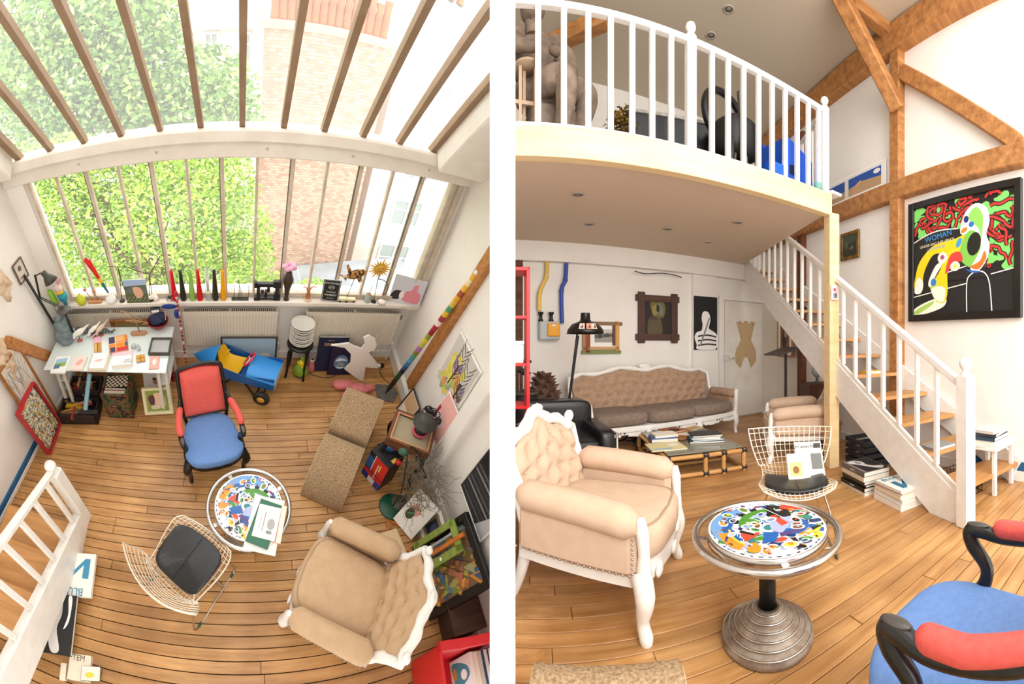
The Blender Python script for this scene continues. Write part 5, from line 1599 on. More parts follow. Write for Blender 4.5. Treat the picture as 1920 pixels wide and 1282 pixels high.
for x in (-.5, -.02, .22, .5):
    for s_ in (-1, 1):
        m = MB(RAT, True); m.tube([(x * TW, s_ * TD / 2, .0), (x * TW, s_ * TD / 2, TH - .01)], .022, 10); m.build('leg', t)
        for z in (.03, TH - .03):
            m = MB(BIND, True); m.tube([(x * TW - .03, s_ * TD / 2, z), (x * TW + .03, s_ * TD / 2, z)], .026, 10); m.build('binding', t)
for y_ in (-.17, .17):
    m = MB(RAT, True); m.tube([(-TW / 2, y_ * TD, .03), (TW / 2, y_ * TD, .03)], .018, 8); m.build('crossbar', t)
m = MB(mat('b8b8a8', .08, spec=.8, trans=.55, ior=1.45)); m.box((0, 0, TH + .004), (TW - .02, TD - .02, .012), .003); m.build('glass_top', t)
zt_ = TH + .011
def ctl(x, y, z=zt_): q = B.at(x, y, z); return (q.x, q.y, z)
a = Art(.24, .3, 'a8643c'); a.oval('3a2418', 0, .1, .5, .5); a.rect('d8b890', -.8, -.8, .8, -.5)
book(B, 'large white magazine under the brown portrait cover on the rattan table', ctl(1262, 815), ca + .2, (.26, .34, .02), 'eeeae2', group='books on the rattan table')
book(B, 'brown portrait-covered magazine topmost on the rattan table', (ctl(1265, 811)[0], ctl(1265, 811)[1], zt_ + .02), ca + .35, (.24, .31, .012), 'b06a40', art=a, group='books on the rattan table')
book(B, 'thick pale book with a blue spine at the corner of the rattan table', ctl(1243, 825), ca - .1, (.28, .2, .04), '3a5fa0', group='books on the rattan table')
book(B, 'cream paperback lying on the blue-spined book on the rattan table', (ctl(1245, 823)[0], ctl(1245, 823)[1], zt_ + .04), ca + .05, (.26, .18, .025), 'efe6d6', group='books on the rattan table')
a = Art(.34, .26, 'e2d69c'); a.rect('9fc3d8', -.9, -.9, .2, -.5); a.rect('f0eedd', .2, -.2, .8, .6)
book(B, 'pale yellow illustrated magazine at the front of the rattan table', ctl(1248, 838), ca, (.36, .28, .012), 'e6dca8', art=a, group='books on the rattan table')
z_ = zt_
for k, (lab, d_, c, dr) in enumerate((('wide dark book at the bottom of the rattan table pile', (.36, .27, .022), '3a4250', -.25), ('teal-blue magazine in the rattan table pile', (.33, .25, .014), '5f93ac', -.12), ('white paperback in the rattan table pile', (.3, .22, .025), 'e8e6e0', -.3), ('black-edged book topmost of the rattan table pile', (.32, .22, .018), '2c2c30', -.15))):
    q = B.at(1322, 825, zt_); book(B, lab, (q.x, q.y, z_), ca + dr, d_, c, group='books on the rattan table'); z_ += d_[2]
book(B, 'thin tan booklet at the far edge of the rattan table', ctl(1300, 803), ca + .5, (.22, .14, .01), 'c8a26e', group='books on the rattan table')
m = MB(mat('8a5a34', .5), True); m.lathe([(.0, 0), (.05, .0), (.07, .04), (.065, .04), (.045, .008), (0, .008)], 16)
solo(B, m, 'wooden_bowl', 'small brown wooden bowl between the piles on the rattan table', 'bowl', ctl(1277, 825))

# ------------------------------------------------------------------ newspapers on the wire chair
q = Vector((1.63, 1.87, 0))
f = Vector((sin(R(-33)), -cos(R(-33)), 0))
for k, (lab, w_, h_, off, lean, lift, txt) in enumerate((('folded newspaper with a black masthead propped on the wire chair', .18, .25, -.10, 50, 0, "chi'avechio"), ('white magazine with a yellow picture at the front of the wire chair', .14, .18, -.05, 46, 0, None))):
    a = Art(w_, h_, 'e9e4d6')
    for i in range(7): a.rect('b9b4a8', -.9, .45 - i * .2, -.1 if i % 2 else -.2, .5 - i * .2)
    if k == 0: a.rect('3a3836', .4, .6, .95, .9); a.rect('6a6a66', .1, -.6, .9, .3)
    else: a.rect('e8cf7a', -.8, -.8, .3, .3); a.oval('8a5a2a', -.25, -.3, .3, .3); a.rect('d8d0c0', .4, -.8, .9, .8)
    p = q - f * (.10 if k == 0 else .055) + Vector((cos(R(-33)), sin(R(-33)), 0)) * (.11 if k == 0 else .03)
    t = thing(B, 'newspaper', lab, 'newspaper', (p.x, p.y, .432 + .5 * h_ * sin(R(lean))), R(-33), None, 1, R(lean))
    m = MB(PAPER); m.box((0, 0, 0), (w_, h_, .008), .002); m.build('sheets', t)
    o = a.mb.build('print', t); o.location = (0, 0, .005)
    if txt: writing(txt, mat('1a1a1a', .6), .04, o, 'lettering', (-.02, h_ * .36, a.z + .001))

# ------------------------------------------------------------------ stacked books by the stair foot
def pile(px, py, ang, specs, z=0.0, group=None, off=(0, 0)):
    p = B.at(px, py, z)
    for k, (lab, d_, c, dx, dy, dr, kw) in enumerate(specs):
        book(B, lab, (p.x + dx, p.y + dy, z), ang + dr, d_, c, group=group, **kw); z += d_[2]
    return z
pa = -STA
bw = Art(.25, .33, '232226'); bw.smooth('d9d8d6', [(-.9, .8), (-.2, .9), (.2, .5), (.1, .0), (.4, -.4), (.95, -.6), (.6, -.95), (.1, -.6), (-.3, .0)]); bw.oval('9a999a', -.2, .5, .2, .3); bw.rect('8a7a78', -1, -1, -.8, 1)
pile(1622, 912, pa, [
    ('white-edged large book at the bottom of the taller floor pile', (.27, .36, .03), 'e6e2d6', 0, 0, 0, {}),
    ('black book with white spine lettering in the taller floor pile', (.28, .35, .035), '1b1a1c', 0, 0, .02, dict(spine='MURRAY')),
    ('slim dark book in the middle of the taller floor pile', (.26, .34, .022), '2b2724', .01, 0, .03, {}),
    ('olive-spined book in the taller floor pile', (.26, .34, .03), '3c3a30', 0, 0, 0, {}),
    ('thick cream-paged book second from the top of the taller floor pile', (.27, .35, .045), 'd9d2c0', 0, 0, -.02, {}),
    ('grey photo book with a pale nude on its cover, topmost of the taller pile', (.27, .35, .04), '6c6664', 0, 0, .0, dict(art=bw, spine='NORTH'))], group='books piled by the stair foot')
bl = Art(.25, .31, 'f3f1ea'); bl.poly('2c7699', [(-.55, -.75), (-.2, -.75), (.35, -.1), (.35, -.75), (.75, -.75), (.75, .3), (.4, .3), (-.15, -.3), (-.15, .3), (-.55, .3)])
pile(1688, 938, pa, [
    ('thick white book at the bottom of the lower floor pile', (.28, .34, .05), 'f3f1ea', 0, 0, .0, {}),
    ('second white book of the lower floor pile', (.28, .34, .035), 'ece8de', .01, .0, .02, {}),
    ('cream book with yellow lettering in the lower floor pile', (.27, .33, .035), 'e8dfc4', 0, 0, -.02, {}),
    ('thin pink-edged paperback in the lower floor pile', (.25, .31, .015), 'd8a49a', 0, 0, .03, {}),
    ('white paperback printed BLUE in blue letters, topmost of the lower pile', (.26, .32, .018), 'f3f1ea', 0, 0, .0, dict(art=bl, text='BLUE', tcol='3f8fae', tsize=.07, tloc=(-.02, .11)))], group='books piled by the stair foot')
# stored under the stairs
def at_floor(x, y, z=0): q = B.at(x, y, z); return Vector((q.x, q.y, z))
p = at_floor(1633, 868)
t = thing(B, 'dark_crate', 'dark slatted plastic crate behind the floor piles under the stairs', 'crate', (p.x + .03, p.y + .02, 0), pa)
m = MB(mat('2a2a30', .6))
for s_ in (-1, 1):
    for z in (.05, .12, .19, .26): m.box((s_ * .2, 0, z), (.02, .36, .045)); m.box((0, s_ * .17, z), (.4, .02, .045))
m.box((0, 0, .015), (.4, .36, .02)); m.build('body', t)
p = at_floor(1606, 862)
a = Art(.34, .30, '3d2c22'); a.oval('6e5a3c', 0, 0, .7, .6); a.oval('2a1e18', .1, .1, .4, .3); a.line('a58a4c', [(-.6, -.4), (0, .5), (.6, -.3)], .03)
framed(B, 'gilt_framed_picture', 'ornate gilt framed picture leaning in the dark under the stairs', wall_at(Vector((3.04, 2.95, .27)), SU * -1, Vector((-SN.x, -SN.y, .25))), .44, .42, .05, .03, GOLD, a)
t = thing(B, 'wire_basket', 'black wire basket behind the lowest stair balusters', 'basket', (stp(.45, 0, .42).x, stp(.45, 0, .42).y, 0), pa)
m = MB(BLACK, True)
for k in range(8):
    for s_ in (-1, 1):
        m.tube([(s_ * .15, -.15 + k * .043, .01), (s_ * .17, -.15 + k * .043, .17)], .003, 5); m.tube([(-.15 + k * .043, s_ * .15, .01), (-.15 + k * .043, s_ * .17, .17)], .003, 5)
for z in (.01, .06, .11, .17): m.tube([(-.16, -.16, z), (.16, -.16, z), (.16, .16, z), (-.16, .16, z)], .004, 5, closed=True)
m.build('mesh', t, kind='stuff')
# reading stand, little cabinet and glass lamp
p = RT(1478, 705, .25)
t = thing(B, 'reading_stand', 'grey slanted reading stand on a thin post under the stairs', 'stand', (p.x - .12, p.y, 0), R(8))
m = MB(mat('55514e', .5)); m.box((0, 0, 1.19), (.44, .32, .022), .003, ry=R(-14)); m.build('desk', t)
m = MB(mat('4a4440', .5)); m.box((.08, 0, .58), (.03, .03, 1.16)); m.build('post', t)
m = MB(mat('4a4440', .5)); m.box((.08, 0, .01), (.26, .26, .02), .004); m.build('base', t)
p = RT(1530, 745, .22)
t = thing(B, 'bedside_cabinet', 'small dark wooden cabinet with drawers tucked under the stairs', 'cabinet', (p.x, p.y, 0), pa)
m = MB(mat('5a3420', .5, kind='wood', col2='3d2214', scale=3)); m.box((0, 0, .38), (.34, .3, .76), .006); m.build('body', t)
for z in (.62, .42, .22):
    m = MB(mat('6d4028', .5, kind='wood', col2='4c2a18', scale=3)); m.box((0, -.155, z), (.29, .012, .16), .003); o = m.build('drawer', t)
    k = MB(mat('b9964c', .3, 1.), True); k.ball((0, -.17, z), .014, 8); k.build('knob', o)
t = thing(B, 'glass_lamp', 'small grey glass lamp standing on the wooden cabinet', 'lamp', (p.x, p.y - .02, .761), 0)
m = MB(mat('5a5a5c', .3), True); m.lathe([(.06, 0), (.06, .01), (.02, .03), (.02, .08)], 14); m.build('base', t)
m = MB(mat('9aa0a2', .15), True); m.lathe([(.03, .08), (.075, .13), (.07, .2), (.03, .26), (0, .27)], 16); m.build('shade', t)
# books beside the stairs on a white stool
p = RT(1858, 880, .26)
t = thing(B, 'white_stool', 'low white stool carrying books beside the lowest tread', 'stool', (p.x, p.y, 0), R(-8))
m = MB(WHITEWOOD); m.box((0, 0, .40), (.40, .32, .025), .003); m.build('top', t)
for x in (-.16, .16):
    for y_ in (-.12, .12):
        m = MB(WHITEWOOD); m.box((x, y_, .195), (.035, .035, .39), .003); m.build('leg', t)
zz = .413
for k, (lab, d_, c, dr) in enumerate((('wide white folder at the bottom of the stool pile', (.38, .30, .018), 'efece4', .1), ('cream book on the white stool', (.30, .24, .026), 'e6dfd0', -.05), ('navy book on the white stool', (.27, .22, .035), '2b4254', .02), ('dark grey book on the white stool', (.26, .21, .03), '3c3f45', .1), ('pale picture book topmost on the white stool', (.28, .22, .022), 'd8d4d0', -.05))):
    book(B, lab, (p.x - .01, p.y, zz), R(-8) + dr, d_, c, group='books on the white stool'); zz += d_[2]
m = MB(mat('2a5d8a', .6)); q = RT(1906, 893, .02)
# things on the treads
q = stp(.16 + 4 * .345 + .1, .19 + 4 * .198, .42); book(B, 'yellow book lying on a stair tread by the wall', tuple(q), pa, (.2, .14, .03), 'e8c22c')
q = stp(.16 + 6 * .345 + .1, .19 + 6 * .198, .40); m = MB(BLACK, True); m.ball((0, 0, .04), (.05, .03, .04), 10, lump=.1); m.box((0, 0, .01), (.08, .05, .02), .004)
solo(B, m, 'small_figurine', 'small black figurine on a stair tread above the yellow book', 'figurine', tuple(q))
q = stp(.16 + 1 * .345 + .1, .19 + 1 * .198, .35); book(B, 'grey flat book on the second stair tread', tuple(q), pa, (.26, .18, .025), '8f9090')
wb = MB(mat('2470a6', .5)); 
o = struct(B, 'trim_24', wallbox(RT_C, RT_N, RTX, RT_C + RTX * -2.15, RT_C + RTX * 2.5, .10, .18, .022, mat('1f6a9c', .5, kind='plaster', col2='175684', scale=6)))
struct(B, 'baseboard_right', wallbox(RT_C, RT_N, RTX, CORN, RT_C + RTX * 2.5, .0, .10, .02, WHITEWOOD))
# ================================================================== A: stairs foot, wall fittings, radiators
N_A = A.at(160, 972, 0)
SUa = Vector((.09, -1, 0)).normalized(); SNa = Vector((SUa.y, -SUa.x, 0))
t = thing(A, 'open_staircase', 'white stair foot with ball-topped newel and square balusters, seen from above', 'staircase')
def sa(tt, z, off=0.): q = N_A + SUa * tt + SNa * off; return Vector((q.x, q.y, z))
m = MB(WHITEWOOD)
m.T = Matrix(((SUa.x, 0, SNa.x, N_A.x), (SUa.y, 0, SNa.y, N_A.y), (0, 1, 0, 0), (0, 0, 0, 1)))
m.prism([(.03, 0), (.33, 0), (1.5, .66), (1.5, 1.05), (.03, .215)], -.035, .035); m.build('stringer', t)
for tt in [.14 + .185 * i for i in range(7)]:
    m = MB(WHITEWOOD); z0, z1 = .21 + .567 * tt, .93 + .567 * tt
    m.T = Matrix.Translation(sa(tt, 0)) @ Matrix.Rotation(R(-5), 4, 'Z'); m.box((0, 0, (z0 + z1) / 2), (.036, .036, z1 - z0), .004); m.build('baluster', t)
m = MB(WHITEWOOD); m.bar(sa(.02, .93), sa(1.5, .93 + .567 * 1.5), .055, .05, bev=.01); m.build('handrail', t)
m = MB(WHITEWOOD); m.T = Matrix.Translation(sa(0, 0)) @ Matrix.Rotation(R(-5), 4, 'Z'); m.box((0, 0, .45), (.095, .095, .90), .006); o = m.build('newel', t)
m = MB(WHITEWOOD, True); finial(m, tuple(sa(0, .90)), .046); m.build('finial', o)
for k in range(3):
    m = MB(TREAD); z = .17 + .2 * k; a_, b_ = sa(.12 + .33 * k, z), sa(.42 + .33 * k, z)
    m.prism([(a_.x, a_.y), (b_.x, b_.y), (b_.x - .72, b_.y - .02), (a_.x - .72, a_.y + .03)], z - .03, z); m.build('tread', t)

def yp(x, y, Y): return A.plane(x, y, (0, Y, 0), (0, 1, 0))
CREAMM = mat('e6dccb', .45)
for i, (x0, x1, zb) in enumerate(((128, 298, .34), (343, 521, .30), (572, 748, .30))):
    lab = ['cream panel radiator half hidden behind the glass desk', 'cream panel radiator in the middle under the sill', 'cream panel radiator at the right end under the sill'][i]
    a, b_ = yp(x0, 600, 3.2).x, yp(x1, 600, 3.2).x
    zt_ = .825
    t = thing(A, 'radiator', lab, 'radiator', ((a + b_) / 2, 3.215, zb), 0, None)
    w_, h_ = b_ - a, zt_ - zb
    m = MB(CREAMM); m.box((0, .01, h_ / 2), (w_, .07, h_), .006); m.build('panel', t)
    m = MB(mat('efe6d6', .4))
    n_ = int(w_ / .034)
    for k in range(n_): m.box((-w_ / 2 + (k + .5) * w_ / n_, -.03, h_ / 2 - .005), (w_ / n_ * .55, .014, h_ - .05), .004)
    m.build('rib', t, kind='stuff')
    g = MB(mat('4a443c', .7))
    for s_ in (-1, 1): g.box((s_ * w_ * .245, .012, h_ + .002), (w_ * .46, .04, .006))
    o = g.build('top_grille', t, kind='stuff')
    g = MB(CREAMM)
    for k in range(int(w_ / .022)): g.box((-w_ / 2 + .02 + k * .022, .012, h_ + .005), (.009, .04, .006))
    g.build('grille_bar', o, kind='stuff')
    m = MB(WHITE, True); m.tube([(w_ / 2 - .02, .0, .02), (w_ / 2 + .03, .0, .02), (w_ / 2 + .03, .0, -zb + .02)], .011, 8); m.ball((w_ / 2 + .025, -.01, .03), (.02, .02, .03), 10); m.build('valve', t)
p = yp(750, 598, 3.14)
t = thing(A, 'wall_vent', 'small dark air grille beside the right-hand radiator', 'vent', (p.x + .05, 3.297, p.z - .1))
m = MB(WHITE); m.box((0, 0, 0), (.13, .012, .09), .002); m.build('plate', t)
m = MB(DULLBLACK)
for k in range(6): m.box((-.045 + k * .018, -.007, 0), (.011, .006, .07))
m.build('slot', t, kind='stuff')

# timbers and the pier on the side walls
WOODP = mat('c98a4c', .55, kind='wood', col2='9a5f2c', scale=2, vary=.05)
m = MB(WOODP); a, b_ = RW(768, 722, .03), RW(930, 466, .03); m.bar(a, b_, .12, .06, up=RN, bev=.004); struct(A, 'trim_7', m, clip=-1)
m = MB(WOODP); a, b_ = LW(12, 640, .03), LW(106, 674, .03); m.bar(a, b_, .12, .06, up=LN, bev=.006); struct(A, 'trim_8', m)
m = MB(WALL); y1 = 1.60; m.box((xr(y1) - .03, y1 - .09, 1.35), (.12, .16, 2.75), .01); struct(A, 'trim_9', m, clip=-1)
m = MB(mat('bdb6ab', .7)); m.bar(RW(745, 700, .001) , RW(880, 545, .001), .006, .004, up=RN); struct(A, 'trim_25', m, clip=-1)

PLASTER = mat('dcc6ac', .9, kind='plaster', col2='c4a483', scale=7, bump=.5)
for lab, px_, ua, vb, sd in (('upper patch of rough beige plaster on the left wall', (4, 532), .09, .19, 3), ('lower, larger patch of rough beige plaster above the framed drawing', (8, 672), .13, .30, 8)):
    c = LW(px_[0], px_[1]); X_ = Vector((-LN.y, LN.x, 0)); rd = random.Random(sd); ph = [rd.uniform(0, 6) for _ in range(8)]
    m = MB(PLASTER, True)
    def patch(u, v):
        a_ = 2 * pi * u; r = v
        k = 1 + .16 * sin(3 * a_ + ph[0]) + .10 * sin(5 * a_ + ph[1]) + .06 * sin(9 * a_ + ph[2])
        x, z = ua * r * k * cos(a_), vb * r * k * sin(a_)
        d_ = .055 * (1 - r ** 3) + (.022 * sin(34 * x + ph[3]) * cos(27 * z + ph[4]) + .014 * sin(71 * z + ph[5]) * cos(60 * x + ph[6])) * (1 - r ** 4)
        return tuple(c + X_ * x + Vector((0, 0, z)) + LN * (d_ + .001))
    m.grid(patch, 48, 22, True)
    solo(A, m, 'plaster_relief', lab, 'sculpture')
a = Art(.16, .2, 'cfc8bb'); a.oval('6b6257', 0, .3, .4, .3); a.rect('8a6f4a', -.6, -.75, .6, -.55); a.oval('2e2a26', -.1, .35, .15, .12)
framed(A, 'small_framed_mask', 'tiny framed picture of a mask high on the left wall', wall_at(LW(37, 508, .005), (-LN.y, LN.x, 0), LN), .18, .23, .014, .02, mat('6d5a48', .6), a)
m = MB(BLACK); m.bar(LW(46, 517, .03), LW(106, 616, .03), .022, .022, up=LN); solo(A, m, 'black_rail', 'straight black metal rail fixed on the left wall above the desk', 'rail')

# leaning boards at the left wall
def leaning(bf, bn, tf, wdt=None):
    """Matrix, width and height of a board with far and near bottom corners bf, bn and far top corner tf."""
    x = (bn - bf); w_ = x.length; x.normalize()
    up = tf - bf; up = up - x * up.dot(x); h_ = up.length; up.normalize()
    n = x.cross(up)
    c = bf + x * w_ / 2 + up * h_ / 2
    m = Matrix.Identity(4)
    for i, v in enumerate((x, up, n)):
        for j in range(3): m[j][i] = v[j]
    m.translation = c
    return m, w_, h_
bf, bn = A.at(107, 791, .01), A.at(86, 852, .01)
T, w_, h_ = leaning(bf, bn, LW(34, 724, .08))
if T.to_3x3().col[2].x < 0:
    T, w_, h_ = leaning(bn, bf, LW(2, 781, .08))
T = T @ Matrix.Translation((0, -h_ * .09, 0)); h_ *= .82
MOS = mat('d9d2b8', .6, kind='cells', scale=46, cols=('d9cfae', '5a7a8a', 'c9a23c', 'e6dfc8', '7a4a3a', '8fa07a', 'e8e2d0', '4a4a58'))
a = Art(w_ - .05, h_ - .05, MOS)
for i in range(1, 8): a.line('e9e3d2', [(-1, -1 + i / 4), (1, -1 + i / 4)], .006, 1)
for i in range(1, 6): a.line('e9e3d2', [(-1 + i / 3, -1), (-1 + i / 3, 1)], .006, 1)
framed(A, 'mosaic_picture', 'busy multicoloured grid picture in a thin red frame leaning at the left wall', T, w_, h_, .010, .07, mat('b3242c', .4), a, backing=DULLBLACK)
w_, h_ = .42, 1.22
T = wall_at(Vector((xl(2.10) + .04, 2.10, h_ / 2 + .005)), Vector((-LN.y, LN.x, 0)), LN + Vector((0, 0, .03)))
a = Art(w_ - .06, h_ - .06, 'd8cfc2'); 
rd = random.Random(5)
for k in range(14): a.line('8a8480', [(rd.uniform(-.9, .9), rd.uniform(-.9, .9)) for _ in range(4)], .006)
a.smooth('c9b7a4', [(-.4, -.3), (.0, .4), (.5, .1), (.3, -.6)])
framed(A, 'framed_map', 'long wood-framed pale drawing leaning behind the red-framed picture', T, w_, h_, .032, .03, mat('b5763a', .5, kind='wood', col2='8a5424', scale=3), a)

# ------------------------------------------------------------------ desk lamp
t = thing(A, 'desk_lamp', 'black jointed desk lamp rising over the back corner of the glass desk', 'lamp')
LY = 2.86
D0 = yp(120, 582, LY)
m = MB(mat('55524e', .4), True); m.lathe([(.0, .0), (.075, .0), (.078, .012), (.07, .02), (0, .024)], 24, tuple(D0)); m.build('base', t)
m = MB(BLACK, True); m.tube([(D0.x, D0.y, .76), tuple(D0)], .012, 8); m.build('post', t)
J1, J2, HD = yp(75, 558, LY), yp(66, 517, LY), yp(76, 512, LY)
m = MB(BLACK, True)
for o_ in (-.012, .012): m.tube([(D0.x, D0.y + o_, D0.z + .03), (J1.x, J1.y + o_, J1.z)], .006, 6); m.tube([(J1.x, J1.y + o_, J1.z), (J2.x, J2.y + o_, J2.z)], .006, 6)
m.ball(tuple(J1), .016, 8); m.ball(tuple(J2), .014, 8); m.tube([tuple(J2), tuple(HD)], .007, 6); m.build('arm', t)
m = MB(mat('3f4038', .35), True)
q = yp(84, 514, LY)
m.T = Matrix.Translation(q) @ Matrix.Rotation(R(-22), 4, 'Y')
m.lathe([(0, .03), (.03, .03), (.032, -.02), (.045, -.035), (.075, -.10), (.072, -.10), (.04, -.03)], 20); m.build('shade', t)

# ================================================================== on the sill
SZ = 1.046
def sl(px, pt, pb=558, Y=3.135):
    """x on the sill, and the height that spans picture rows pb..pt there."""
    x = yp(px, 557, Y).x
    return (x, Y, SZ), A.zat((x, Y), pt) - A.zat((x, Y), pb)
def vase(px, pt, pb, prof, c, name, label, cat='vase', Y=3.135, lean=0., group=None, rough=.2):
    loc, h = sl(px, pt, pb, Y)
    m = MB(mat(c, rough), True); m.lathe([(r, z * h) for r, z in prof], 18)
    return solo(A, m, name, label, cat, loc, 0, group, ry=lean)
CONE = [(0, 0), (.030, 0), (.033, .04), (.024, .5), (.016, .9), (.018, .97), (.014, 1.0), (.010, .97), (.01, .3)]
vase(100, 532, 559, [(0, 0), (.034, 0), (.036, .1), (.028, .98), (.024, 1), (.02, .9), (.02, .2)], '9ccf3c', 'lime_vase', 'lime green cylinder vase behind the desk lamp', lean=-.06)
for px, c, lab in ((328, 'd4161c', 'red tapering vase, leftmost of the row of seven'), (344, '25301f', 'dark green tapering vase beside the leftmost red one'), (361, '8fc05a', 'light green tapering vase between the dark green and the second red'), (375, 'cf1a1e', 'second red tapering vase, in the middle of the row'), (404, '2a2b20', 'dark olive tapering vase beside the yellow one'), (419, 'f2a612', 'yellow-orange tapering vase at the right end of the row')):
    vase(px, 504, 559, CONE, c, 'tapering_vase', lab, Y=3.135)
loc, h = sl(391, 503, 559)
m = MB(mat('eef2ec', .08, trans=.75, ior=1.15), True); m.lathe([(r, z * h) for r, z in CONE], 18); solo(A, m, 'tapering_vase', 'clear glass tapering vase standing between red and dark olive ones', 'vase', loc)
loc, h = sl(150, 542, 562, 3.115)
t = thing(A, 'pear_ornament', 'shiny yellow-green pear ornament at the front of the sill', 'ornament', loc)
m = MB(mat('c9cf28', .2), True); m.lathe([(0, 0), (.04, .0), (.055, .04), (.05, .075), (.026, .11), (.018, .125), (0, .13)], 18); m.build('body', t)
m = MB(mat('5a4a20', .6), True); m.tube([(0, 0, .125), (.006, 0, .155)], .004, 6); m.build('stem', t)
loc, h = sl(118, 492, 555, 3.10)
t = thing(A, 'rabbit_figure', 'glass rabbit figure with pink ears and teal base by the lime vase', 'figurine', loc)
m = MB(mat('39a3b8', .2, trans=.2), True); m.lathe([(.022, 0), (.02, .06), (.05, .09), (.06, .15), (.03, .17)], 14); m.build('skirt', t)
m = MB(mat('e3c62c', .3), True); m.ball((-.02, 0, .19), (.05, .04, .035), 12); m.build('collar', t)
m = MB(mat('f1d3cf', .25), True); m.ball((-.01, 0, .25), (.045, .04, .05), 14); m.ball((-.05, -.01, .24), (.025, .02, .02), 8); m.build('head', t)
for d_ in (.2, .55):
    m = MB(mat('eaaeb0', .3), True); m.T = Matrix.Translation((0, 0, .28)) @ Matrix.Rotation(d_, 4, 'Y'); m.ball((0, 0, .055), (.014, .01, .06), 10); m.build('ear', t)
loc, h = sl(176, 530, 558)
t = thing(A, 'wooden_flowers', 'two small wooden flowers on a block of brown wood', 'ornament', loc)
m = MB(OAK); m.box((0, 0, .012), (.15, .06, .024), .004); m.build('block', t)
for x, z, x2_ in ((-.02, .16, -.075), (.04, .13, .02)):
    m = MB(mat('8a5a34', .6), True); m.tube([(x, 0, .02), (x2_, 0, z)], .0035, 6); o = m.build('stem', t)
    m = MB(mat('b07848', .6), True); m.lathe([(0, 0), (.022, .02), (.02, .035), (0, .03)], 8, (x2_, 0, z - .01)); m.build('flower', o)
loc, h = sl(207, 540, 560, 3.12)
t = thing(A, 'white_bulb_vase', 'round white glass vase holding a red, yellow and teal glass flower', 'vase', loc)
m = MB(mat('f4f4f0', .15), True); m.lathe([(0, 0), (.04, .0), (.058, .035), (.056, .065), (.03, .095), (.022, .11), (.022, .135), (.018, .135)], 18); m.build('body', t)
Z0 = A.zat((loc[0], loc[1]), 540) - SZ
tip = yp(163, 487, 3.12); tp = Vector((tip.x - loc[0], 0, tip.z - SZ)); bs = Vector((-.005, 0, .12))
fl = []
for nm, a0, a1, r0, r1, c in (('teal_stem', 0, .34, .010, .018, '1f6f78'), ('yellow_neck', .34, .48, .018, .020, 'e8b822'), ('red_flare', .48, 1.0, .02, .034, 'd92a1c')):
    p0, p1 = bs.lerp(tp, a0), bs.lerp(tp, a1)
    m = MB(mat(c, .15), True); m.tube([p0.lerp(p1, k / 5) for k in range(6)], [lerp(r0, r1, k / 5) for k in range(6)], 12)
    if nm == 'red_flare': m.add([tuple(p1 + Vector((-.01, 0, .03))), tuple(p1 + Vector((-.05, 0, -.03))), tuple(p1 + Vector((.0, .02, -.05))), tuple(p1 + Vector((.03, -.02, 0)))], [(0, 1, 2), (0, 2, 3), (0, 3, 1), (1, 3, 2)], False)
    m.build(nm, t)
TW_ = mat('3a2f26', .6)
def twigs(label, stems, foot):
    m = MB(TW_, True)
    for st in stems: m.tube([tuple(yp(x, y, 3.13)) for x, y in st], .004, 6)
    b_ = yp(foot[0], foot[1], 3.13); m.lathe([(.03, 0), (.03, .01), (0, .014)], 12, (b_.x, 3.13, SZ))
    solo(A, m, 'twig_sculpture', label, 'sculpture')
twigs('bent wire twig standing left of the landscape card', [[(228, 560), (225, 520), (221, 500), (198, 499)], [(240, 558), (232, 540), (221, 500)]], (228, 560))
twigs('bent wire twig rising behind the landscape card', [[(285, 552), (282, 530), (281, 514), (300, 480)], [(281, 514), (258, 508), (232, 498)], [(281, 514), (280, 555)]], (282, 560))
def sillcard(px0, px1, pt, pb, art_bg, fn, name, label, cat='card', ry=0., Y=3.14, txt=None):
    a0, a1 = yp(px0, 557, Y).x, yp(px1, 557, Y).x
    xm = (a0 + a1) / 2; h_ = A.zat((xm, Y), pt) - A.zat((xm, Y), pb); w_ = abs(a1 - a0)
    a = Art(w_, h_, art_bg); fn(a)
    T = Matrix.Translation((xm, Y, SZ + h_ / 2 + .001)) @ Matrix.Rotation(ry, 4, 'Z') @ Matrix.Rotation(R(84), 4, 'X')
    t = framed(A, name, label, T, w_, h_, 0, .012, PAPER, a, cat=cat)
    return t, w_, h_, a
sillcard(237, 279, 517, 558, '4f5a34', lambda a: (a.poly('9fb4d4', [(-1, .45), (1, .55), (1, 1), (-1, 1)]), a.poly('5f6a5a', [(-1, .1), (-.3, .45), (.3, .4), (1, .5), (1, -.2), (-1, -.2)]), a.smooth('d8a888', [(-.2, .35), (.4, .3), (.6, -.3), (.1, -.6), (-.2, -.2)]), [a.oval('e8e2b8', -.9 + .12 * k, -.8 + .15 * ((k * 7) % 3), .04, .04, 0, 6) for k in range(16)]), 'landscape_card', 'landscape photo card with pink river standing on the sill', Y=3.115)
loc, h = sl(288, 545, 560)
m = MB(mat('f3ece0', .5), True)
for k in range(7): m.ball((.03 * cos(k * .9), .02 * sin(k * .9), .03 + .012 * (k % 3)), (.024, .012, .028), 8)
solo(A, m, 'white_shell', 'white shell-like ornament right of the landscape card', 'ornament', loc)
loc, h = sl(318, 549, 558)
m = MB(BLACK, True); m.ball((0, 0, .03), (.02, .014, .016), 10)
for k in range(6): a_ = k * pi / 3; m.tube([(0, 0, .03), (.03 * cos(a_), .02 * sin(a_), .045), (.042 * cos(a_), .03 * sin(a_), .0)], .003, 5)
solo(A, m, 'black_spider', 'small black spider ornament beside the leftmost red vase', 'ornament', loc)
m = MB(mat('2c2f26', .5), True)
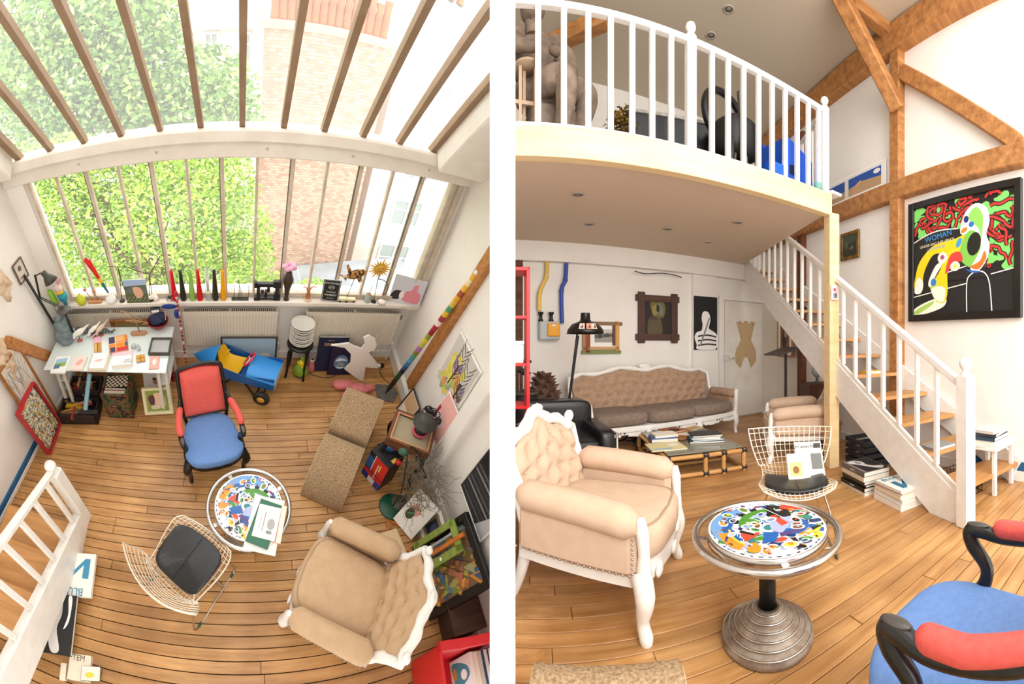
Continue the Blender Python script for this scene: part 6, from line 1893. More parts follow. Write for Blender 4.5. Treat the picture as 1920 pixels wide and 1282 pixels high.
for px, pt in ((438, 528), (447, 519), (452, 540), (449, 531), (465, 530)):
    (x, y_, z), h = sl(px, pt); m.tube([(x, y_, z), (x + .01, y_, z + h * .6), (x + .004, y_ - .02, z + h)], .003, 5)
(x, y_, z), h = sl(450, 530); m.box((x, y_, z + .005), (.17, .05, .01), .002)
solo(A, m, 'wire_stalks', 'five thin dark wire stalks on a flat foot, right of the yellow vase', 'sculpture')
t = thing(A, 'black_block_sculpture', 'black sculpture of blocks and bars on the sill', 'sculpture')
def sb(x0, y0, x1, y1, d_=.05):
    a0, a1 = yp(x0, 557, 3.135).x, yp(x1, 557, 3.135).x; z0, z1 = A.zat(((a0 + a1) / 2, 3.135), y1), A.zat(((a0 + a1) / 2, 3.135), y0)
    zb = A.zat(((a0 + a1) / 2, 3.135), 560) - SZ
    return ((a0 + a1) / 2, 3.135, (z0 + z1) / 2 - zb), (abs(a1 - a0), d_, abs(z1 - z0))
SBM = mat('1a1917', .5)
for nm, bx in (('block', (476, 554, 487, 561)), ('post', (481, 529, 487, 556)), ('beam', (478, 529, 515, 535)), ('head', (476, 527, 482, 537)), ('block', (511, 525, 525, 537)), ('post', (515, 537, 521, 550)), ('block', (513, 548, 525, 560)), ('post', (500, 535, 505, 545)), ('post', (496, 543, 500, 558)), ('rail', (484, 555, 514, 558))):
    c, d_ = sb(*bx); m = MB(SBM); m.box(c, d_, .003); m.build(nm, t)
c, d_ = sb(488, 540, 495, 552); m = MB(mat('4a4640', .6), True); m.ball(c, (.02, .02, .03), 10); m.build('egg', t)
loc, h = sl(537, 506, 560)
t = thing(A, 'slim_dark_vase', 'slim dark brown vase of pink flowers on the sill', 'vase', loc)
m = MB(mat('3f3028', .3), True); m.lathe([(0, 0), (.03, 0), (.02, .03), (.016, .1 * h), (.03, .4 * h), (.055, .72 * h), (.03, .93 * h), (.024, h), (.018, .97 * h)], 18); m.build('body', t)
m = MB(mat('e9b0cc', .7), True)
for k in range(9): a_ = k * .7; m.ball((.045 * cos(a_), .03 * sin(a_), h + .035 + .012 * (k % 3)), (.03, .028, .026), 10)
m.build('flower', t, kind='stuff')
loc, h = sl(577, 525, 560)
t = thing(A, 'copper_figure', 'small copper twisted figure with raised arms', 'figurine', loc)
m = MB(mat('c98258', .35, .5), True)
m.tube([(-.012, 0, 0), (-.014, 0, .06), (0, 0, .11), (-.02, 0, .15), (-.05, 0, .17), (-.06, 0, .16)], [.012, .01, .014, .008, .006, .005], 8); m.tube([(.012, 0, 0), (.014, 0, .06), (0, 0, .12), (.025, 0, .165), (.05, 0, .175), (.075, 0, .155)], [.012, .01, .012, .008, .006, .004], 8)
m.build('body', t)
m = MB(mat('e2cbb2', .5), True); m.lathe([(.04, 0), (.04, .012), (0, .014)], 14); m.build('base', t)
t, w_, h_, a = sillcard(602, 634, 523, 560, '151516', lambda a: (a.line('e8e6e0', [(-.9, -.93), (-.9, .93), (.9, .93), (.9, -.93), (-.9, -.93)], .004, 1), a.oval('e8e6e0', 0, .3, .34, .16), a.oval('151516', 0, .3, .30, .13)), 'whiskey_plaque', 'black whiskey sign with white lettering standing on the sill', 'sign', ry=R(-6))
o = on_art(t); z_ = a.z + .0008; WL_ = mat('ecebe6', .5)
for s_, sz, yy in (("JACK DANIEL'S", .19, .68), ('Old No.7', .10, .30), ('Tennessee', .17, -.12), ('WHISKEY', .22, -.42), ('SOUR MASH', .09, -.72)):
    writing(s_, WL_, sz * w_ * .75, o, 'lettering', (0, yy * h_ / 2, z_))
# leopard-spotted fish on a stick
LEO = mat('c8924a', .5, kind='dots', scale=40, cols=('2a1a10', '2a1a10', 'b98444', 'c99852'), interp='CONSTANT')
b_ = yp(650, 556, 3.13); c = yp(668, 514, 3.13)
t = thing(A, 'spotted_fish', 'leopard-spotted wooden fish on a thin stick with a small truck base', 'ornament', (b_.x, 3.13, SZ))
cx, cz = c.x - b_.x, c.z - SZ
m = MB(LEO, True); m.T = Matrix.Translation((cx, 0, cz)) @ Matrix.Rotation(R(-22), 4, 'Y'); m.ball((0, 0, 0), (.10, .02, .055), 18); m.prism([(-.09, .0), (-.16, .07), (-.13, .0), (-.12, -.06)], -.006, .006); m2 = m
m.build('body', t)
m = MB(LEO); m.T = Matrix.Translation((cx, 0, cz)) @ Matrix(((1, 0, 0, 0), (0, 0, -1, 0), (0, 1, 0, 0), (0, 0, 0, 1)))
T_ = m.T; m.prism([(-.08, .0), (-.12, .10), (-.10, .11), (-.05, .03)], -.006, .006); m.build('fin', t)
m = MB(LEO); m.T = T_; m.prism([(.0, -.03), (.05, -.1), (.075, -.08), (.05, .0)], -.006, .006); m.build('fin', t)
m = MB(DULLBLACK, True); m.tube([(0, 0, .03), (cx, 0, cz)], .003, 6); m.build('stick', t)
m = MB(mat('ead9b0', .5)); m.box((-.03, 0, .03), (.1, .05, .035), .006); m.box((.05, 0, .028), (.1, .05, .03), .006); m.build('base', t)
m = MB(DULLBLACK, True)
for x in (-.07, .0, .08): m.ball((x, -.026, .012), (.014, .008, .012), 8)
m.build('wheel', t, kind='stuff')
loc, h = sl(690, 528, 561)
m = MB(mat('d8e6e2', .1, trans=.5, ior=1.2), True); m.lathe([(0, 0), (.034, 0), (.03, .015), (.028, .10), (.024, .10), (.02, .02)], 16); m.use(mat('d98c2c', .4)).ball((.0, 0, .07), (.02, .02, .035), 10, lump=.2); m.use(mat('4a4030', .5)); m.tube([(0, 0, .09), (.012, 0, .2)], .003, 6)
solo(A, m, 'orange_glass', 'small glass with an orange figure inside, below the sun face', 'ornament', loc)
b_ = yp(702, 560, 3.13); c = yp(713, 504, 3.13)
t = thing(A, 'sun_face', 'golden sun face with wavy rays on a thin rod', 'ornament', (b_.x, 3.13, SZ))
cx, cz = c.x - b_.x, c.z - SZ
GOLDY = mat('d8a83c', .4)
m = MB(GOLDY, True); m.T = Matrix.Translation((cx, 0, cz)) @ Matrix(((1, 0, 0, 0), (0, 0, -1, 0), (0, 1, 0, 0), (0, 0, 0, 1)))
m.ball((0, 0, 0), (.05, .05, .018), 18); m.build('face', t)
for k in range(18):
    r_ = MB(GOLDY); a_ = k * 2 * pi / 18; L_ = .125 if k % 2 == 0 else .10
    r_.T = m.T.copy() @ Matrix.Rotation(a_, 4, 'Z'); r_.prism([(.045, -.012), (L_, .002), (.045, .012)], -.005, .005); r_.build('ray', t)
r_ = MB(DULLBLACK, True); r_.T = m.T.copy(); r_.ball((-.018, .012, .016), .006, 6); r_.ball((.018, .012, .016), .006, 6); r_.box((0, -.02, .016), (.025, .005, .004)); r_.build('feature', t, kind='stuff')
r_ = MB(DULLBLACK, True); r_.tube([(0, 0, 0), (cx, 0, cz - .02)], .003, 6); r_.lathe([(.03, 0), (.03, .01), (0, .012)], 12); r_.build('rod', t)
b_ = yp(718, 560, 3.115)
t = thing(A, 'curved_wire_lamp', 'small black curved-arm wire lamp in front of the sun face rod', 'lamp', (b_.x, 3.115, SZ))
m = MB(mat('e8dcd4', .4), True); m.lathe([(.045, 0), (.045, .02), (.03, .035), (0, .035)], 16); m.build('base', t)
P_ = [yp(x, y, 3.115) for x, y in ((716, 556), (726, 545), (726, 532), (719, 525), (709, 523))]
m = MB(BLACK, True); m.tube([tuple(q - Vector((b_.x, 3.115, SZ))) for q in catmull(P_, 5)], .004, 6); m.build('arm', t)
sillcard(732, 788, 511, 557, 'cfd0d8', lambda a: (a.smooth('e08a98', [(-.2, -.75), (-.1, -.1), (.2, .1), (.3, .5), (.55, .55), (.6, .1), (.85, -.1), (.8, -.8)]), a.smooth('2a2426', [(-.95, -.75), (-.8, -.2), (-.4, -.1), (-.3, -.4), (-.5, -.8)]), a.oval('f0e8e6', -.3, -.4, .15, .3)), 'pink_picture', 'picture of a pink figure leaning in the right window corner', 'picture', ry=R(-20), Y=3.14)

# ================================================================== glass desk and everything on it
DZ = .75
DX0, DX1, DY0, DY1 = -1.97, -.69, 2.37, 3.04
t = thing(A, 'glass_desk', 'glass-topped desk on white trestles under the window', 'desk', ((DX0 + DX1) / 2, (DY0 + DY1) / 2, 0))
m = MB(mat('dde8e6', .12, spec=.6)); m.box((0, 0, DZ - .006), (DX1 - DX0, DY1 - DY0, .012), .003); m.build('glass_top', t)
TR = mat('d9d4c8', .45)
for sx in (-1, 1):
    for sy in (-1, 1):
        m = MB(TR); m.bar((sx * .52, sy * .28, 0), (sx * .52, sy * .16, DZ - .03), .035, .03); m.build('leg', t)
        m = MB(TR); m.bar((sx * .60, sy * .28, 0), (sx * .60, sy * .16, DZ - .03), .035, .03); m.build('leg', t)
    m = MB(TR); m.box((sx * .56, 0, DZ - .025), (.12, .62, .025), .003); m.build('crossbar', t)
    m = MB(mat('dfeae6', .15)); m.box((sx * .56, 0, .42), (.12, .42, .01)); m.build('shelf', t)
def dk(x, y, z=DZ): q = A.at(x, y, z); return (q.x, q.y, z)
def flat_item(label, quad, col, th, art=None, z=DZ, name='book', pages='efe8da', group='books on the glass desk', **kw):
    """A flat book laid by its picture corners: far left, far right, near right, near left."""
    P_ = [A.at(x, y, z + th) for x, y in quad]
    c = sum(P_, Vector()) / 4
    ex = ((P_[1] - P_[0]) + (P_[2] - P_[3])) / 2; ey = ((P_[0] - P_[3]) + (P_[1] - P_[2])) / 2
    ang = (atan2(ex.y, ex.x) + atan2(-ey.x, ey.y)) / 2
    if abs(atan2(ex.y, ex.x) - atan2(-ey.x, ey.y)) > 2: ang = atan2(ex.y, ex.x)
    a = art(ex.length, ey.length) if art else None
    return book(A, label, (c.x, c.y, z), ang, (ex.length, ey.length, th), col, pages, art=a, group=group, name=name, **kw)
def art_of(bg, *fs):
    def f(w_, h_):
        a = Art(w_ * .98, h_ * .98, bg)
        for q in fs: q(a)
        return a
    return f
flat_item('magazine with a blue and green landscape cover at the desk corner', ((107, 667), (134, 668), (121, 697), (92, 700)), 'e9ecea', .02, art_of('eef0ee', lambda a: a.poly('9cc3e0', [(-.8, .1), (.7, .3), (.7, .8), (-.8, .6)]), lambda a: a.poly('8fae4a', [(-.8, -.4), (.7, -.2), (.7, .3), (-.8, .1)]), lambda a: a.poly('5a7a94', [(-.8, -.6), (0, -.5), (.1, .0), (-.8, -.05)])))
flat_item('pale pink brochure with cream edge beside the landscape magazine', ((142, 666), (163, 667), (155, 693), (131, 693)), 'e8d8c8', .025, art_of('ecd8cf', lambda a: a.smooth('e2a8a0', [(-.5, -.2), (.2, .5), (.6, .2), (.1, -.4)])))
flat_item('stack-bottom cream book at the front edge of the desk', ((173, 664), (206, 664), (199, 694), (164, 694)), 'd8ccb0', .025)
flat_item('white brochure lying on the cream book at the desk front', ((175, 661), (203, 662), (195, 690), (167, 690)), 'f3f0ea', .02, art_of('f5f2ee', lambda a: a.smooth('e6b8b4', [(-.6, -.1), (.0, .2), (.6, .1), (.0, -.2)])), z=DZ + .025)
flat_item('slim book with pink top and ochre stripes', ((174, 632), (188, 631), (191, 658), (179, 661)), 'e7b2c4', .02, art_of('c8943c', lambda a: a.rect('ecb4c8', -1, .2, 1, 1), lambda a: a.rect('4a3a24', -.1, -1, .1, .2), lambda a: a.rect('e6b860', -.8, -.9, -.3, .1)))
flat_item('book with orange, navy and red blocks on its cover', ((200, 632), (235, 629), (243, 656), (209, 659)), 'd4722a', .03, art_of('e88a26', lambda a: a.rect('3a3560', -1, .1, -.35, 1), lambda a: a.rect('f0b878', -.3, .3, .7, .95), lambda a: a.rect('c8282c', -.2, -1, 1, -.55), lambda a: a.rect('3a3560', -.9, -1, -.3, -.4), lambda a: a.rect('4a4470', .75, -.5, 1, .2), lambda a: a.line('f2e4d0', [(-1, .1), (1, .1)], .006, 1), lambda a: a.line('f2e4d0', [(-.3, -1), (-.3, 1)], .006, 1)))
flat_item('pink-topped leaflet behind the white boxed book', ((210, 659), (247, 658), (249, 668), (210, 669)), 'f0c4cc', .02)
flat_item('thick white book with small black title', ((210, 668), (247, 665), (246, 682), (210, 685)), 'f4f2ec', .05, art_of('f6f4ee'), text='NOT\nCOWS', tcol='333333', tsize=.028, tloc=(.06, -.02))
flat_item('little orange and black framed card on the desk', ((254, 666), (271, 664), (272, 676), (257, 679)), '4a3a2a', .015, art_of('d8962c', lambda a: a.rect('3a342a', -.1, -1, .05, 1), lambda a: a.rect('3a342a', -1, -.1, 1, .05)))
flat_item('coral pink card with a white leaf', ((281, 668), (300, 667), (297, 690), (279, 691)), 'e89a90', .015, art_of('eda79c', lambda a: a.smooth('f8e6de', [(-.3, .4), (.3, .5), (.4, -.1), (.0, -.5), (-.4, -.1)])))
P_ = [A.at(x, y, DZ + .03) for x, y in ((286, 633), (318, 633), (316, 664), (282, 664))]; c = sum(P_, Vector()) / 4
t = thing(A, 'grey_tray', 'grey shallow tray with dark rim at the right of the desk', 'tray', (c.x, c.y, DZ))
m = MB(mat('a9aaa8', .3)); m.box((0, 0, .012), (.19, .21, .018), .003); m.build('base', t)
m = MB(mat('4b4a44', .4))
for s_ in (-1, 1): m.box((s_ * .098, 0, .022), (.014, .23, .044), .002); m.box((0, s_ * .108, .022), (.2, .014, .044), .002)
m.build('rim', t)
q = dk(255, 652)
for k, (dx, dy, lab) in enumerate(((-.02, .0, 'small clear glass cube beside the orange-block book'), (.04, -.03, 'small clear glass bottle next to the glass cube'))):
    m = MB(mat('e4ecea', .08, trans=.6, ior=1.2), k == 1)
    if k == 0: m.box((0, 0, .025), (.05, .05, .05), .004)
    else: m.lathe([(0, 0), (.02, 0), (.022, .04), (.01, .055), (.01, .075), (.0, .076)], 14)
    solo(A, m, 'glass_piece', lab, 'ornament', (q[0] + dx, q[1] + dy, DZ))
GS = mat('7f8e92', .7, kind='plaster', col2='5f6d72', scale=12, bump=.3)
q = dk(124, 640)
t = thing(A, 'grey_torso', 'grey clay torso leaning at the back corner of the desk', 'sculpture', q, 0, None, .86)
m = MB(GS, True); m.ball((0, 0, .09), (.13, .10, .10), 18, lump=.08); m.ball((-.01, .06, .19), (.12, .09, .12), 18, lump=.08, seed=2); m.ball((-.05, .1, .30), (.055, .05, .05), 12, lump=.1); m.ball((.06, .1, .29), (.06, .05, .045), 12, lump=.1, seed=4); m.ball((.03, -.05, .06), (.09, .07, .06), 12, lump=.1, seed=7); m.build('body', t)
q = dk(176, 624)
t = thing(A, 'striped_cat_figure', 'dark grey reclining figure lying along the back of the desk', 'sculpture', q)
m = MB(mat('6f7678', .7, kind='wave', scale=9, cols=('7f8688', '4a5052'), interp='LINEAR'), True); m.ball((0, 0, .035), (.19, .045, .035), 18, lump=.06); m.ball((-.16, 0, .05), (.05, .04, .04), 12); m.tube([(.15, 0, .03), (.22, -.02, .03), (.25, 0, .05)], .014, 8); m.build('body', t)
BIRDM = mat('efece4', .5)
for k, (x, y, lab, s_, a_) in enumerate(((150, 638, 'white carved bird with long bill on a red foot, nearest the torso', 1., .3), (176, 630, 'white slender carved bird in the middle of the three', .8, .6), (190, 628, 'white and brown carved bird, last of the three', .8, .7))):
    q = dk(x, y)
    t = thing(A, 'carved_bird', lab, 'ornament', q, a_, None, s_)
    m = MB(BIRDM if k < 2 else mat('d8c0ae', .5), True); m.T = Matrix.Translation((.02, 0, .12)) @ Matrix.Rotation(R(-25), 4, 'Y'); m.ball((0, 0, 0), (.085, .03, .035), 14); m.tube([(.06, 0, 0), (.16, 0, .02)], [.02, .004], 8); m.ball((-.09, 0, -.02), (.03, .022, .022), 10); m.build('body', t)
    m = MB(BIRDM, True); m.tube([(-.08, 0, .07), (-.15, 0, .03)], [.008, .003], 6); m.build('bill', t)
    m = MB(mat('c0705a', .6)); m.box((0, -.01, .008), (.06, .05, .016), .002); o = m.build('foot', t)
    m = MB(DULLBLACK, True); m.tube([(0, -.01, .01), (.01, 0, .1)], .004, 6); m.build('peg', o)
q = dk(261, 626)
t = thing(A, 'driftwood_boat', 'driftwood boat with a bent wire sail on the desk', 'ornament', q, .1)
m = MB(mat('b98a68', .7)); m.prism([(-.09, .0), (-.07, -.03), (.06, -.035), (.09, .0), (.06, .02), (-.07, .02)], 0, .035); m.build('hull', t)
m = MB(mat('8f6a48', .7), True); m.tube([(.01, 0, .03), (.0, 0, .15)], .008, 6); m.build('mast', t)
m = MB(mat('a8865c', .5), True); m.tube(catmull([(.06, 0, .14), (.12, 0, .15), (.0, 0, .2), (-.1, 0, .28), (-.12, 0, .34), (-.05, 0, .3), (.06, 0, .19), (.0, .01, .16), (-.1, 0, .21), (.08, 0, .17)], 4), .005, 6); m.build('sail', t)
q = dk(298, 613)
t = thing(A, 'red_bowl', 'dark red bowl holding a crumpled navy cloth', 'bowl', q)
m = MB(mat('8f1a2e', .25), True); m.lathe([(.05, 0), (.06, .01), (.10, .06), (.115, .10), (.108, .10), (.09, .06), (.05, .018), (0, .015)], 24); m.build('body', t)
m = MB(mat('202c48', .8), True); m.ball((.0, 0, .11), (.085, .08, .06), 16, lump=.16); m.ball((.04, .02, .14), (.05, .05, .04), 12, lump=.2, seed=3); solo(A, m, 'navy_cloth', 'crumpled navy blue cloth stuffed in the red bowl', 'cloth', q)
m = MB(mat('3c4a54', .5)); m.box((0, 0, .0), (.10, .06, .05), .004); m.use(PAPER); m.box((0, -.031, .005), (.08, .002, .03)); solo(A, m, 'small_box', 'small grey box with pale label lying on the navy cloth', 'box', (q[0] - .02, q[1] + .06, DZ + .195), .2)
m = MB(mat('e8b0a0', .4), True); m.tube([(0, 0, 0), (.01, 0, .13)], .006, 6); solo(A, m, 'pink_pencil', 'pink pencil standing up in the red bowl', 'pencil', (q[0] + .085, q[1], DZ + .09))
# gilt picture leaning behind the desk
a0, a1 = yp(203, 605, 3.06), yp(288, 605, 3.06)
a = Art(abs(a1.x - a0.x) - .08, .4, '6a6038'); a.poly('8a7c4c', [(-1, 0), (1, .2), (1, 1), (-1, 1)])
zt_ = A.zat(((a0.x + a1.x) / 2, 3.12), 597)
framed(A, 'gilt_picture', 'carved gilt frame showing above the back edge of the desk', Matrix.Translation(((a0.x + a1.x) / 2, 3.12, zt_ - .25)) @ Matrix.Rotation(R(90), 4, 'X'), abs(a1.x - a0.x), .5, .05, .03, mat('a86a32', .45, kind='plaster', col2='70401c', scale=26, bump=.5), a)

# ------------------------------------------------------------------ under and beside the desk
def crate(label, quad, h, col, seed, fill):
    P_ = [A.at(x, y, h) for x, y in quad]; c = sum(P_, Vector()) / 4
    ex = ((P_[1] - P_[0]) + (P_[2] - P_[3])) / 2; ey = ((P_[0] - P_[3]) + (P_[1] - P_[2])) / 2
    w_, d_ = ex.length, ey.length
    t = thing(A, 'wooden_crate', label, 'crate', (c.x, c.y, 0), atan2(ex.y, ex.x))
    m = MB(mat(col, .6)); m.box((0, 0, .01), (w_, d_, .02))
    for s_ in (-1, 1): m.box((s_ * (w_ / 2 - .01), 0, h / 2), (.02, d_, h), .002); m.box((0, s_ * (d_ / 2 - .01), h / 2), (w_, .02, h), .002)
    m.build('body', t)
    rd = random.Random(seed)
    cols = ['b98d5c', '8f7350', 'd8b888', '5a4432', 'c9a01c', '3a3a3a', '7a5a3c', 'a0342c']
    for k in range(fill):
        m = MB(mat(rd.choice(cols), .6)); L_ = rd.uniform(.08, .24)
        m.box((rd.uniform(-w_ * .3, w_ * .3), rd.uniform(-d_ * .3, d_ * .3), h * rd.uniform(.55, .95)), (L_, rd.uniform(.015, .05), rd.uniform(.015, .04)), .003, rz=rd.choice([0, pi / 2, .3, -.2]))
        m.build('wood_offcut', t)
    return t
crate('black crate of wood offcuts and printing blocks, front one under the desk', ((118, 745), (182, 745), (183, 780), (108, 780)), .16, '241c1a', 4, 24)
crate('dark crate of tools and scraps behind the front crate under the desk', ((133, 704), (190, 704), (188, 733), (128, 733)), .2, '3a2c2c', 8, 16)
p = A.at(160, 768, .2); q = A.at(168, 700, .5)
m = MB(mat('8fb9cc', .5), True); m.tube([tuple(p), tuple(q)], .026, 14); solo(A, m, 'pale_blue_tube', 'pale blue cardboard tube leaning on the front crate', 'tube')
P_ = [A.at(x, y, .42) for x, y in ((198, 703), (246, 703), (236, 738), (190, 738))]; c = sum(P_, Vector()) / 4
CAMO = mat('3c4a2e', .7, kind='blot', scale=9, cols=('2a2a22', '3f5a34', '7a4a30', '1f1c1a', '8a6a4a'), span=(.3, .75), interp='CONSTANT')
t = thing(A, 'camouflage_crate', 'tall camouflage-patterned box filled with papers under the desk', 'crate', (c.x, c.y, 0), .02)
m = MB(CAMO)
for s_ in (-1, 1): m.box((s_ * .135, 0, .21), (.02, .30, .42), .003); m.box((0, s_ * .14, .21), (.28, .02, .42), .003)
m.box((0, 0, .01), (.28, .3, .02)); m.build('body', t)
m = MB(mat('e9dcc2', .7, kind='checker', scale=42, cols=('e9dcc2', '3a2c22'))); m.T = Matrix.Rotation(R(45), 4, 'Z'); m.T = Matrix(); m.box((0, .05, .41), (.23, .15, .012), rz=.1); m.build('lattice_cover', t)
for k in range(5):
    m = MB(mat(['e8e2d4', 'c9bda4', 'a8281f', 'efe9dc', 'd8cfb8'][k], .7)); m.box((0, -.05 - .016 * k, .36 + .01 * (k % 2)), (.22, .008, .10)); m.build('paper', t)
bl, br, tl_ = A.at(281, 775, .01), A.at(319, 773, .01), A.at(262, 724, .30)
w_ = (br - bl).length
x_ = (br - bl).normalized(); T = wall_at((bl + br) / 2 + Vector((-.01, .07, .155)), x_, Vector((-x_.y, x_.x, 0)) * -1 + Vector((0, 0, .45)))
a = Art(.24, .26, '8a9a3a'); a.smooth('e6c0a0', [(-.6, .0), (-.2, .7), (.5, .6), (.7, .1), (.6, -.6), (.1, -.5), (-.3, -.3)]); a.smooth('5a2a3a', [(-.8, .4), (-.3, .5), (-.3, -.3), (-.7, -.3)]); a.smooth('d9ccb8', [(-.6, -.5), (.0, -.4), (.2, -.7), (-.5, -.8)])
framed(A, 'green_box_picture', 'deep cream-framed green picture with a pink shape leaning at the desk leg', T, .31, .33, .03, .05, mat('e6dcb4', .6), a)
p = A.at(286, 708, .2); a = Art(.24, .18, 'f0ece4'); a.oval('b58a6a', .2, -.2, .4, .4); a.oval('4a3a34', .0, .2, .2, .2)
framed(A, 'white_photo_card', 'white card with a brown photograph behind the green picture', Matrix.Translation((p.x, p.y + .04, .28)) @ Matrix.Rotation(R(70), 4, 'X'), .26, .2, 0, .012, PAPER, a, cat='card')
t = [o for o in bpy.data.objects if o.name.startswith('white_photo_card')][0]
t.matrix_world = A.M @ Matrix.Translation((p.x, p.y + .05, .10)) @ Matrix.Rotation(R(66), 4, 'X')

# beaded pole with blue blades
b0 = A.at(352, 700, 0); zt_ = A.zat((b0.x, b0.y), 548)
t = thing(A, 'beaded_pole', 'thin red and white beaded pole with blue glass blades by the desk', 'lamp', (b0.x, b0.y, 0))
m = MB(STEEL, True); m.lathe([(.09, 0), (.09, .012), (.02, .02), (0, .02)], 18); m.build('base', t)
m = MB(mat('c8b8a8', .4), True); m.tube([(0, 0, 0), (0, 0, zt_)], .006, 6); m.build('rod', t)
for k in range(22):
    m = MB(mat(['c2202c', 'f0e4dc', 'c2202c', '7a1a24'][k % 4], .3), True); m.ball((0, 0, .05 + k * (zt_ - .06) / 22), (.014, .014, .02), 8); m.build('bead', t)
m = MB(mat('203a8a', .15, trans=.2), True); m.ball((-.09, 0, zt_ - .18), (.08, .02, .03), 14); m.build('glass_blade', t)
m = MB(mat('26408f', .15, trans=.2), True); m.ball((-.02, -.03, zt_ - .26), (.025, .02, .06), 12); m.build('glass_blade', t)
m = MB(mat('a82230', .3), True); m.ball((0, 0, zt_ - .02), (.02, .02, .04), 10); m.build('bulb', t)
b1 = A.at(334, 700, 0)
m = MB(mat('8f1a22', .4), True); m.lathe([(.055, 0), (.06, .02), (.03, .03), (.028, .06), (.04, .07), (0, .075)], 16); solo(A, m, 'red_candlestick', 'small dark red candlestick on the floor behind the blue armchair', 'candlestick', (b1.x - .03, b1.y - .08, 0))

# ------------------------------------------------------------------ pedal cart
t = thing(A, 'pedal_kart', 'blue toy kart with yellow seat raised on a black stand', 'toy car', (-.03, 2.84, .0), R(-21), None, 1.0)
KB = mat('2f8fe0', .35); KD = mat('1c5fa8', .35); KY = mat('f0bd1c', .35)
m = MB(KD)   # open hull, tail cone, bonnet
hull = [(-.22, -.17), (.12, -.17), (.46, -.16), (.46, .16), (.12, .17), (-.22, .17)]
m.prism(hull, .28, .30)
for (p, q) in ((0, 1), (1, 2), (3, 4), (4, 5)):
    (xa, ya), (xb, yb) = hull[p], hull[q]; za = .46
    m.add([(xa, ya, .29), (xb, yb, .29), (xb, yb, .40 if abs(xb) < .2 else .46), (xa, ya, .40 if abs(xa) < .2 else .46), (xa, ya * .96, .29), (xb, yb * .96, .29), (xb, yb * .96, .40 if abs(xb) < .2 else .46), (xa, ya * .96, .40 if abs(xa) < .2 else .46)], [(0, 1, 2, 3), (5, 4, 7, 6), (3, 2, 6, 7)], False)
m.build('hull', t)
m = MB(KB, True)
def tail(u, v):
    a_ = pi * u; k = lerp(1, .02, v ** 1.3)
    return (lerp(-.20, -.52, v), -.175 * cos(a_) * k, .30 + .25 * sin(a_) * k + .03 * v)
m.grid(tail, 16, 8); m.add([tail(u / 15, 0) for u in range(16)], [tuple(range(16))]); m.build('tail_cone', t)
m = MB(KB, True)
def bon(u, v):
    a_ = pi * u; return (lerp(.16, .47, v), -.172 * cos(a_), .40 - .02 * v + (.085 - .02 * v) * sin(a_))
m.grid(bon, 14, 4); m.build('bonnet', t)
m = MB(mat('c9b890', .5)); m.add([bon(u / 13, 1) for u in range(14)] + [(.47, .17, .28), (.47, -.17, .28)], [tuple(range(16))]); m.build('nose_plate', t)
m = MB(KY, True)
SP = catmull([(.06, 0, .335), (-.04, 0, .325), (-.13, 0, .34), (-.175, 0, .42), (-.20, 0, .52), (-.21, 0, .55)], 5)
def seat(u, v):
    q = SP[min(int(round(v * (len(SP) - 1))), len(SP) - 1)]; c = 2 * u - 1; wd = .13 if v < .55 else .13 - .06 * (v - .55) / .45
    return (q.x + .03 * c * c * (v > .5), c * wd, q.z + .03 * c * c * (v < .6))
m.grid(seat, 11, 26); m.grid(lambda u, v: tuple(Vector(seat(1 - u, v)) + Vector((-.015, 0, -.02))), 11, 26); m.build('seat', t)
m = MB(mat('cf3a4a', .4), True); cw = Vector((.13, .02, .47))
m.T = Matrix.Translation(cw) @ Matrix.Rotation(R(-55), 4, 'Y'); m.tube([(.085 * cos(a_), .085 * sin(a_), 0) for a_ in [2 * pi * k / 24 for k in range(24)]], .012, 8, closed=True)
o = m.build('steering_wheel', t)
m2 = MB(WHITE, True); m2.T = m.T.copy()
for k in range(3): a_ = 2 * pi * k / 3; m2.tube([(0, 0, 0), (.08 * cos(a_), .08 * sin(a_), 0)], .007, 6)
m2.tube([(0, 0, 0), (0, 0, -.12)], .008, 6); m2.build('spokes', o)
for s_ in (-1, 1):
    m = MB(DULLBLACK, True); cx, cy, cz = .36, s_ * .24, .20
    m.T = Matrix.Translation((cx, cy, cz)) @ Matrix.Rotation(R(90), 4, 'X'); m.lathe([(.045, -.025), (.08, -.03), (.09, -.015), (.09, .015), (.08, .03), (.045, .025)], 22); o = m.build('wheel', t)
    h_ = MB(mat('d9a02c', .4), True); h_.T = m.T.copy(); h_.lathe([(0, -.032), (.042, -.029), (.042, .029), (0, .032)], 16); h_.build('hub', o)
m = MB(DULLBLACK, True); m.tube([(.36, -.24, .20), (.36, .24, .20)], .009, 8); m.build('axle', t)
for sx in (-1, 1):
    for s_ in (-1, 1):
        m = MB(DULLBLACK, True); m.tube([(sx * .02 + .05, s_ * .1, .29), (sx * .28 + .05, s_ * .17, 0)], .012, 8); m.build('stand_leg', t)
for x in (.26, -.16):
    m = MB(DULLBLACK, True); m.tube([(x, -.13, .06), (x, .13, .06)], .01, 8); m.build('stand_bar', t)

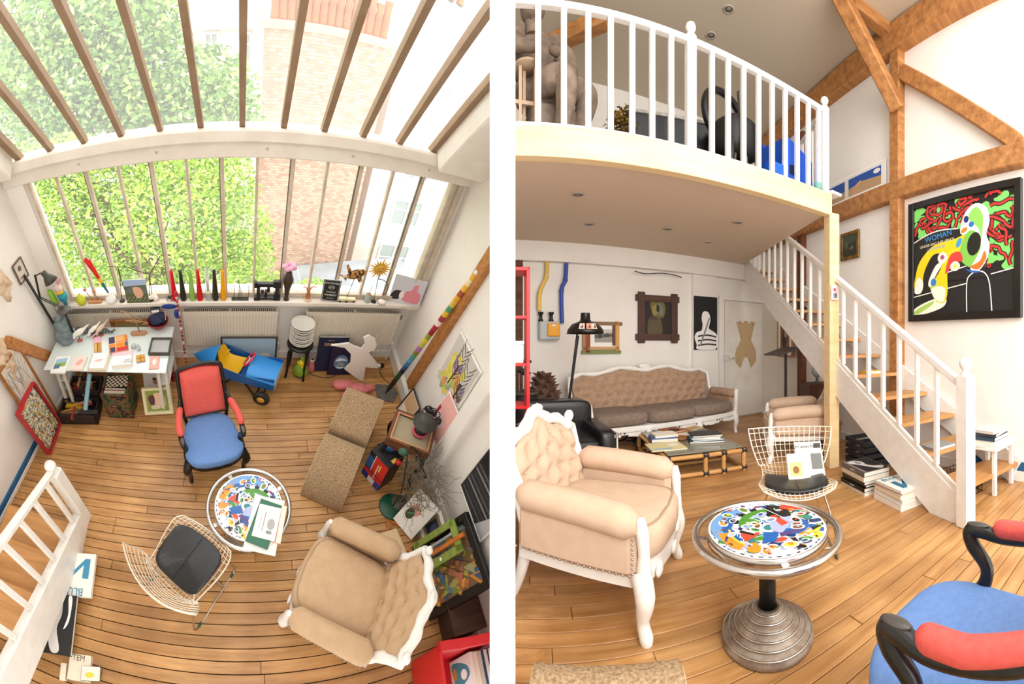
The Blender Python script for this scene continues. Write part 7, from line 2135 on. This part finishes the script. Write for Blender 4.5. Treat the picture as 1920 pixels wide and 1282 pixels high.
# sky picture behind the kart
a0, a1 = yp(415, 665, 3.12), yp(518, 665, 3.12); w_ = abs(a1.x - a0.x)
zt_ = A.zat(((a0.x + a1.x) / 2, 3.12), 632)
a = Art(w_ - .04, zt_ - .04, '9fb9cc'); 
for k in range(12): a.oval(['e6e6e4', 'd4d8dc', 'c4ccd2'][k % 3], -.7 + .13 * k, -.3 + .25 * sin(k * 2.1), .22, .2)
a.poly('b9c0b8', [(-1, -1), (1, -1), (1, -.6), (-1, -.5)])
framed(A, 'cloud_painting', 'wide painting of pale clouds in a thin dark frame leaning at the radiator', Matrix.Translation(((a0.x + a1.x) / 2, 3.10, zt_ / 2 + .005)) @ Matrix.Rotation(R(83), 4, 'X'), w_, zt_, .02, .02, mat('3a342e', .5), a)

# stool with a pile of bowls, spotted lump, pink bottle
b0 = A.at(556, 688, 0)
sx_, sy_ = b0.x - .02, 3.02
t = thing(A, 'black_stool', 'round black wooden stool under a pile of white bowls', 'stool', (sx_, sy_, 0), 0, None, 1.0)
m = MB(BLACKWOOD, True); m.lathe([(0, .48), (.13, .48), (.145, .495), (.145, .515), (.13, .525), (0, .525)], 24); m.build('seat', t)
for k in range(4):
    a_ = k * pi / 2 + .5; m = MB(BLACKWOOD, True); curved(m, [(.10 * cos(a_), .10 * sin(a_), .49), (.14 * cos(a_), .14 * sin(a_), .41), (.135 * cos(a_), .135 * sin(a_), .15), (.15 * cos(a_), .15 * sin(a_), 0)], [.02, .018, .014, .016]); m.build('leg', t)
BWL = mat('e6e3da', .35); SB_ = .5255
for k in range(9):
    m = MB(BWL, True); m.lathe([(0, 0), (.07, .0), (.118, .03), (.128, .05), (.12, .05), (.09, .02), (0, .012)], 26); m.use(mat('8a867e', .5)); m.lathe([(.1275, .044), (.129, .0475)], 26, caps=False)
    solo(A, m, 'white_bowl', 'white bowl, %s of the pile on the black stool' % ['lowest', 'second from the bottom', 'third from the bottom', 'fourth from the bottom', 'fifth and middle one', 'fourth from the top', 'third from the top', 'second from the top', 'topmost'][k], 'bowl', (sx_ + .003 * sin(k * 2), sy_ + .003 * cos(k * 3), SB_ + k * .031), 0, 'bowls piled on the black stool')
m = MB(mat('4a6a2c', .5, kind='cells', scale=14, cols=('3f6a2c', '1f2a1c', 'e8c81c', '7a9a2c', '3a3a34', '2f4a24')), True); m.ball((0, 0, .12), (.095, .075, .12), 18, lump=.05); m.ball((0, 0, .26), (.06, .05, .06), 14); m.ball((.0, 0, .325), (.025, .02, .03), 8)
p = A.at(560, 694, 0); solo(A, m, 'patchwork_figure', 'lumpy green, yellow and black patchwork figure between the stool legs', 'figurine', (p.x, p.y - .10, 0))
p = A.at(580, 694, 0)
t = thing(A, 'pink_peg_doll', 'pink bottle-shaped doll with white head beside the stool', 'figurine', (p.x + .01, p.y, 0))
m = MB(mat('c8707a', .4), True); m.lathe([(0, 0), (.05, 0), (.05, .06), (.03, .15), (.02, .17), (0, .17)], 16); m.build('body', t)
m = MB(mat('f0ebe4', .4), True); m.ball((0, 0, .19), .028, 12); m.build('head', t)
m = MB(BLACK, True); m.ball((0, -.012, .212), (.02, .016, .012), 8); m.build('hair', t)

# books against the radiator, jigsaw man, pink cushions, plug, slab
def upright(px0, px1, pt, pb, Y, art_fn, col, name, label, lean=8, th=.03):
    a0, a1 = yp(px0, pb, Y), yp(px1, pb, Y); xm = (a0.x + a1.x) / 2
    h_ = A.zat((xm, Y), pt); w_ = abs(a1.x - a0.x)
    a = Art(w_ - .004, h_ - .004, col); art_fn(a)
    t = thing(A, name, label, 'book'); t.matrix_world = A.M @ Matrix.Translation((xm, Y, h_ / 2 + .004)) @ Matrix.Rotation(R(90 - lean), 4, 'X')
    m = MB(mat(col, .4)); m.box((0, 0, th - .002), (w_, h_, .004)); m.box((0, 0, .002), (w_, h_, .004)); m.box((-w_ / 2 + .002, 0, th / 2), (.004, h_, th)); m.build('cover', t)
    m = MB(mat('e8e2d4', .9)); m.box((.002, 0, th / 2), (w_ - .006, h_ - .006, th - .008)); m.build('pages', t)
    o = a.mb.build('cover_print', t); o.location = (0, 0, th + .0006)
    return t, w_, h_, th
t, w_, h_, th = upright(590, 642, 634, 682, 3.10, lambda a: a.oval('d8d4c8', .6, -.1, .08, .06), '161d3c', 'atlas', 'navy atlas titled ERDE standing at the radiator')
writing('ERDE', mat('d89a68', .5), .06, t, 'lettering', (-.035, h_ * .30, th + .002)); writing('atlas der', mat('c9b8a8', .5), .022, t, 'lettering', (-.03, h_ * .42, th + .002))
t, w_, h_, th = upright(613, 656, 650, 690, 3.03, lambda a: (a.oval('5f7fa8', 0, -.1, .62, .5, 0, 24), a.smooth('dfe4ea', [(-.5, .0), (-.2, .2), (.3, .12), (.5, .0), (.1, .02), (-.2, -.02)]), a.smooth('9a9a80', [(-.3, -.25), (.0, -.1), (.3, -.25), (.1, -.4)]), a.smooth('eef0f2', [(-.4, -.35), (-.1, -.45), (.35, -.42), (.1, -.52), (-.2, -.52)])), '1f1838', 'earth_book', 'violet-black book with the Earth on its cover, in front of the atlas')
JY = A.at(668, 714, 0).y
Pj = [yp(x, y, JY) for x, y in ((620, 650), (653, 646), (660, 650), (676, 656), (683, 648), (680, 636), (690, 631), (702, 638), (705, 650), (699, 660), (692, 660), (690, 664), (706, 684), (707, 692), (684, 690), (680, 716), (672, 714), (645, 694), (656, 683), (657, 666), (645, 654))]
bz = min(p.z for p in Pj)
m = MB(mat('f1e9e2', .5))
m.T = Matrix(((1, 0, 0, 0), (0, 0, -1, 0), (0, 1, 0, 0), (0, 0, 0, 1)))
m.prism([(p.x, p.z - bz) for p in Pj], -.012, .012)
solo(A, m, 'jigsaw_man', 'flat white cut-out figure standing near the right radiator', 'sculpture', (0, JY, .004))
m = MB(mat('d98080', .5, kind='cloth', col2='cc6f72', scale=12), True)
for (x, y, rx_, ry_) in ((643, 721, .13, .075), (672, 730, .13, .085), (655, 742, .10, .06), (690, 728, .08, .05)):
    q = A.at(x, y, .05); m.ball((q.x, q.y, .055), (rx_, ry_, .055), 16, lump=.05, seed=x)
solo(A, m, 'pink_cushion', 'lobed pink cushion lying on the floor by the cut-out figure', 'cushion')
q = A.at(715, 688, 0)
t = thing(A, 'plug_and_lead', 'black plug with a lead trailing along the floor boards', 'cord', (q.x, q.y, 0))
m = MB(DULLBLACK, True); m.ball((0, 0, .03), (.03, .025, .03), 12, p=.6); m.build('plug', t)
m = MB(WHITE); m.box((-.05, 0, .03), (.06, .04, .04), .004); m.build('socket', t)
m = MB(DULLBLACK, True); m.tube(catmull([tuple(A.at(x, y, .006) - Vector((q.x, q.y, 0))) for x, y in ((715, 690), (713, 700), (726, 716), (735, 720))], 4), .004, 6); m.build('lead', t)
m = MB(DULLBLACK, True); m.tube(catmull([tuple(A.at(x, y, .006)) for x, y in ((562, 694), (590, 704), (612, 708), (628, 704), (632, 696))], 4), .004, 6)
solo(A, m, 'power_cable', 'thin dark cord curling on the floor in front of the atlas', 'cord')
P_ = [A.at(x, y, .012) for x, y in ((704, 720), (738, 722), (747, 738), (738, 754), (707, 748))]
m = MB(mat('6f6a66', .55, kind='plaster', col2='5d5854', scale=10)); m.prism([(p.x, p.y) for p in P_], 0, .014); solo(A, m, 'slate_slab', 'flat grey slate slab lying under the tip of the striped pole', 'slab')
# striped pole
p0 = A.at(722, 738, .02); p1 = RW(893, 513, .05)
t = thing(A, 'striped_pole', 'tall pencil-like pole of many coloured bands leaning on the right wall', 'pole', tuple(p0))
d_ = p1 - p0; L_ = d_.length; d_.normalize()
bands = ['1a1718', '1a1718', '1a1718', '1f4a2c', '2c5a34', '17202c', '27508f', '3a74b0', '4fa0c8', '4f9c8a', '8a7a2c', 'b06ab0', 'b9bf52', 'd8c02c', '8a9a3c', '9a2430', 'b03040', 'f0e0d8', 'a83a44', 'e0b838', '4f9a6a', 'd8b850', 'e0a428', 'a8503a', 'e8b43c', 'efdfae', 'e2b23c']
k0 = .07
for k, c in enumerate(bands):
    m = MB(mat(c, .4), True); a_, b_ = d_ * (L_ * (k0 + (1 - k0) * k / len(bands))), d_ * (L_ * (k0 + (1 - k0) * (k + 1) / len(bands)))
    m.tube([tuple(a_), tuple(b_)], .028, 12); m.build('band', t)
m = MB(mat('120f0f', .4), True); m.tube([(0, 0, 0), tuple(d_ * L_ * k0)], [.003, .028], 12); m.build('tip', t)
m = MB(mat('efe6dc', .5), True); m.ball(tuple(d_ * (L_ + .01)), (.028, .028, .028), 12); m.build('cap', t)

# ------------------------------------------------------------------ along the right wall
RX = Vector((RN.y, -RN.x, 0))           # along the wall, far to near as you face it
if RX.y > 0: RX = -RX
tf, bf, bn = RW(867, 625, .01), RW(822, 700, .01), RW(855, 772, .01)
c = (tf + RW(855, 772, .01)) / 2
w_, h_ = abs((bn - bf).dot(RX)), .62
a = Art(w_ - .02, h_ - .02, 'cfcac4'); rd = random.Random(31)
for k in range(44):
    x, y = rd.uniform(-.9, .8), rd.uniform(-.95, .45)
    a.smooth(rd.choice(['a8bf4a', 'd8d05a', '8fb08a', 'e0a05a', '9a84a8', '6a4a5a', 'c8c8a0', 'e8d86a']), [(x + .2 * cos(q) * rd.uniform(.5, 1.1), y + .2 * sin(q) * rd.uniform(.6, 1.3)) for q in [2 * pi * i / 6 for i in range(6)]], 3)
for (x, y) in ((.45, -.9), (-.2, -.6)):
    a.line('2a2426', [(x, y), (x + .06, y + .5), (x + .1, y + .9)], .018)
    for k in range(13): s_ = (-1) ** k; z = .3 + k * .1; a.line('3a3436', [(x + .05 + z * .04, y + z), (x + .05 + s_ * .2, y + z + .16), (x + .05 + s_ * .3, y + z + .36)], .007)
framed(A, 'tree_painting', 'unframed painting of bare trees over colourful foliage on the right wall', wall_at(Vector((c.x, c.y, 1.19)), RX, RN), w_, h_, 0, .035, PAPER, a, backing=WHITE)
p = A.at(748, 790, .0)
a = Art(.26, .36, 'e8dccd'); a.rect('d9b48c', -.9, -.2, .9, .9); a.rect('f3efe8', -.9, -.9, .9, -.2)
framed(A, 'thin_framed_print', 'thin dark-framed pale print leaning at the foot of the right wall', wall_at(Vector((1.80, 2.28, .19)), RX, RN + Vector((0, 0, .22))), .30, .40, .018, .02, mat('3a332c', .5), a)
a = Art(.28, .44, 'eeb2a8'); a.poly('f0d8d8', [(-1, -1), (-.1, -1), (.5, -.1), (-1, .1)]); a.rect('b01838', -1, -1, -.72, .2); a.smooth('8a8a94', [(-.3, -.5), (.1, -.3), (.0, -.1), (-.4, -.2)])
framed(A, 'pink_print', 'pink print propped on the side table against the right wall', wall_at(Vector((xr(1.72) - .07, 1.72, .79)), RX, RN + Vector((0, 0, .12))), .30, .46, 0, .014, PAPER, a)
# side table with a glazed box, busts on it
ty, tx = 1.70, 1.50
TZ = .58
t = thing(A, 'side_table', 'small black table with curved legs carrying a glazed wooden box', 'table', (tx, ty, 0), R(-32))
m = MB(BLACKWOOD); m.box((0, 0, TZ - .02), (.40, .34, .03), .006); m.build('top', t)
for sx in (-1, 1):
    for sy in (-1, 1):
        m = MB(BLACKWOOD, True); curved(m, [(sx * .17, sy * .14, TZ - .03), (sx * .2, sy * .17, .4), (sx * .16, sy * .14, .2), (sx * .21, sy * .18, 0)], [.018, .02, .014, .016]); m.build('leg', t)
t = thing(A, 'glazed_box', 'shallow wooden display box with gilt edge on the side table', 'box', (tx, ty, TZ - .004), R(-32))
m = MB(mat('7a4a2c', .5, kind='wood', col2='55301a', scale=4)); m.box((0, 0, .01), (.40, .36, .02))
for s_ in (-1, 1): m.box((s_ * .19, 0, .05), (.022, .36, .09), .002); m.box((0, s_ * .17, .05), (.4, .022, .09), .002)
m.build('case', t)
m = MB(mat('c8926a', .4))
for s_ in (-1, 1): m.box((s_ * .172, 0, .085), (.016, .32, .012)); m.box((0, s_ * .152, .085), (.33, .016, .012))
m.build('gilt_edge', t)
m = MB(mat('a79a80', .2)); m.box((0, 0, .06), (.33, .29, .006)); m.build('glazed_panel', t)
q = Vector((tx + .06, ty - .02, TZ + .06))
t = thing(A, 'hatted_bust', 'dark bust of a head wearing a round black hat, on the display box', 'sculpture', tuple(q), R(-50))
m = MB(mat('4a3a34', .6, kind='plaster', col2='2c2220', scale=20), True); m.lathe([(.06, 0), (.05, .03), (.035, .06), (.04, .08)], 14); m.ball((0, 0, .13), (.06, .07, .08), 16, lump=.04); m.ball((0, -.07, .125), (.015, .02, .02), 8); m.build('head', t)
m = MB(mat('3c3a36', .5), True); m.lathe([(.11, .175), (.112, .182), (.075, .19), (.07, .24), (.05, .255), (0, .257)], 24); m.build('hat', t)
m = MB(mat('b84a5a', .5), True); m.tube([(.062 * cos(a_), .062 * sin(a_), .035) for a_ in [2 * pi * k / 16 for k in range(16)]], .014, 8, closed=True); m.build('scarf', t)
q = Vector((tx + .20, ty + .02, TZ - .01))
t = thing(A, 'lattice_bust', 'black openwork bust behind the hatted head', 'sculpture', (1.66, 1.77, .60), R(-40))
m = MB(BLACK, True); rd = random.Random(3)
for k in range(34):
    a_, b_ = rd.uniform(0, 6.28), rd.uniform(-1.2, 1.4)
    c0 = Vector((.085 * cos(a_) * cos(b_), .07 * sin(a_) * cos(b_), .17 + .08 * sin(b_)))
    m.tube([c0 + Vector((.026 * cos(q_), .012 * sin(q_), .026 * sin(q_))) for q_ in [2 * pi * i / 8 for i in range(8)]], .005, 5, closed=True)
m.build('openwork', t, kind='stuff')
m = MB(mat('241c38', .5), True); m.lathe([(.06, 0), (.07, .02), (.04, .06), (.05, .12), (.03, .2), (0, .21)], 14); m.ball((.05, -.05, .15), (.03, .03, .04), 8); m.build('core', t)

# colour-block box, red and green figure, green disc lamp
P_ = [A.at(x, y, .0) for x, y in ((700, 912),)]
t = thing(A, 'colour_block_box', 'tall box painted in red, white, blue and yellow blocks in front of the side table', 'box', (1.30, 1.62, 0), R(-63))
m = MB(mat('14131a', .4)); m.box((0, 0, .22), (.24, .20, .44), .003); m.build('body', t)
a = Art(.235, .43, 'cf2c22'); a.rect('2a5a9c', -1, -.2, -.4, .7); a.rect('15141a', -1, .7, -.3, 1); a.rect('e8e6e4', -.3, -1, .4, -.6); a.rect('1f2f8c', -1, -1, -.3, -.55); a.rect('d8d4d0', .1, -.55, .2, .6); a.rect('e8d23c', .3, .2, .42, .7); a.rect('2a3a9c', .45, -1, 1, -.5); a.rect('15141a', -1, -.25, 1, -.18); a.rect('f0f0ee', -.38, -.2, -.32, 1)
o = a.mb.build('painted_front', t); o.matrix_basis = Matrix.Translation((0, -.1006, .22)) @ Matrix.Rotation(R(90), 4, 'X')
a = Art(.195, .23, '17161c'); a.rect('e8c23c', -.3, -.9, .3, -.6); o = a.mb.build('painted_lid', t); o.matrix_basis = Matrix.Translation((0, 0, .4406)) @ Matrix.Rotation(R(90), 4, 'Z')
t = thing(A, 'robot_figure', 'red, green and blue ball-headed figure on top of the colour-block box', 'figurine', (1.34, 1.61, .441), R(-40))
m = MB(mat('1f4a7a', .35), True); m.ball((-.05, .02, .05), (.055, .04, .05), 14); m.build('body', t)
m = MB(mat('c8202c', .3), True); m.ball((.0, .03, .10), (.045, .04, .04), 14); m.build('chest', t)
m = MB(mat('3f6a56', .3), True); m.ball((.07, .0, .13), (.055, .05, .05), 16); m.build('head', t)
m = MB(mat('c8202c', .3), True); m.ball((.08, -.07, .03), (.03, .025, .03), 12); m.build('foot', t)
p = A.at(735, 950, 0); q = A.at(778, 842, .62)
t = thing(A, 'disc_foot_lamp', 'slender black lamp with a dark green disc foot', 'lamp', (p.x, p.y, 0))
m = MB(mat('0f4a34', .4), True); m.lathe([(0, 0), (.125, 0), (.128, .01), (.12, .018), (0, .02)], 32); m.build('base', t)
m = MB(BLACK, True); m.tube(catmull([(0, 0, .02), (0, 0, .3), (-.01, .12, .62), (.02, .22, .70), (.10, .2, .66), (.17, .1, .52), (.20, .05, .46)], 5), .006, 8); m.build('stem', t)
m = MB(BLACK, True); m.ball((.20, .05, .45), (.02, .02, .03), 10); m.build('lamp_head', t)
# wire net, white canvas, dark picture, big framed picture, shutters
p = A.at(812, 892, .35)
t = thing(A, 'wire_net_sculpture', 'tangled grey wire net sculpture spreading against the right wall', 'sculpture')
m = MB(mat('7a7364', .5, .4), True); rd = random.Random(12)
c0 = Vector((1.50, 1.32, .42))
for k in range(330):
    a_ = rd.uniform(0, 6.28); r0 = rd.uniform(.02, .2); pp = []
    v_ = Vector((cos(a_) * .5, sin(a_), rd.uniform(-.5, .5))).normalized(); q = c0 + Vector((rd.uniform(-.10, .14), rd.uniform(-.24, .2), rd.uniform(-.2, .24)))
    for i in range(7):
        pp.append(tuple(q)); v_ = (v_ + Vector((rd.uniform(-.7, .7), rd.uniform(-.7, .7), rd.uniform(-.7, .7)))).normalized(); q = q + v_ * .028
    m.tube(pp, .0018, 4, caps=False)
m.build('wire', t, kind='stuff')
m = MB(mat('5a5448', .6), True); m.tube([(1.45, 1.32, 0), (1.48, 1.32, .3)], .012, 8); m.lathe([(.08, 0), (.08, .02), (0, .025)], 14, (1.45, 1.32, 0)); m.build('stand', t)
a = Art(.20, .30, 'f0ece6'); a.oval('d8968c', -.2, .2, .5, .4); a.oval('3a4a34', -.4, -.2, .4, .4); a.line('6aa05a', [(-.6, -.3), (-.1, .1), (-.2, .5)], .008)
framed(A, 'white_canvas', 'deep white canvas with a small pink and green photo leaning by the net', wall_at(Vector((1.50, 1.13, .185)), (.45, -.9, 0), (-.9, -.45, .55)), .24, .40, 0, .05, PAPER, a, backing=WHITE)
a = Art(.18, .24, '8a7a58'); a.rect('1c2230', -.7, -.7, .7, .7); a.oval('3a4a6a', 0, .1, .4, .4)
framed(A, 'small_dark_picture', 'small dark blue picture in a stone-coloured frame above the big frame', wall_at(Vector((1.60, .96, .21)), RX, RN + Vector((0, 0, .3))), .26, .40, .03, .025, mat('8f8a7c', .6), a)
T = wall_at(Vector((1.58, .62, .335)), RX, RN + Vector((0, 0, .40)))
a = Art(.42, .52, '7a5a3a'); rd = random.Random(9)
for k in range(120):
    x, y = rd.uniform(-.93, .93), rd.uniform(-.93, .93); s_ = rd.uniform(.12, .32); ro = rd.uniform(0, 3)
    a.poly(rd.choice(['c8842c', '7a8a3a', '5a7a8a', '8a6a4a', 'a8a03a', '3a5a7a', 'b06a4a', '6a5a3a', '9a9a6a', 'd89a3c']), [(x + s_ * cos(ro + q), y + s_ * sin(ro + q)) for q in (0, 1.7, 3.4)])
for k in range(10): a.line('4a3a2a', [(rd.uniform(-1, 1), rd.uniform(-1, 1)), (rd.uniform(-1, 1), rd.uniform(-1, 1))], .006, 1)
framed(A, 'big_abstract_picture', 'big black-framed abstract picture of orange and green shards', T, .56, .68, .055, .05, mat('191614', .45), a, backing=DULLBLACK)
t = thing(A, 'green_slat_frame', 'green and orange slatted wooden frame propped before the abstract picture', 'frame'); t.matrix_world = A.M @ T @ Matrix.Translation((-.12, -.02, .075))
GRN = mat('8fa24a', .6, kind='wood', col2='75883a', scale=4); ORG = mat('c8742a', .6, kind='wood', col2='a85a1c', scale=4)
for (x, y, ww, hh, mm) in ((-.13, 0, .05, .50, GRN), (.07, 0, .06, .52, GRN), (-.03, .23, .24, .06, GRN), (-.03, -.2, .24, .06, GRN), (.0, .01, .03, .62, ORG), (-.03, -.29, .22, .025, ORG), (-.055, 0, .02, .44, mat('9aa0a0', .5))):
    m = MB(mm); m.box((x, y, .012 + (.012 if mm is ORG else 0)), (ww, hh, .02), .002); m.build('slat', t)
m = MB(PAPER, True); m.ball((.07, .02, .026), (.014, .014, .006), 10); m.build('knob', t)
p = A.at(748, 1030, 0)
a = Art(.20, .34, 'e2c49a'); a.rect('8a6a4a', -.4, .1, .3, .5); a.oval('4a3424', -.1, .25, .2, .12)
framed(A, 'printed_plank', 'pale wooden plank with a small brown print lying by the armchair back', Matrix.Translation((1.26, .90, .02)) @ Matrix.Rotation(R(8), 4, 'Z'), .22, .36, 0, .02, mat('e2c49a', .6), a, backing=mat('e2c49a', .6, kind='wood', col2='d0ad7c', scale=3, axis='y'), cat='board')
t = thing(A, 'orange_stick_frame', 'thin orange stick frame lying on the floor near the green lamp foot', 'frame', (1.33, 1.12, 0))
for p, q in (((-.08, -.1, .01), (-.04, .06, .01)), ((-.04, .06, .01), (.16, -.07, .01)), ((.16, -.07, .01), (.10, -.12, .01))): 
    m = MB(ORG); m.bar(p, q, .014, .014); m.build('stick', t)
p = A.at(845, 1135, .25)
t = thing(A, 'dark_wooden_box', 'dark wooden box with a nail-studded lid below the abstract picture', 'box', (1.60, .27, 0), R(-6))
m = MB(mat('4a3024', .6, kind='wood', col2='2e1c14', scale=3)); m.box((0, 0, .12), (.26, .20, .24), .004); m.build('body', t)
m = MB(mat('5a3a2a', .6, kind='wood', col2='3a2418', scale=3)); m.box((0, 0, .25), (.27, .21, .02), .003); m.build('lid', t)
# dark photograph on the right wall
a = Art(.5, .62, '26272a'); rd = random.Random(2)
for k in range(9): a.line(['5a5c60', '3a3c40', '8a8c90'][k % 3], [(-.9, -.8 + k * .18), (.9, -.7 + k * .19)], .02, 1)
a.poly('b8b8b8', [(.4, -1), (1, -1), (1, .0), (.7, -.1)]); a.rect('141416', -.9, .4, -.2, .95)
framed(A, 'dark_photograph', 'large dark black and white photograph mounted on the right wall', wall_at(RW(902, 905, .02) + Vector((0, -.10, .0)), RX, RN), .50, .62, .012, .02, mat('e8e6e2', .4), a)
for o in list(bpy.data.objects):
    pass

# ------------------------------------------------------------------ red shelf with books at the lower right
RDM2 = mat('cc1420', .35)
ang = R(-12)
t = thing(A, 'red_bookcase', 'low glossy red bookcase seen from above behind the armchair', 'bookcase', (1.40, .0, 0), ang)
m = MB(RDM2); m.box((.02, .10, .58), (.52, .055, .05), .003); m.build('top_rail', t)
m = MB(RDM2); m.box((.02, .10, .29), (.52, .02, .55)); m.build('back_panel', t)
m = MB(RDM2); m.box((-.235, -.03, .30), (.02, .26, .58), .002); m.build('side_panel', t)
m = MB(RDM2); m.box((.02, -.03, .03), (.50, .26, .03)); m.build('shelf_board', t)
a = Art(.12, .34, 'd8ccc6'); a.oval('c89088', .1, 0, .5, .3); a.rect('b0a8a4', -1, -1, -.4, 1)
bk = [('pale magazine with a pink face leaning in the red bookcase', -.17, .34, .02, 'd8ccc6'), ('white and blue picture book in the red bookcase', .06, .36, .03, 'e4e6e4'), ('cream hardback in the red bookcase', .105, .34, .035, 'e6dcc0'), ('tan paperback in the red bookcase', .14, .33, .03, 'cfae84'), ('teal book at the end of the red bookcase', .172, .36, .035, '1f5a84'), ('dark blue book at the end of the red bookcase', .208, .37, .04, '183a5a')]
for k, (lab, x, h_, th, c) in enumerate(bk):
    pz = (Matrix.Rotation(ang, 4, 'Z') @ Vector((x, -.03, 0)))
    aa = Art(.19, h_ - .01, c)
    if k == 1: aa.smooth('3a8a9a', [(-.8, -.8), (-.5, .6), (.2, .8), (.6, -.5)]); aa.oval('c8882c', -.2, -.6, .4, .2); aa.oval('f4f2ec', .0, .3, .3, .3)
    if k == 0: aa.oval('c89088', .1, 0, .5, .3)
    book(A, lab, (1.40 + pz.x, pz.y, .047 + h_ / 2), ang, (.20, h_, th), c, art=aa, group=None, rx=0, ry=0)
    o = [q for q in bpy.data.objects if q.get('label') == lab][-1]
    o.matrix_world = A.M @ Matrix.Translation((1.40 + pz.x, pz.y, .047 + h_ / 2)) @ Matrix.Rotation(ang, 4, 'Z') @ Matrix.Rotation(R(-90), 4, 'Z') @ Matrix.Rotation(R(90), 4, 'X')

# ------------------------------------------------------------------ magazines on the round table
mz0 = .4925
def mag(label, quad, col, th, z, art=None, **kw): return flat_item(label, quad, col, th, art, z=z, group='magazines on the round table', name='magazine', **kw)
z = mz0
mag('large white sheet-like magazine at the bottom of the heap on the round table', ((478, 928), (537, 938), (513, 1041), (456, 1028)), 'f3f1ec', .012, z); z += .012
mag('cream magazine with an orange edge in the heap on the round table', ((500, 940), (537, 950), (527, 1020), (490, 1010)), 'f0c8a8', .012, z, art_of('f2ead8', lambda a: a.rect('d8462c', .3, -1, .5, .8))); z += .012
mag('dark green magazine in the heap on the round table', ((490, 936), (531, 947), (500, 1029), (459, 1012)), '2f6a52', .014, z); z += .014
mag('white leaflet with a grey engraving topmost on the round table', ((489, 945), (530, 953), (513, 1012), (469, 1005)), 'f4f4f0', .006, z, art_of('f4f4f0', lambda a: a.oval('a9aaa6', .4, -.1, .35, .35), lambda a: a.rect('8a8c88', .1, -.7, .6, -.5), lambda a: a.rect('8a9088', -.3, -.6, -.22, .6), lambda a: a.rect('b0b4ac', -.6, -.5, -.54, .4)))
# ------------------------------------------------------------------ books under the stairs, seen from above
def tower(labels, quad, h, cols, top_art, group, **kw):
    z = 0.
    n = len(labels)
    for k, lab in enumerate(labels):
        th = h / n
        flat_item(lab, [(x + (k - n + 1) * .6, y) for x, y in quad], cols[k], th, top_art if k == n - 1 else None, z=z, group=group, **(kw if k == n - 1 else {})); z += th
def blue_art(w_, h_):
    a = Art(w_ * .98, h_ * .98, 'f3f1ea'); a.poly('3f8fb4', [(.75, .75), (.45, .75), (-.15, .1), (-.15, .75), (-.55, .75), (-.55, -.2), (-.2, -.2), (.4, .45), (.4, -.2), (.75, -.2)]); return a
tower(['white book lowest under the BLUE paperback by the stair foot', 'cream book under the BLUE paperback by the stair foot', 'white paperback with BLUE upside down on its cover by the stair foot'], ((118, 1036), (183, 1037), (168, 1116), (98, 1114)), .12, ['efece2', 'e8dcc0', 'f3f1ea'], blue_art, 'books under the stair stringer', text='BLUE', tcol='3f8fb4', tsize=.075, tloc=(0, -.125), trot=pi)
def nude_art(w_, h_):
    a = Art(w_ * .98, h_ * .98, '1b1a1c'); a.smooth('d9d8d6', [(-.5, .95), (.1, .9), (.2, .3), (.0, -.2), (.3, -.9), (-.2, -.95), (-.6, -.3), (-.9, .2)]); a.smooth('f0efee', [(.5, .95), (.75, .9), (.7, .1), (.4, -.2), (.6, .3)]); a.oval('8a898a', -.3, .2, .15, .4); return a
tower(['pale book lowest in the pile under the nude photo book', 'green-edged book in the pile under the nude photo book', 'dark book second in the pile under the nude photo book', 'black photo book with a pale nude on its cover under the stringer'], ((92, 1113), (147, 1116), (130, 1222), (62, 1224)), .16, ['efe9dc', 'a8b89a', '2a2826', '1b1a1c'], nude_art, 'books under the stair stringer')
flat_item('cream paperback titled TEM at the bottom edge of the floor', ((134, 1227), (173, 1227), (165, 1275), (122, 1275)), 'e6dcc6', .05, art_of('eae0ca'), z=0., group='books under the stair stringer', text='TEM', tcol='6a6256', tsize=.05, tloc=(-.01, .05))
flat_item('small framed yellow flower photo lying on the cream paperback', ((154, 1249), (188, 1249), (187, 1276), (150, 1276)), '5a5650', .02, art_of('e8e4d8', lambda a: a.oval('d8d24c', -.1, -.2, .5, .4)), z=.05, group='books under the stair stringer')
flat_item('narrow cream pamphlet beside the TEM paperback', ((115, 1243), (126, 1243), (121, 1275), (110, 1275)), 'efe6d0', .04, z=0., group='books under the stair stringer')
# ------------------------------------------------------------------ the white partition between the two ends
az = (942.3 - 960) / FX
d = Vector((sin(az), cos(az), 0)); n = Vector((cos(az), -sin(az), 0))
hw = .55 * tan(23.8 / FX)
m = MB(mat('fbfaf8', .6))
m.frame((0, 0, 0), d, (-d.y, d.x, 0))
m.box((.55 + 5.5, 0, CAMZ), (11, 2 * hw, 12))
o = struct(B, 'wall_partition', m)
print('objects', len(bpy.data.objects))
